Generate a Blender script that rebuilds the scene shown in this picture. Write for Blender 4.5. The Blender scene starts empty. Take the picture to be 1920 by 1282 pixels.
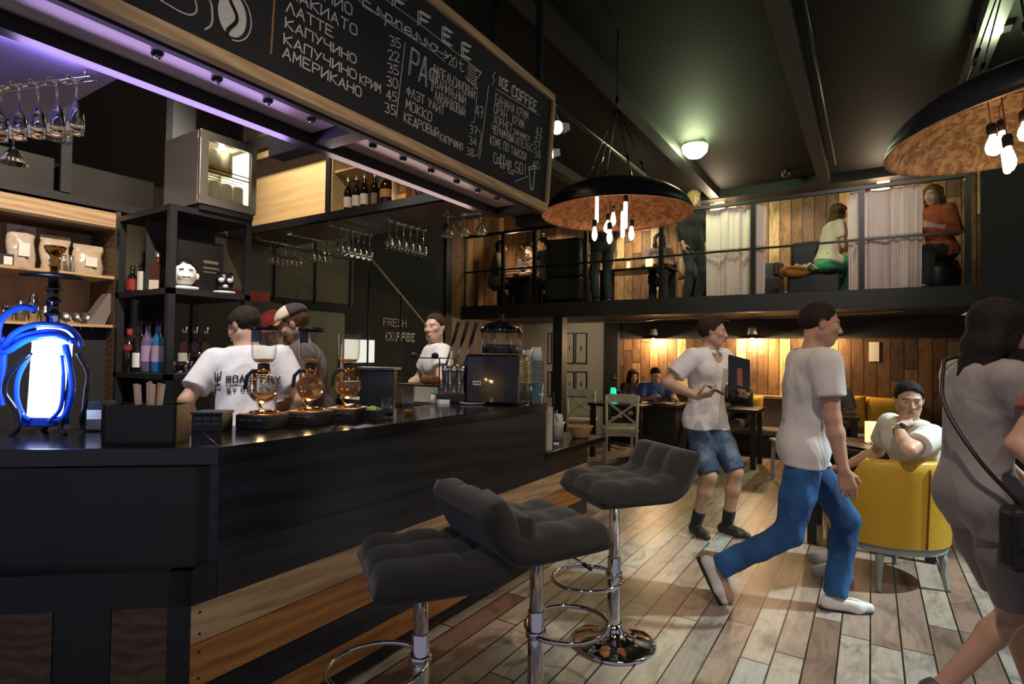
import bpy, bmesh, math, random
import numpy as np
from mathutils import Vector, Matrix, Euler

scene = bpy.context.scene
COL = scene.collection
PI = math.pi

# ---------------------------------------------------------------- camera
FOC, YAW, PITCH, ROLL, EYE = 1054.76, 0.568726, 0.0208359, 0.0133427, 1.42
_f = Vector((-math.sin(YAW) * math.cos(PITCH), math.cos(YAW) * math.cos(PITCH), math.sin(PITCH)))
_r0 = Vector((math.cos(YAW), math.sin(YAW), 0)); _u0 = _r0.cross(_f)
_r = _r0 * math.cos(ROLL) + _u0 * math.sin(ROLL)
_u = -_r0 * math.sin(ROLL) + _u0 * math.cos(ROLL)
cam_data = bpy.data.cameras.new('camera')
cam_data.sensor_width = 36.0
cam_data.lens = FOC / 1920 * 36.0
cam_data.clip_start = 0.02
cam_data.clip_end = 100
cam = bpy.data.objects.new('camera', cam_data)
COL.objects.link(cam)
mw = Matrix((( _r.x, _u.x, -_f.x, 0), (_r.y, _u.y, -_f.y, 0), (_r.z, _u.z, -_f.z, EYE), (0, 0, 0, 1)))
cam.matrix_world = mw
scene.camera = cam

# ---------------------------------------------------------------- exposure, world, room lights
scene.view_settings.view_transform = 'Standard'
scene.view_settings.look = 'None'
scene.view_settings.gamma = 1.0
scene.view_settings.use_curve_mapping = False
scene.view_settings.exposure = 0.0
world = bpy.data.worlds.new('world')
scene.world = world
world.use_nodes = True
bg = world.node_tree.nodes['Background']
bg.inputs[0].default_value = (0.29, 0.29, 0.37, 1)
bg.inputs[1].default_value = 0.78


def lamp(name, kind, loc, energy, color=(1, 1, 1), size=0.1, target=None, angle=60, blend=0.5, size_y=None, parent=None):
    d = bpy.data.lights.new(name, kind)
    d.energy = energy
    d.color = color
    if kind == 'AREA':
        d.size = size
        if size_y:
            d.shape = 'RECTANGLE'; d.size_y = size_y
    else:
        d.shadow_soft_size = size
    if kind == 'SPOT':
        d.spot_size = math.radians(angle); d.spot_blend = blend
    o = bpy.data.objects.new(name, d)
    COL.objects.link(o)
    o.location = loc
    if target is not None:
        v = Vector(target) - Vector(loc)
        o.rotation_euler = v.to_track_quat('-Z', 'Y').to_euler()
    if parent is not None:
        o.parent = parent
    return o

WARM = (1.0, 0.62, 0.30)
WARM2 = (1.0, 0.78, 0.52)
COOL = (0.76, 0.96, 1.0)
# ceiling spotlights of the room and a few added fill spots (their beams; the fixtures that can be seen are built further down)
lamp('ceiling_spot_right', 'SPOT', (2.7, 4.9, 3.9), 1150, COOL, 0.05, (0.25, 3.85, 0), 40, 0.6)
lamp('ceiling_spot_floor', 'SPOT', (0.3, 1.3, 3.9), 190, (1.0, 0.80, 0.64), 0.06, (-0.35, 3.3, 0), 62, 0.8)
lamp('ceiling_spot_waiter', 'SPOT', (0.1, 3.4, 3.9), 165, (1.0, 0.90, 0.80), 0.06, (-1.15, 4.8, 1.2), 32, 0.8)
lamp('ceiling_spot_bar', 'SPOT', (-0.7, 0.3, 3.9), 85, (1.0, 0.85, 0.68), 0.06, (-1.8, 2.3, 0.5), 58, 0.8)
lamp('ceiling_spot_barista', 'SPOT', (-2.75, 1.3, 3.9), 330, (1.0, 0.96, 0.97), 0.05, (-2.95, 2.0, 1.3), 44, 0.7)
lamp('ceiling_spot_barista_far', 'SPOT', (-2.62, 2.3, 3.9), 330, (1.0, 0.93, 0.88), 0.05, (-3.15, 3.75, 1.55), 34, 0.8)
lamp('ceiling_spot_shelves', 'SPOT', (-1.3, 0.9, 3.92), 620, (1.0, .84, .66), 0.05, (-4.4, 1.35, 1.95), 42, 0.8)
lamp('ceiling_spot_back_panel', 'SPOT', (-4.3, 2.6, 3.95), 170, WARM2, 0.05, (-4.7, 3.8, 3.0), 80, 0.8)
lamp('fill_spot_stemware', 'SPOT', (-5.5, 5.0, 2.95), 110, (1, .95, .85), 0.05, (-3.8, 3.5, 2.38), 70, 0.8)  # added to put glints on the hanging glasses, no fixture
lamp('fill_spot_bottles', 'SPOT', (-3.1, 1.9, 3.95), 80, WARM2, 0.05, (-3.5, 3.4, 2.75), 45, 0.8)  # added fill to brighten the bottles on the hanging shelf
lamp('fill_spot_board', 'SPOT', (0.7, 1.2, 3.92), 170, (1.0, .84, .68), 0.06, (-1.9, 1.9, 2.75), 56, 0.8)  # added fill to brighten the menu board and its frame
lamp('ceiling_spot_curtains', 'SPOT', (0.2, 4.6, 3.95), 170, (1.0, .86, .80), 0.06, (-0.7, 7.4, 2.75), 56, 0.8)
lamp('ceiling_spot_foreground', 'SPOT', (1.2, 0.6, 3.9), 45, (0.9, 0.97, 1.0), 0.06, (0.9, 2.2, 1.0), 50, 0.8)

# ---------------------------------------------------------------- pixel helper: where a sight line meets a plane of the room
def at(u, v, X=None, Y=None, Z=None):
    d = _r * ((u - 960) / FOC) + _u * ((641 - v) / FOC) + _f
    t = X / d.x if X is not None else (Y / d.y if Y is not None else (Z - EYE) / d.z)
    return Vector((0, 0, EYE)) + d * t


def atd(u, v, dist):
    d = _r * ((u - 960) / FOC) + _u * ((641 - v) / FOC) + _f
    return Vector((0, 0, EYE)) + d * dist

# ---------------------------------------------------------------- materials
def lin(c):
    if isinstance(c, str):
        c = c.lstrip('#')
        c = [int(c[i:i + 2], 16) / 255 for i in (0, 2, 4)]
        return tuple(x / 12.92 if x <= 0.04045 else ((x + 0.055) / 1.055) ** 2.4 for x in c) + (1,)
    return tuple(c) + (1,) if len(c) == 3 else tuple(c)

MATS = {}


def mat(name, color='#808080', rough=0.6, metal=0.0, emit=None, estr=1.0, trans=0.0, ior=1.45, sheen=0.0, noise=0.0, nscale=20.0, bump=0.0, coat=0.0, spec=0.5, alpha=1.0):
    if name in MATS:
        return MATS[name]
    m = bpy.data.materials.new(name)
    m.use_nodes = True
    nt = m.node_tree
    b = nt.nodes['Principled BSDF']
    b.inputs['Base Color'].default_value = lin(color)
    b.inputs['Roughness'].default_value = rough
    b.inputs['Metallic'].default_value = metal
    b.inputs['Transmission Weight'].default_value = trans
    b.inputs['IOR'].default_value = ior
    b.inputs['Specular IOR Level'].default_value = spec
    b.inputs['Sheen Weight'].default_value = sheen
    b.inputs['Coat Weight'].default_value = coat
    b.inputs['Alpha'].default_value = alpha
    if emit is not None:
        b.inputs['Emission Color'].default_value = lin(emit)
        b.inputs['Emission Strength'].default_value = estr
    if noise > 0 or bump > 0:
        tc = nt.nodes.new('ShaderNodeTexCoord')
        n = nt.nodes.new('ShaderNodeTexNoise')
        n.inputs['Scale'].default_value = nscale
        n.inputs['Detail'].default_value = 5
        nt.links.new(tc.outputs['Object'], n.inputs['Vector'])
        if noise > 0:
            mx = nt.nodes.new('ShaderNodeMix'); mx.data_type = 'RGBA'
            c = lin(color)
            mx.inputs[6].default_value = tuple(x * (1 - noise) for x in c[:3]) + (1,)
            mx.inputs[7].default_value = tuple(min(1, x * (1 + noise)) for x in c[:3]) + (1,)
            nt.links.new(n.outputs['Fac'], mx.inputs[0])
            nt.links.new(mx.outputs[2], b.inputs['Base Color'])
        if bump > 0:
            bp = nt.nodes.new('ShaderNodeBump')
            bp.inputs['Strength'].default_value = bump
            bp.inputs['Distance'].default_value = 0.01
            nt.links.new(n.outputs['Fac'], bp.inputs['Height'])
            nt.links.new(bp.outputs['Normal'], b.inputs['Normal'])
    MATS[name] = m
    return m


class NT:
    """small helper for writing node trees"""
    def __init__(self, name):
        self.m = bpy.data.materials.new(name); self.m.use_nodes = True
        self.nt = self.m.node_tree
        self.b = self.nt.nodes['Principled BSDF']
        MATS[name] = self.m

    def node(self, t, **k):
        n = self.nt.nodes.new(t)
        for a, v in k.items():
            setattr(n, a, v)
        return n

    def link(self, a, b):
        self.nt.links.new(a, b)

    def math(self, op, a, b=None):
        n = self.node('ShaderNodeMath', operation=op)
        for i, x in enumerate((a, b)):
            if x is None:
                continue
            if isinstance(x, (int, float)):
                n.inputs[i].default_value = x
            else:
                self.link(x, n.inputs[i])
        return n.outputs[0]

    def ramp(self, fac, stops, interp='LINEAR'):
        n = self.node('ShaderNodeValToRGB')
        n.color_ramp.interpolation = interp
        els = n.color_ramp.elements
        while len(els) < len(stops):
            els.new(0.5)
        for e, (p, c) in zip(els, stops):
            e.position = p; e.color = lin(c)
        self.link(fac, n.inputs[0])
        return n.outputs[0]

    def mix(self, fac, a, b, mode='MIX'):
        n = self.node('ShaderNodeMix', data_type='RGBA', blend_type=mode)
        for i, x in ((0, fac), (6, a), (7, b)):
            if isinstance(x, (int, float)):
                n.inputs[i].default_value = x
            elif isinstance(x, (tuple, str)):
                n.inputs[i].default_value = lin(x)
            else:
                self.link(x, n.inputs[i])
        return n.outputs[2]

    def combine(self, x, y, z):
        n = self.node('ShaderNodeCombineXYZ')
        for i, v in enumerate((x, y, z)):
            if isinstance(v, (int, float)):
                n.inputs[i].default_value = v
            else:
                self.link(v, n.inputs[i])
        return n.outputs[0]

    def noise(self, vec, scale, detail=4, rough=0.5, dist=0.0):
        n = self.node('ShaderNodeTexNoise')
        n.inputs['Scale'].default_value = scale; n.inputs['Detail'].default_value = detail
        n.inputs['Roughness'].default_value = rough; n.inputs['Distortion'].default_value = dist
        self.link(vec, n.inputs['Vector'])
        return n.outputs['Fac']

    def bump(self, h, s=0.3, d=0.01):
        n = self.node('ShaderNodeBump')
        n.inputs['Strength'].default_value = s; n.inputs['Distance'].default_value = d
        self.link(h, n.inputs['Height'])
        self.link(n.outputs['Normal'], self.b.inputs['Normal'])


def plank_mat(name, across, along, width, length, stops, gap=0.03, rough=0.5, grain=1.0, offset=0.0, gapcol=(0.004, 0.003, 0.003), stain=0.5):
    """boards of real width laid side by side in object space: one colour per board, end joints staggered, grain along the board"""
    t = NT(name)
    tc = t.node('ShaderNodeTexCoord')
    sp = t.node('ShaderNodeSeparateXYZ')
    t.link(tc.outputs['Object'], sp.inputs[0])
    a, l = sp.outputs[across], sp.outputs[along]
    au = t.math('DIVIDE', t.math('ADD', a, 50.0 + offset), width)
    ai = t.math('FLOOR', au); af = t.math('FRACT', au)
    wn = t.node('ShaderNodeTexWhiteNoise', noise_dimensions='1D'); t.link(ai, wn.inputs['W'])
    lu = t.math('ADD', t.math('DIVIDE', t.math('ADD', l, 50.0), length), t.math('MULTIPLY', wn.outputs['Value'], 7.3))
    li = t.math('FLOOR', lu); lf = t.math('FRACT', lu)
    wn2 = t.node('ShaderNodeTexWhiteNoise', noise_dimensions='2D'); t.link(t.combine(ai, li, 0.0), wn2.inputs['Vector'])
    r = wn2.outputs['Value']
    base = t.ramp(r, stops)
    # grain
    sc = [0, 0, 0]
    v = t.combine(t.math('MULTIPLY', a, 9.0), t.math('ADD', t.math('MULTIPLY', l, 0.9), t.math('MULTIPLY', r, 31.0)), t.math('MULTIPLY', r, 17.0))
    g = t.noise(v, 5.0, 6, 0.62, 0.6)
    col = t.mix(t.ramp(g, [(0.3, (0.35, 0.35, 0.35)), (0.62, (1, 1, 1))]), base, base)
    mul = t.mix(1.0, base, t.ramp(g, [(0.28, (1 - 0.6 * grain,) * 3), (0.6, (1.12,) * 3)]), 'MULTIPLY')
    # knots and stains
    v2 = t.combine(t.math('MULTIPLY', a, 2.2), t.math('MULTIPLY', l, 1.0), t.math('MULTIPLY', r, 9.0))
    s = t.noise(v2, 3.0, 4, 0.6, 1.2)
    mul = t.mix(1.0, mul, t.ramp(s, [(0.32, (1 - 0.62 * stain,) * 3), (0.52, (1.0,) * 3)]), 'MULTIPLY')
    e = t.math('MINIMUM', af, t.math('SUBTRACT', 1.0, af))
    e2 = t.math('MULTIPLY', t.math('MINIMUM', lf, t.math('SUBTRACT', 1.0, lf)), length / width)
    em = t.math('MINIMUM', e, e2)
    gapm = t.math('LESS_THAN', em, gap)
    t.link(t.mix(gapm, mul, gapcol), t.b.inputs['Base Color'])
    t.b.inputs['Roughness'].default_value = rough
    h = t.math('ADD', t.math('MULTIPLY', g, 0.25), t.math('MULTIPLY', t.math('SUBTRACT', 1.0, gapm), 1.0))
    t.bump(h, 0.35, 0.006)
    return t.m


def wood_mat(name, c1, c2, along='Y', scale=1.0, rough=0.5, ring=0.5, spec=0.5, vary=0.25, bump=0.25):
    """one solid board: long grain with a few swirling rings; every object gets its own tint"""
    t = NT(name)
    tc = t.node('ShaderNodeTexCoord'); oi = t.node('ShaderNodeObjectInfo')
    sp = t.node('ShaderNodeSeparateXYZ'); t.link(tc.outputs['Object'], sp.inputs[0])
    k = {'X': (1.0, 9.0, 9.0), 'Y': (9.0, 1.0, 9.0), 'Z': (9.0, 9.0, 1.0)}[along]
    rnd = oi.outputs['Random']
    v = t.combine(*[t.math('ADD', t.math('MULTIPLY', sp.outputs[i], k[i] * scale), t.math('MULTIPLY', rnd, 13.0 + i * 7)) for i in range(3)])
    g = t.noise(v, 3.0, 6, 0.6, 0.8)
    w = t.node('ShaderNodeTexWave', wave_type='RINGS')
    w.inputs['Scale'].default_value = 0.9; w.inputs['Distortion'].default_value = 9.0
    w.inputs['Detail'].default_value = 2.0; w.inputs['Detail Scale'].default_value = 0.7
    t.link(v, w.inputs['Vector'])
    ring = ring * 0.45
    f = t.math('ADD', t.math('MULTIPLY', g, 1 - ring), t.math('MULTIPLY', w.outputs['Fac'], ring))
    c = t.ramp(f, [(0.25, c1), (0.75, c2)])
    vv = t.math('ADD', 1.0 - vary / 2, t.math('MULTIPLY', rnd, vary))
    t.link(t.mix(1.0, c, t.combine(vv, vv, vv), 'MULTIPLY'), t.b.inputs['Base Color'])
    t.b.inputs['Roughness'].default_value = rough
    t.b.inputs['Specular IOR Level'].default_value = spec
    t.bump(f, bump * .5, 0.0015)
    return t.m


BLACK = mat('black_paint', '#262527', 0.55, noise=0.25, nscale=6)
BLACKM = mat('black_metal', '#232326', 0.38, noise=0.2, nscale=9)
DARKWALL = mat('dark_wall_paint', '#2b2a2d', 0.85, noise=0.3, nscale=2.5)
CHROME = mat('chrome', '#d8d8d8', 0.07, 1.0)
STEEL = mat('brushed_steel', '#a9a6a2', 0.33, 1.0, noise=0.12, nscale=40)
DSTEEL = mat('dark_steel', '#5b5856', 0.3, 1.0)
GLASS = mat('clear_glass', '#ffffff', 0.0, trans=1.0, ior=1.3)
def thin_glass(name, tint=(1, 1, 1), refl=1.35):
    t = NT(name)
    tr = t.node('ShaderNodeBsdfTransparent'); tr.inputs[0].default_value = tint + (1,)
    gl = t.node('ShaderNodeBsdfGlossy'); gl.inputs['Roughness'].default_value = 0.03
    lw = t.node('ShaderNodeLayerWeight'); lw.inputs[0].default_value = 0.5
    mx = t.node('ShaderNodeMixShader')
    t.link(t.math('ADD', t.math('MULTIPLY', t.math('POWER', lw.outputs['Facing'], 3.0), 0.50), 0.04), mx.inputs[0]); t.link(tr.outputs[0], mx.inputs[1]); t.link(gl.outputs[0], mx.inputs[2])
    out = [n for n in t.nt.nodes if n.type == 'OUTPUT_MATERIAL'][0]
    t.link(mx.outputs[0], out.inputs[0])
    return t.m
TGLASS = thin_glass('thin_clear_glass', (.97, .98, .98))
WHITEP = mat('white_ceramic', '#efece8', 0.3)
PAPER = mat('white_paper', '#f1eee8', 0.8)
CHALK = mat('chalk', '#d9d6cf', 0.95, noise=0.25, nscale=90)
BOARD = mat('chalkboard_black', '#232325', 0.75, noise=0.35, nscale=5)
BULB = mat('glowing_bulb', '#ffffff', 0.3, emit='#ffce98', estr=10)
SOCKET = mat('socket_black', '#1d1b1a', 0.5)
DBROWN = wood_mat('dark_brown_wood', '#1b1310', '#352620', 'Y', rough=0.45)
BARBLACK = wood_mat('blackened_wood', '#141519', '#252832', 'Y', 0.5, 0.34, 0.9, 0.55, 0.1, 0.8)
BARTOP = wood_mat('bar_top_wood', '#141214', '#262123', 'Y', 0.8, 0.16, 0.4, 0.6, 0.1, 0.12)
LWOOD_Y = wood_mat('pale_wood_long', '#a3805a', '#dcbb8e', 'Y', rough=0.6)
LWOOD_X = wood_mat('pale_wood_cross', '#b08e64', '#e0c193', 'X', rough=0.6)
LWOOD_Z = wood_mat('pale_wood_upright', '#b08e64', '#e0c193', 'Z', rough=0.6)
OWOOD_Y = wood_mat('orange_wood_long', '#8a5528', '#c98d4c', 'Y', rough=0.55)
DWOOD_Y = wood_mat('grey_brown_wood', '#3b2c20', '#6b543d', 'Y', rough=0.6)
DARKFAB = mat('dark_velvet', '#2b2926', 0.85, sheen=0.25, noise=0.25, nscale=60, bump=0.1)
YELLOW = mat('yellow_leather', '#c69c28', 0.42, noise=0.12, nscale=30, bump=0.05)
YCUSH = mat('yellow_cushion_cloth', '#c79a26', 0.85, noise=0.15, nscale=40, bump=0.15)
GREYPAINT = mat('greyed_paint_wood', '#8b9691', 0.5, noise=0.15, nscale=25)
XCHAIR = wood_mat('whitewashed_wood', '#b3a594', '#d8cabb', 'Z', rough=0.6)
COPPER = None

# ---------------------------------------------------------------- object helpers
def tag(o, label=None, cat=None, group=None, kind=None):
    if label: o['label'] = label
    if cat: o['category'] = cat
    if group: o['group'] = group
    if kind: o['kind'] = kind
    return o


def thing(name, label, cat, loc=(0, 0, 0), rz=0.0, group=None, rot=None):
    o = bpy.data.objects.new(name, None)
    COL.objects.link(o)
    o.location = loc
    o.rotation_euler = rot if rot is not None else (0, 0, rz)
    o.empty_display_size = 0.05
    return tag(o, label, cat, group)


def kids(o):
    return [c for c in o.children]


def dup(root, loc, rz=None, label=None, group=None):
    """a copy of a thing with copies of its parts and sub-parts"""
    r = root.copy(); COL.objects.link(r)
    r.location = loc
    if rz is not None:
        r.rotation_euler = (0, 0, rz)
    if label: r['label'] = label
    if group: r['group'] = group
    for ch in kids(root):
        c = ch.copy(); COL.objects.link(c); c.parent = r
        for g in kids(ch):
            d = g.copy(); COL.objects.link(d); d.parent = c
    return r

ORD = ['first', 'second', 'third', 'fourth', 'fifth', 'sixth', 'seventh', 'eighth', 'ninth', 'tenth', 'eleventh', 'twelfth']


def frame_from(d):
    d = Vector(d).normalized()
    a = Vector((0, 0, 1)) if abs(d.z) < 0.95 else Vector((1, 0, 0))
    x = a.cross(d).normalized(); y = d.cross(x)
    return x, y, d


class MB:
    """collects shapes and links them as ONE mesh object"""
    def __init__(self):
        self.v, self.f, self.s, self.mi = [], [], [], []
        self.cur = 0

    def add(self, vs, fs, smooth=False):
        o = len(self.v)
        self.v += [tuple(p) for p in vs]
        self.f += [tuple(i + o for i in q) for q in fs]
        self.s += [smooth] * len(fs)
        self.mi += [self.cur] * len(fs)
        return self

    def box(self, c, s, rot=None):
        x, y, z = (k / 2 for k in s)
        vs = [Vector(p) for p in ((-x, -y, -z), (x, -y, -z), (x, y, -z), (-x, y, -z), (-x, -y, z), (x, -y, z), (x, y, z), (-x, y, z))]
        if rot is not None:
            R = Euler(rot).to_matrix() if not isinstance(rot, Matrix) else rot
            vs = [R @ p for p in vs]
        c = Vector(c)
        return self.add([p + c for p in vs], [(0, 3, 2, 1), (4, 5, 6, 7), (0, 1, 5, 4), (1, 2, 6, 5), (2, 3, 7, 6), (3, 0, 4, 7)])

    def bb(self, x0, x1, y0, y1, z0, z1):
        return self.box(((x0 + x1) / 2, (y0 + y1) / 2, (z0 + z1) / 2), (abs(x1 - x0), abs(y1 - y0), abs(z1 - z0)))

    def beam(self, a, b, w, h, up=(0, 0, 1)):
        a, b = Vector(a), Vector(b)
        d = (b - a); L = d.length; d.normalize()
        u = Vector(up)
        x = d.cross(u)
        if x.length < 1e-4:
            x = d.cross(Vector((1, 0, 0)))
        x.normalize(); z = x.cross(d)
        R = Matrix((x, d, z)).transposed()
        return self.box((a + b) / 2, (w, L, h), R)

    def prism(self, poly, z0, z1):
        """upright prism over a plan polygon (counter-clockwise)"""
        n = len(poly)
        vs = [(p[0], p[1], z0) for p in poly] + [(p[0], p[1], z1) for p in poly]
        fs = [tuple(reversed(range(n))), tuple(range(n, 2 * n))] + [(i, (i + 1) % n, n + (i + 1) % n, n + i) for i in range(n)]
        return self.add(vs, fs)

    def extrude(self, poly, o, ex, ey, ez, depth):
        """polygon in the plane (ex, ey) at o, given thickness along ez"""
        o, ex, ey, ez = map(Vector, (o, ex, ey, ez))
        n = len(poly)
        a = [o + ex * p[0] + ey * p[1] for p in poly]
        vs = a + [p + ez * depth for p in a]
        fs = [tuple(reversed(range(n))), tuple(range(n, 2 * n))] + [(i, (i + 1) % n, n + (i + 1) % n, n + i) for i in range(n)]
        return self.add(vs, fs)

    def cyl(self, a, b, r0, r1=None, n=16, caps=True, smooth=True):
        a, b = Vector(a), Vector(b)
        r1 = r0 if r1 is None else r1
        x, y, d = frame_from(b - a)
        vs = []
        for p, r in ((a, r0), (b, r1)):
            vs += [p + x * (r * math.cos(2 * PI * i / n)) + y * (r * math.sin(2 * PI * i / n)) for i in range(n)]
        self.add(vs, [(i, (i + 1) % n, n + (i + 1) % n, n + i) for i in range(n)], smooth)
        if caps:
            self.add(vs[:n], [tuple(reversed(range(n)))]); self.add(vs[n:], [tuple(range(n))])
        return self

    def lathe(self, prof, c=(0, 0, 0), n=24, axis=(0, 0, 1), smooth=True, closed=False):
        c = Vector(c)
        x, y, d = frame_from(axis)
        vs = []
        for r, z in prof:
            vs += [c + d * z + x * (max(r, 1e-5) * math.cos(2 * PI * i / n)) + y * (max(r, 1e-5) * math.sin(2 * PI * i / n)) for i in range(n)]
        m = len(prof)
        fs = []
        for j in range(m if closed else m - 1):
            k = (j + 1) % m
            fs += [(j * n + i, j * n + (i + 1) % n, k * n + (i + 1) % n, k * n + i) for i in range(n)]
        return self.add(vs, fs, smooth)

    def tube(self, pts, r, n=8, closed=False, caps=True):
        pts = [Vector(p) for p in pts]
        m = len(pts)
        rs = r if isinstance(r, (list, tuple)) else [r] * m
        vs = []
        px = None
        for i, p in enumerate(pts):
            if closed:
                d = pts[(i + 1) % m] - pts[i - 1]
            else:
                d = pts[min(i + 1, m - 1)] - pts[max(i - 1, 0)]
            d.normalize()
            if px is None:
                px, _, _ = frame_from(d)
            px = (px - d * px.dot(d))
            if px.length < 1e-5:
                px, _, _ = frame_from(d)
            px.normalize()
            py = d.cross(px)
            vs += [p + px * (rs[i] * math.cos(2 * PI * k / n)) + py * (rs[i] * math.sin(2 * PI * k / n)) for k in range(n)]
        fs = []
        for j in range(m if closed else m - 1):
            k = (j + 1) % m
            fs += [(j * n + i, j * n + (i + 1) % n, k * n + (i + 1) % n, k * n + i) for i in range(n)]
        self.add(vs, fs, True)
        if caps and not closed:
            self.add(vs[:n], [tuple(reversed(range(n)))]); self.add(vs[-n:], [tuple(range(n))])
        return self

    def ball(self, c, r, nu=16, nv=10, rot=None):
        r = (r, r, r) if isinstance(r, (int, float)) else r
        c = Vector(c)
        vs = []
        R = Euler(rot).to_matrix() if rot is not None else None
        for j in range(nv + 1):
            t = PI * j / nv
            for i in range(nu):
                p = Vector((r[0] * math.sin(t) * math.cos(2 * PI * i / nu), r[1] * math.sin(t) * math.sin(2 * PI * i / nu), -r[2] * math.cos(t)))
                vs.append((R @ p if R else p) + c)
        fs = [(j * nu + i, j * nu + (i + 1) % nu, (j + 1) * nu + (i + 1) % nu, (j + 1) * nu + i) for j in range(nv) for i in range(nu)]
        return self.add(vs, fs, True)

    def grid(self, P, smooth=True, closed_u=False):
        """surface through a table of points P[j][i]"""
        m, n = len(P), len(P[0])
        vs = [p for row in P for p in row]
        fs = []
        for j in range(m - 1):
            for i in range(n if closed_u else n - 1):
                k = (i + 1) % n
                fs.append((j * n + i, j * n + k, (j + 1) * n + k, (j + 1) * n + i))
        return self.add(vs, fs, smooth)

    def build(self, name, material, parent=None, bevel=0.0, seg=2, loc=None, rz=None, weld=True, subsurf=0, solid=0.0):
        me = bpy.data.meshes.new(name)
        me.from_pydata([tuple(p) for p in self.v], [], self.f)
        me.polygons.foreach_set('use_smooth', self.s)
        me.polygons.foreach_set('material_index', self.mi)
        if weld:
            b = bmesh.new(); b.from_mesh(me)
            bmesh.ops.remove_doubles(b, verts=b.verts, dist=1e-6)
            b.to_mesh(me); b.free()
        for mm_ in (material if isinstance(material, (list, tuple)) else [material]):
            me.materials.append(mm_)
        me.update()
        o = bpy.data.objects.new(name, me)
        COL.objects.link(o)
        if loc is not None: o.location = loc
        if rz is not None: o.rotation_euler = (0, 0, rz)
        if parent is not None: o.parent = parent
        if solid:
            s = o.modifiers.new('solid', 'SOLIDIFY'); s.thickness = solid; s.offset = 0
        if subsurf:
            s = o.modifiers.new('sub', 'SUBSURF'); s.levels = subsurf; s.render_levels = subsurf
        if bevel:
            s = o.modifiers.new('bevel', 'BEVEL'); s.width = bevel; s.segments = seg; s.limit_method = 'ANGLE'
        return o


def struct(o):
    o['kind'] = 'structure'
    return o


def rrect(w, h, r, n=5):
    """rounded rectangle outline centred on the origin"""
    out = []
    for cx, cy, a0 in ((w / 2 - r, h / 2 - r, 0), (-w / 2 + r, h / 2 - r, 90), (-w / 2 + r, -h / 2 + r, 180), (w / 2 - r, -h / 2 + r, 270)):
        for i in range(n + 1):
            a = math.radians(a0 + 90 * i / n)
            out.append((cx + r * math.cos(a), cy + r * math.sin(a)))
    return out


def smoothpath(pts, n=6):
    """Catmull-Rom through the points"""
    pts = [Vector(p) for p in pts]
    out = []
    for i in range(len(pts) - 1):
        p0, p1, p2, p3 = pts[max(i - 1, 0)], pts[i], pts[i + 1], pts[min(i + 2, len(pts) - 1)]
        for k in range(n):
            t = k / n
            out.append(0.5 * ((2 * p1) + (p2 - p0) * t + (2 * p0 - 5 * p1 + 4 * p2 - p3) * t * t + (3 * p1 - p0 - 3 * p2 + p3) * t ** 3))
    out.append(pts[-1])
    return out

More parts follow.
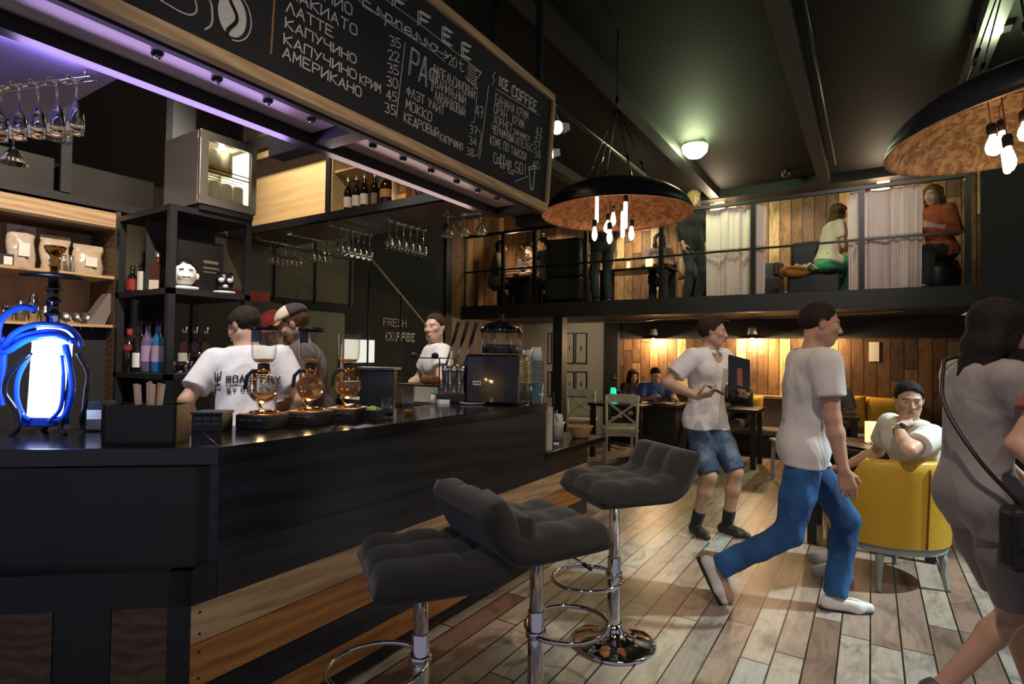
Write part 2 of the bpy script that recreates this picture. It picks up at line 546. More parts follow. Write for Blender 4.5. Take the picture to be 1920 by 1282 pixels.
# ---------------------------------------------------------------- hand-drawn letters (strokes on a 4 x 6 field)
STROKES = {
 'А': [[(0,0),(2,6),(4,0)],[(.8,2),(3.2,2)]], 'М': [[(0,0),(.3,6),(2,2),(3.7,6),(4,0)]], 'Е': [[(4,6),(0,6),(0,0),(4,0)],[(0,3.2),(3,3.2)]],
 'Р': [[(0,0),(0,6),(3.4,5.8),(4,4.6),(3.3,3.1),(0,3)]], 'И': [[(0,6),(0,0),(4,6),(4,0)]], 'К': [[(0,0),(0,6)],[(4,6),(0,2.8),(4,0)]],
 'Н': [[(0,0),(0,6)],[(4,0),(4,6)],[(0,3),(4,3)]], 'О': [[(1,0),(0,1.2),(0,4.8),(1,6),(3,6),(4,4.8),(4,1.2),(3,0),(1,0)]],
 'П': [[(0,0),(0,6),(4,6),(4,0)]], 'У': [[(0,6),(2,2.6)],[(4,6),(1.2,0)]], 'Ч': [[(0,6),(0,3),(4,3)],[(4,6),(4,0)]],
 'Л': [[(0,0),(2,6),(4,0)]], 'Т': [[(0,6),(4,6)],[(2,6),(2,0)]], 'Ф': [[(2,0),(2,6)],[(2,5),(.4,4.6),(0,3.4),(.5,2.2),(2,2),(3.5,2.2),(4,3.4),(3.6,4.6),(2,5)]],
 'Ь': [[(0,6),(0,0),(3.4,0),(4,1.4),(3.4,2.8),(0,3)]], 'Ы': [[(0,6),(0,0),(2,0),(2.5,1.4),(2,2.8),(0,3)],[(4,6),(4,0)]], 'Й': [[(0,5.2),(0,0),(4,5.2),(4,0)],[(1.2,6.6),(2,6.1),(2.8,6.6)]],
 'В': [[(0,0),(0,6),(3,6),(3.6,4.6),(3,3.2),(0,3.1)],[(3,3.2),(4,1.6),(3.2,0),(0,0)]], 'Д': [[(0,-.8),(0,.4),(4,.4),(4,-.8)],[(.6,.4),(2,6),(3.4,.4)]],
 'Х': [[(0,0),(4,6)],[(0,6),(4,0)]], 'Г': [[(0,0),(0,6),(4,6)]], 'Б': [[(4,6),(0,6),(0,0),(3.3,0),(4,1.6),(3.3,3.1),(0,3.1)]], 'С': [[(4,5),(3,6),(1,6),(0,4.8),(0,1.2),(1,0),(3,0),(4,1)]],
 'Э': [[(0,5),(1,6),(3,6),(4,4.8),(4,1.2),(3,0),(1,0),(0,1)],[(1.5,3),(4,3)]], 'Я': [[(0,0),(1.8,3)],[(4,0),(4,6),(.8,5.8),(0,4.5),(.8,3),(4,3)]],
 '0': [[(1,0),(0,1.2),(0,4.8),(1,6),(3,6),(4,4.8),(4,1.2),(3,0),(1,0)]], '1': [[(.8,4.6),(2.2,6),(2.2,0)]], '2': [[(0,4.8),(1,6),(3,6),(4,4.8),(3.6,3.4),(0,0),(4,0)]],
 '3': [[(0,5.6),(1.5,6),(3.4,5.6),(3.6,4.2),(1.6,3.2),(3.6,2.6),(4,1),(2.6,0),(0,.3)]], '4': [[(3,0),(3,6),(0,2),(4,2)]], '5': [[(3.8,6),(.4,6),(.2,3.4),(2.6,3.6),(4,2),(3,.2),(0,.1)]],
 '7': [[(0,6),(4,6),(1.6,0)],[(1.2,3.2),(3.8,3.2)]], '8': [[(2,3.2),(.4,4.4),(1,6),(3,6),(3.6,4.4),(2,3.2),(0,1.6),(1,0),(3,0),(4,1.6),(2,3.2)]],
 'I': [[(2,0),(2,6)]], 'C': [[(4,5),(3,6),(1,6),(0,4.8),(0,1.2),(1,0),(3,0),(4,1)]], 'E': [[(4,6),(0,6),(0,0),(4,0)],[(0,3.2),(3,3.2)]], 'O': [[(1,0),(0,1.2),(0,4.8),(1,6),(3,6),(4,4.8),(4,1.2),(3,0),(1,0)]],
 'F': [[(4,6),(0,6),(0,0)],[(0,3.2),(3,3.2)]], 'G': [[(4,5),(3,6),(1,6),(0,4.8),(0,1.2),(1,0),(3,0),(4,1.2),(4,2.8),(2.2,2.8)]], '!': [[(2,6),(2,1.6)],[(2,.5),(2,0)]],
 'R': [[(0,0),(0,6),(3.4,5.8),(4,4.6),(3.3,3.1),(0,3)],[(1.6,3),(4,0)]], 'S': [[(4,5),(3,6),(1,6),(0,4.7),(.8,3.4),(3.2,2.8),(4,1.4),(3,0),(1,0),(0,1)]], 'H': [[(0,0),(0,6)],[(4,0),(4,6)],[(0,3),(4,3)]],
 'T': [[(0,6),(4,6)],[(2,6),(2,0)]], 'A': [[(0,0),(2,6),(4,0)],[(.8,2),(3.2,2)]], 'Y': [[(0,6),(2,3),(4,6)],[(2,3),(2,0)]], 'B': [[(0,0),(0,6),(3,6),(3.6,4.6),(3,3.2),(0,3.1)],[(3,3.2),(4,1.6),(3.2,0),(0,0)]],
 'D': [[(0,0),(0,6),(2.6,6),(4,4.6),(4,1.4),(2.6,0),(0,0)]],
 'e': [[(.3,1.8),(3.6,2.2),(3.4,3.6),(2,4),(.6,3.2),(.4,1.4),(1.4,.1),(3,.2),(4.2,1.2)]], 's': [[(0,.4),(1.4,0),(2.4,.8),(1.4,2.4),(1.8,4),(3.4,2),(4.2,1.2)]], 'p': [[(0,1),(1,4),(.6,-2.6)],[(.9,3),(2,4),(3.4,3.4),(3.4,1),(2,0),(.9,.6),(4.2,.8)]],
 'r': [[(0,.6),(1,4),(1.2,0)],[(1,2.4),(2.2,4),(3.6,3.8),(3.4,1),(4.2,.8)]], 'o': [[(1,.2),(0,2),(1,4),(2.8,4),(3.6,2),(2.6,.2),(1,.2)],[(2.8,4),(4.2,3.4)]], 'f': [[(0,1),(2.4,5),(2.2,6.4),(1.2,6),(1,2),(.8,-2),(2,-1.6),(1.4,.8),(4.2,1)]],
 't': [[(1.6,6),(1.4,1),(2.2,0),(4,.8)],[(.2,4),(3.4,4.2)]], 'l': [[(0,1),(2.4,5),(2,6.4),(1,5),(1,1),(2,0),(4,1)]],
}


def write(mb, text, o, ex, ey, w, h, gap=0.35, sw=0.006, wob=0.12, rng=None, dbl=False):
    """lettering as thin chalk strokes; o = left end of the baseline, ex along the line, ey up, both unit vectors; w, h of one letter; returns the length"""
    o, ex, ey = Vector(o), Vector(ex), Vector(ey)
    n = ex.cross(ey)
    rng = rng or random
    x = 0.0
    for ch in text:
        if ch == ' ':
            x += w * 0.8; continue
        for st in STROKES.get(ch, []):
            pts = [o + ex * (x + (a + rng.uniform(-wob, wob)) / 4 * w) + ey * ((b + rng.uniform(-wob, wob)) / 6 * h) for a, b in st]
            for q in ([Vector((0, 0, 0)), ex * sw * 2.4 + ey * sw * 1.2] if dbl else [Vector((0, 0, 0))]):
                for a, b in zip(pts[:-1], pts[1:]):
                    d = (b - a)
                    if d.length < 1e-6: continue
                    d.normalize(); s = n.cross(d) * sw / 2
                    a2, b2 = a + q - d * sw * .4, b + q + d * sw * .4
                    t = n * 0.0012
                    mb.add([a2 - s, b2 - s, b2 + s, a2 + s, a2 - s + t, b2 - s + t, b2 + s + t, a2 + s + t], [(4, 5, 6, 7), (0, 1, 5, 4), (1, 2, 6, 5), (2, 3, 7, 6), (3, 0, 4, 7)])
        x += w * (1 + gap)
    return x


def stroke(mb, pts, n, sw):
    """one free chalk line through points on a surface with normal n"""
    pts = [Vector(p) for p in pts]; n = Vector(n)
    for a, b in zip(pts[:-1], pts[1:]):
        d = b - a
        if d.length < 1e-6: continue
        d.normalize(); s = n.cross(d) * sw / 2
        a2, b2 = a - d * sw * .4, b + d * sw * .4
        t = n * 0.0012
        mb.add([a2 - s, b2 - s, b2 + s, a2 + s, a2 - s + t, b2 - s + t, b2 + s + t, a2 + s + t], [(4, 5, 6, 7), (0, 1, 5, 4), (1, 2, 6, 5), (2, 3, 7, 6), (3, 0, 4, 7)])


def write_fit(mb, text, bl, br, tl, surf, n, sw=0.005, gap=0.34, rng=None, dbl=False, wob=.12):
    """lettering fitted between its two baseline ends and its top, given where they stand on a surface"""
    o, e, t = surf(*bl), surf(*br), surf(*tl)
    ex = (e - o); L = ex.length; ex.normalize()
    ey = Vector(n).cross(ex).normalized()
    h = (t - o).dot(ey)
    units = sum(.8 if c == ' ' else 1 + gap for c in text) - gap
    return write(mb, text, o, ex, ey, L / units, h, gap=gap, sw=sw, rng=rng, dbl=dbl, wob=wob)

# ================================================================ the room
YM, YW, ZM = 7.4, 9.35, 2.17       # mezzanine edge, back wall, mezzanine floor
XL = -5.7                           # left wall
ZC = 4.0

FLOORM = plank_mat('floor_boards', 0, 1, 0.13, 1.55, [
    (0.0, '#7b6152'), (0.14, '#a18a79'), (0.28, '#8d8078'), (0.42, '#b0a08e'), (0.56, '#97918a'), (0.7, '#a89480'), (0.82, '#a3a79f'), (0.92, '#86675a'), (1.0, '#9a7d6b')],
    gap=0.03, rough=0.36, grain=0.3, offset=0.055, stain=0.8)
WALLWOOD = plank_mat('wall_boards', 0, 2, 0.155, 1.9, [
    (0.0, '#6e5033'), (0.2, '#8d6a43'), (0.38, '#5b4029'), (0.55, '#9b764a'), (0.7, '#745538'), (0.88, '#604a39'), (0.92, '#d0b07a'), (1.0, '#dcc08a')],
    gap=0.035, rough=0.6, grain=0.8, stain=0.85)
WALLWOOD_SIDE = plank_mat('side_wall_boards', 1, 2, 0.155, 1.9, [
    (0.0, '#6b4424'), (0.3, '#7d5833'), (0.6, '#563620'), (0.85, '#6f4b2c'), (1.0, '#c19a5d')], gap=0.03, rough=0.6, grain=0.55)
PALEBOARDS = plank_mat('pale_wall_boards', 1, 2, 0.12, 3.0, [(0.0, '#82736a'), (0.5, '#938378'), (1.0, '#75665c')], gap=0.03, rough=0.7, grain=0.35, stain=0.2)
CEILM = plank_mat('ceiling_panels', 1, 0, 0.62, 2.6, [(0.0, '#11110f'), (0.5, '#151512'), (1.0, '#131210')], gap=0.008, rough=0.7, grain=0.2, stain=0.15)
CEILM.node_tree.nodes['Principled BSDF'].inputs['Specular IOR Level'].default_value = .2
OLIVE = mat('olive_plaster', '#6a665a', 0.8, noise=0.12, nscale=2)
WHITEWALL = mat('white_boarding', '#c9c6b8', 0.7, noise=0.08, nscale=3)

floor = struct(MB().bb(-6.2, 4.5, -1.2, 10.5, -0.1, 0).build('floor', FLOORM))
struct(MB().bb(-6.2, 4.5, -1.2, 10.5, ZC, ZC + 0.1).build('ceiling', CEILM))
struct(MB().bb(XL - 0.1, 1.9, YW, YW + 0.12, ZM, ZC).build('wall_back', WALLWOOD))
struct(MB().bb(-3.72, 1.9, YW, YW + 0.12, 0, 1.70).build('wall_back_lower', WALLWOOD))
struct(MB().bb(-3.72, 1.9, YW - 0.02, YW + 0.12, 1.70, 2.0).build('wall_back_black_band', DARKWALL))
m = MB().bb(XL, -3.98, YW, YW + 0.12, 0, 2.0)
struct(m.build('wall_back_white', WHITEWALL))
struct(MB().bb(-3.98, -3.72, YW - 0.12, YW + 0.12, 0, 2.0).build('column_black', DARKWALL))
# left wall: black below and olive above beside the bar, black where the stairs go up, boards under and over the gallery
struct(MB().bb(XL - 0.1, XL, -1.2, 7.0, 0, 2.03).build('wall_left', DARKWALL))
struct(MB().bb(XL - 0.1, XL, -1.2, 5.05, 2.03, 2.95).build('wall_left_olive', OLIVE))
struct(MB().bb(XL - 0.1, XL, -1.2, 5.05, 2.95, ZC).build('wall_left_upper', DARKWALL))
struct(MB().bb(XL - 0.1, XL, 5.05, 7.0, 2.03, ZC).build('wall_left_stairs', DARKWALL))
struct(MB().bb(XL - 0.1, XL, 7.0, YW, 0, 2.0).build('wall_left_pale_boards', PALEBOARDS))
struct(MB().bb(XL - 0.1, XL, 7.0, YW, 2.0, ZC).build('wall_left_gallery', WALLWOOD_SIDE))
struct(MB().bb(0.93, 3.4, 7.24, 7.335, 0, ZC).build('wall_right', DARKWALL))
struct(MB().bb(1.9, 2.0, 7.5, YW, 0, ZC).build('wall_right_gallery', DARKWALL))
# gallery slab, its edge beam and the posts under it
struct(MB().bb(XL, 0.98, YM, YW, 2.0, ZM).build('floor_gallery', BLACK))
struct(MB().bb(XL, 0.98, YM - 0.06, YM - 0.001, 1.97, ZM + 0.015).build('beam_gallery_edge', BLACK))
struct(MB().bb(-4.0, -3.84, YM - 0.02, YM + 0.14, 0, 1.97).build('column_gallery', BLACK))
struct(MB().bb(-5.86, -5.66, 6.9, 7.05, 0, ZC).build('column_corner', BLACK))
# ceiling beams and the dark downstand over the gallery wall
struct(MB().bb(XL, 1.9, YW - 0.35, YW - 0.001, 3.86, ZC).build('trim_1', BLACK))
for i, x in enumerate((-3.6, -2.05, -0.56, 0.75)):
    struct(MB().bb(x - 0.07, x + 0.07, -1.2, YW - 0.36, ZC - 0.13, ZC - 0.001).build('beam_ceiling_%d' % (i + 1), BLACK))
m = MB()
m.tube([(-0.40, 2.6, ZC - 0.06), (-0.40, 8.4, ZC - 0.06)], 0.014, 6)
tag(m.build('ceiling_conduit', BLACKM), 'thin dark pipe running along the ceiling beside a beam', 'pipe')
m = MB(); m.tube([(-2.4, 2.2, ZC - 0.35), (-2.35, 8.6, ZC - 0.35)], 0.02, 6)
tag(m.build('ceiling_cable', BLACKM), 'black cable pipe under the ceiling, left of the lit ceiling lamp', 'pipe')

# ================================================================ the bar
BX = -1.865
C0 = Vector((BX, 1.083, 0)); LD = Vector((-0.765, -0.645, 0)).normalized()   # corner and direction of the short leg
LN = Vector((-LD.y, LD.x, 0)) * -1                                            # into the bar from the short leg
MIT = Vector((-0.48, 0.19, 0))                                                # mitre, corner to inner corner
E0 = C0 + LD * 1.7
INN = C0 + MIT
front = thing('bar_counter', 'black bar front with pale and orange planks along its foot', 'bar counter', (BX, 1.0, 0))
def bpart(name, m, material, **k):
    return m.build(name, material, front, **k)
def rel(m):
    m.v = [(x - BX, y - 1.0, z) for x, y, z in m.v]; return m
bpart('upper_panel', rel(MB().bb(BX - 0.02, BX, 1.083, 3.36, 0.75, 1.03)), BARBLACK)
bpart('upper_panel', rel(MB().bb(BX - 0.02, BX, 1.083, 3.36, 0.585, 0.748)), BARBLACK)
bpart('low_panel', rel(MB().bb(BX - 0.02, BX, 3.362, 4.03, 0.585, 0.70)), DBROWN)
q = [C0, E0, E0 + LN * 0.02, C0 + Vector((-0.02, 0.012, 0))]
bpart('short_side_panel', rel(MB().prism([(p.x, p.y) for p in reversed(q)], 0.70, 1.03)), BARBLACK)
def planks(z0, z1, material, joints, name='plank'):
    for a, b in zip(joints[:-1], joints[1:]):
        n = rel(MB().bb(BX - 0.02, BX, a + 0.0015, b - 0.0015, z0 + 0.002, z1 - 0.002))
        n.cur = 1
        for y in (a + 0.03, (a + b) / 2, b - 0.03):
            for z in (z0 + 0.03, z1 - 0.03):
                n.cyl((0, y - 1.0, z), (0.0015, y - 1.0, z), 0.0045, n=8)
        bpart(name, n, [material, BLACK])
planks(0.455, 0.585, LWOOD_Y, (1.0, 2.62, 4.03))
planks(0.31, 0.455, OWOOD_Y, (1.0, 3.3, 4.03))
planks(0.195, 0.31, BARBLACK, (1.0, 2.2, 4.03), 'dark_plank')
planks(0.085, 0.195, OWOOD_Y, (1.0, 2.9, 4.03))
bpart('plinth', rel(MB().bb(BX - 0.09, BX - 0.05, 1.0, 4.0, 0, 0.085)), DWOOD_Y)
# foot of the short leg: corner post and upright brown boards
CF = Vector((BX, 1.0, 0))
pp = lambda s, d: CF + LD * s + LN * d
def slab(s0, s1, d0, d1):
    return [(p.x, p.y) for p in (pp(s1, d0), pp(s0, d0), pp(s0, d1), pp(s1, d1))]
bpart('corner_post', rel(MB().prism(slab(0.0, 0.07, 0, 0.06), 0, 0.70)), BLACK)
for i in range(8):
    bpart('upright_board', rel(MB().prism(slab(0.072 + i * 0.17, 0.072 + i * 0.17 + 0.166, 0.003 + 0.002 * (i % 2), 0.03), 0, 0.69)), DWOOD_Y if i % 2 == 0 else BLACK)
bpart('carcass', rel(MB().bb(BX - 0.46, BX - 0.025, 1.35, 3.34, 0.02, 1.028)), BLACK)
qq = [CF + Vector((-0.022, 0.02, 0)), C0 + Vector((-0.022, 0.3, 0)), C0 + Vector((-0.45, 0.3, 0)), E0 + LN * 0.4, E0 + LN * 0.035 - LN * 0.0]
bpart('carcass', rel(MB().prism([(p.x, p.y) for p in qq], 0.02, 1.028)), BLACK)
bpart('base_top', rel(MB().prism([(p.x, p.y) for p in (CF + LD * 1.7, CF, C0 + Vector((0.0, 0.002, 0)), E0 + LN * 0.02)], 0.585, 0.70)), BLACK)
bpart('carcass', rel(MB().bb(BX - 0.46, BX - 0.1, 3.345, 4.0, 0.02, 0.698)), BLACK)

t = thing('bar_worktop', 'dark polished wooden bar top with a mitred corner', 'worktop', (BX, 1.083, 1.03))
def relw(m):
    m.v = [(x - BX, y - 1.083, z - 1.03) for x, y, z in m.v]; return m
oc = Vector((BX + 0.012, 1.078, 0))
poly = [(oc.x, oc.y), (oc.x, 3.36), (BX - 0.5, 3.36), (INN.x, INN.y)]
relw(MB().prism(poly, 1.03, 1.09)).build('long_top', BARTOP, t, bevel=0.004)
e1 = E0 + LD * 0.0
poly = [(oc.x - 0.001, oc.y - 0.001), (INN.x - 0.001, INN.y), (e1 + LN * 0.5)[0:2], (e1 - LN * 0.012)[0:2]]
poly = [(p[0], p[1]) for p in poly]
relw(MB().prism(poly, 1.03, 1.09)).build('short_top', BARTOP, t, bevel=0.004)
m = MB().tube([Vector((oc.x, oc.y, 1.0905)) + MIT * 0.02, Vector((INN.x, INN.y, 1.0905))], 0.002, 5)
relw(m).build('mitre_strip', STEEL, t)
tag(MB().bb(BX - 0.48, BX + 0.012, 3.364, 4.36, 0.70, 0.75).build('low_worktop', BARTOP, bevel=0.003), 'lower dark worktop beyond the raised end of the bar', 'worktop')
t = thing('bar_return', 'dark counter running back behind the coffee machine', 'worktop', (-2.9, 3.22, 0))
MB().bb(-0.68, 0.5, -0.2, 0.24, 1.0, 1.05).build('top', BARTOP, t, bevel=0.003)
MB().bb(-0.66, 0.48, -0.18, 0.22, 0.0, 0.999).build('carcass', BLACK, t)
t = thing('back_bench', 'dark workbench behind the baristas under the shelves', 'workbench', (-3.9, 0.6, 0))
MB().bb(-0.3, 0.25, -1.2, 1.0, 0.86, 0.9).build('top', BARTOP, t, bevel=0.003)
MB().bb(-0.28, 0.23, -1.18, 0.98, 0.0, 0.859).build('carcass', BLACK, t)

# ================================================================ the hung frame over the bar: board, soffit, beams
ZB0, ZB1 = 2.42, 3.19
bt = Vector((0.05, 0, ZB1 - ZB0)).normalized()          # up along the tilted board
BXB = -1.90
def bp(y, s, d=0.0):     # a point on the board: y along, s metres up the board, d in front
    return Vector((BXB, y, ZB0)) + bt * s + Vector((bt.z, 0, -bt.x)) * d
BH = (ZB1 - ZB0) / bt.z
board = thing('menu_board', 'large black chalk menu board in a pale wooden frame hung over the bar', 'menu board', (BXB, 0, ZB0))
def relb(m):
    m.v = [(x - BXB, y, z - ZB0) for x, y, z in m.v]; return m
def bquad(y0, y1, s0, s1, d0, d1):
    P = [bp(y, s, d) for d in (d0, d1) for s in (s0, s1) for y in (y0, y1)]
    return MB().add(P, [(0, 1, 3, 2), (4, 6, 7, 5), (0, 4, 5, 1), (2, 3, 7, 6), (0, 2, 6, 4), (1, 5, 7, 3)])
YB0, YB1 = -0.9, 3.38
relb(bquad(YB0, YB1, 0, BH, -0.012, 0.0)).build('panel', BOARD, board)
FW = 0.036
relb(bquad(YB0, YB1, -0.012, FW, -0.03, 0.02)).build('frame_rail', LWOOD_Y, board, bevel=0.002)
relb(bquad(YB0, YB1, BH - FW, BH + 0.012, -0.03, 0.02)).build('frame_rail', LWOOD_Y, board, bevel=0.002)
relb(bquad(YB1 - FW * 0.6, YB1 + 0.012, FW, BH - FW, -0.03, 0.02)).build('frame_stile', LWOOD_Z, board, bevel=0.002)

def onboard(u, v):       # the board point seen at a pixel: intersect with the tilted face
    n = Vector((bt.z, 0, -bt.x)); p0 = bp(0, 0, 0.001)
    d = _r * ((u - 960) / FOC) + _u * ((641 - v) / FOC) + _f
    o = Vector((0, 0, EYE))
    t = (p0 - o).dot(n) / d.dot(n)
    return o + d * t
EYB, EUB, ENB = Vector((0, 1, 0)), bt, Vector((bt.z, 0, -bt.x))
rng = random.Random(4)
def Z(x, y):            # reading position on the lettering
    return (360 + .3646 * x, .3646 * y)
def fit(mb, text, bl, br, tl, **k):
    write_fit(mb, text, Z(*bl), Z(*br), Z(*tl), onboard, ENB, rng=rng, **k)
c1 = MB()
fit(c1, 'АМЕРИКАНО', (467, 292), (868, 500), (482, 245), sw=.0055)
fit(c1, 'КАПУЧИНО', (472, 222), (842, 410), (475, 172), sw=.0055)
fit(c1, 'КРИМ', (862, 425), (968, 478), (866, 382), sw=.0045)
fit(c1, 'КАПУЧИНО', (480, 140), (842, 330), (484, 92), sw=.0055)
fit(c1, 'ЛАТТЕ', (485, 57), (722, 192), (490, 5), sw=.0055)
fit(c1, 'МАКИАТО', (497, -20), (846, 185), (502, -75), sw=.0055)
fit(c1, 'ДОПИО', (570, -62), (822, 82), (575, -120), sw=.0055)
relb(c1).build('coffee_list', CHALK, board)
c2 = MB()
for tx, y0, x0 in (('35', 232, 1020), ('22', 302, 1012), ('35', 370, 1009), ('30', 438, 1003), ('45', 508, 1000), ('35', 575, 993)):
    fit(c2, tx, (x0, y0), (x0 + 54, y0 + 18), (x0 + 4, y0 - 46), sw=.005)
stroke(c2, [onboard(*Z(1050, 602)), onboard(*Z(1095, 220))], ENB, .004)
relb(c2).build('price_column', CHALK, board)
c3 = MB()
fit(c3, 'РАФ', (1112, 385), (1248, 480), (1132, 245), sw=.004, gap=.25, dbl=True)
fit(c3, 'АПЕЛЬСИНОВЫЙ', (1254, 392), (1452, 510), (1262, 342), sw=.0038)
fit(c3, 'ВАНИЛЬНЫЙ', (1250, 448), (1405, 538), (1256, 402), sw=.0038)
fit(c3, 'ЛАВАНДОВЫЙ', (1246, 510), (1402, 600), (1254, 462), sw=.0038)
fit(c3, 'ФЛЭТ УАЙТ', (1103, 490), (1295, 592), (1109, 445), sw=.0045)
fit(c3, 'МОККО', (1098, 556), (1230, 628), (1101, 506), sw=.0045)
fit(c3, 'КЕДРОВЫЙ', (1090, 622), (1266, 708), (1095, 578), sw=.0045)
fit(c3, 'КАПУЧИНО', (1276, 722), (1390, 774), (1279, 686), sw=.0035)
for tx, x0, y0 in (('38', 1412, 794), ('34', 1426, 738), ('37', 1429, 682)):
    fit(c3, tx, (x0, y0), (x0 + 36, y0 + 13), (x0 + 3, y0 - 38), sw=.004)
fit(c3, '47', (1460, 596), (1496, 610), (1464, 540), sw=.004)
stroke(c3, [onboard(*Z(*p)) for p in ((1452, 470), (1466, 478), (1452, 625), (1438, 632))], ENB, .0035)
stroke(c3, [onboard(*Z(*p)) for p in ((1470, 665), (1488, 690), (1470, 800), (1452, 800))], ENB, .0035)
stroke(c3, [onboard(*Z(1478, 815)), onboard(*Z(1525, 440))], ENB, .004)
relb(c3).build('specials_list', CHALK, board)
c4 = MB()
for ch, bl, br, tl in (('C', (760, -175), (830, -132), (762, -235)), ('O', (900, -70), (968, -28), (902, -130)), ('F', (1030, 28), (1090, 66), (1036, -36)), ('F', (1162, 128), (1214, 160), (1168, 62)), ('E', (1284, 208), (1326, 236), (1290, 142)), ('E', (1384, 284), (1424, 308), (1390, 220))):
    fit(c4, ch, bl, br, tl, sw=.007, dbl=True)
fit(c4, 'Espresso', (878, 28), (1262, 275), (884, -32), gap=.12, sw=.006, wob=.05)
stroke(c4, [onboard(*Z(*p)) for p in ((1262, 262), (1316, 292))], ENB, .005)
stroke(c4, [onboard(*Z(*p)) for p in ((1300, 262), (1318, 293), (1296, 300))], ENB, .005)
fit(c4, '20', (1320, 328), (1360, 350), (1326, 282), sw=.0045)
fit(c4, 't', (1370, 360), (1400, 374), (1376, 305), sw=.0045)
stroke(c4, [onboard(*Z(*p)) for p in ((820, -25), (1030, 130), (1250, 272), (1300, 318))], ENB, .003)
stroke(c4, [onboard(*Z(*p)) for p in ((1000, 0), (1180, 130), (1300, 225), (1488, 372))], ENB, .003)
for q in range(6):
    stroke(c4, [onboard(*Z(1418, 345 + q * 14)), onboard(*Z(1462, 368 + q * 14))], ENB, .004)
stroke(c4, [onboard(*Z(*p)) for p in ((1405, 395), (1468, 462), (1456, 415), (1486, 376), (1420, 330))], ENB, .004)
relb(c4).build('heading', CHALK, board)
c5 = MB()
fit(c5, 'БАНАНА КРИМ', (1560, 530), (1728, 620), (1563, 483), sw=.004)
fit(c5, 'ОРАНЖ КРИМ', (1553, 578), (1706, 664), (1556, 533), sw=.004)
fit(c5, 'ХОРНЕТ', (1550, 630), (1645, 682), (1553, 588), sw=.004)
fit(c5, 'ТИРАМИСУ', (1652, 688), (1735, 726), (1654, 662), sw=.003)
fit(c5, 'ЧЕРНИЧНЫЙ', (1543, 680), (1655, 735), (1546, 640), sw=.004)
fit(c5, 'АПЕЛЬС', (1665, 742), (1752, 782), (1668, 702), sw=.0035)
fit(c5, 'КОФЕ ПО ТАЙСКИ', (1533, 738), (1716, 826), (1536, 695), sw=.004)
for tx, x0, y0 in (('47', 1768, 690), ('47', 1764, 724), ('57', 1758, 762), ('38', 1760, 806), ('40', 1752, 862)):
    fit(c5, tx, (x0, y0), (x0 + 32, y0 + 8), (x0 + 3, y0 - 36), sw=.0042)
fit(c5, 'ICE', (1572, 440), (1622, 470), (1576, 392), sw=.005, dbl=True)
fit(c5, 'COFFEE', (1642, 490), (1768, 575), (1646, 438), sw=.005, dbl=True)
stroke(c5, [onboard(*Z(1565, 458)), onboard(*Z(1785, 592))], ENB, .0035)
stroke(c5, [onboard(*Z(*p)) for p in ((1562, 368), (1545, 395), (1556, 412), (1543, 440))], ENB, .004)
fit(c5, 'Coffee', (1552, 838), (1642, 862), (1556, 786), gap=.08, sw=.0048, wob=.05)
fit(c5, 'to', (1620, 888), (1656, 900), (1624, 856), gap=.1, sw=.0048, wob=.05)
fit(c5, 'GO!', (1664, 888), (1722, 900), (1668, 832), sw=.0055)
stroke(c5, [onboard(*Z(*p)) for p in ((1660, 932), (1692, 920), (1726, 906))], ENB, .004)
stroke(c5, [onboard(*Z(*p)) for p in ((1740, 968), (1733, 872), (1764, 866), (1752, 976), (1740, 968))], ENB, .008)
stroke(c5, [onboard(*Z(*p)) for p in ((1730, 872), (1767, 864), (1766, 852), (1731, 860), (1730, 872))], ENB, .006)
relb(c5).build('iced_list', CHALK, board)
# coffee bean and flourishes at the near end
c6 = MB()
yb, sb = onboard(436, 28).y, (onboard(436, 28).z - ZB0) / bt.z
pts = [bp(yb + 0.052 * math.cos(a), sb + 0.075 * math.sin(a), 0.001) for a in [2 * PI * i / 28 for i in range(29)]]
c6.add([bp(yb, sb, 0.0015)] + pts[:-1], [(0, 1 + i, 1 + (i + 1) % 28) for i in range(28)])
stroke(c6, [bp(yb + 0.07 * math.cos(a), sb + 0.085 * math.sin(a), 0.001) for a in [-1.5 + 2.6 * i / 12 for i in range(13)]], ENB, 0.004)
g = onboard(385, 55)
stroke(c6, smoothpath([g, g + bt * 0.03 + EYB * .02, g + bt * 0.09 + EYB * .015, g + bt * 0.12 - EYB * .005, g + bt * 0.16 + EYB * 0.025, g + bt * 0.22 + EYB * 0.02, g + bt * 0.25 + EYB * 0.04], 4), ENB, 0.006)
g = onboard(330, 18)
stroke(c6, smoothpath([g + EYB * -0.2 + bt * .03, g, g + EYB * 0.06 + bt * .02, g + EYB * .05 + bt * .07, g - EYB * .02 + bt * .11], 5), ENB, 0.005)
stroke(c6, smoothpath([g + EYB * -0.3 + bt * .09, g + EYB * -0.1 + bt * .05, g + EYB * 0.0 + bt * .06], 5), ENB, 0.004)
relb(c6).build('bean_drawing', CHALK, board)
c7 = MB()
for a in [bp(yb + 0.012 * math.sin(k * 0.7), sb - 0.07 + k * 0.0105, 0.0032) for k in range(14)]:
    pass
stroke(c7, [bp(yb + 0.016 * math.sin(k * 0.5 - 1.5), sb - 0.07 + k * 0.0105, 0.0022) for k in range(14)], ENB, 0.012)
relb(c7).build('bean_seam', BOARD, board)
c8 = MB()
a = onboard(508, 100)
stroke(c8, [a, a + bt * 0.33], ENB, 0.007)
relb(c8).build('divider_line', mat('brown_chalk', '#a9795a', 0.9), board)

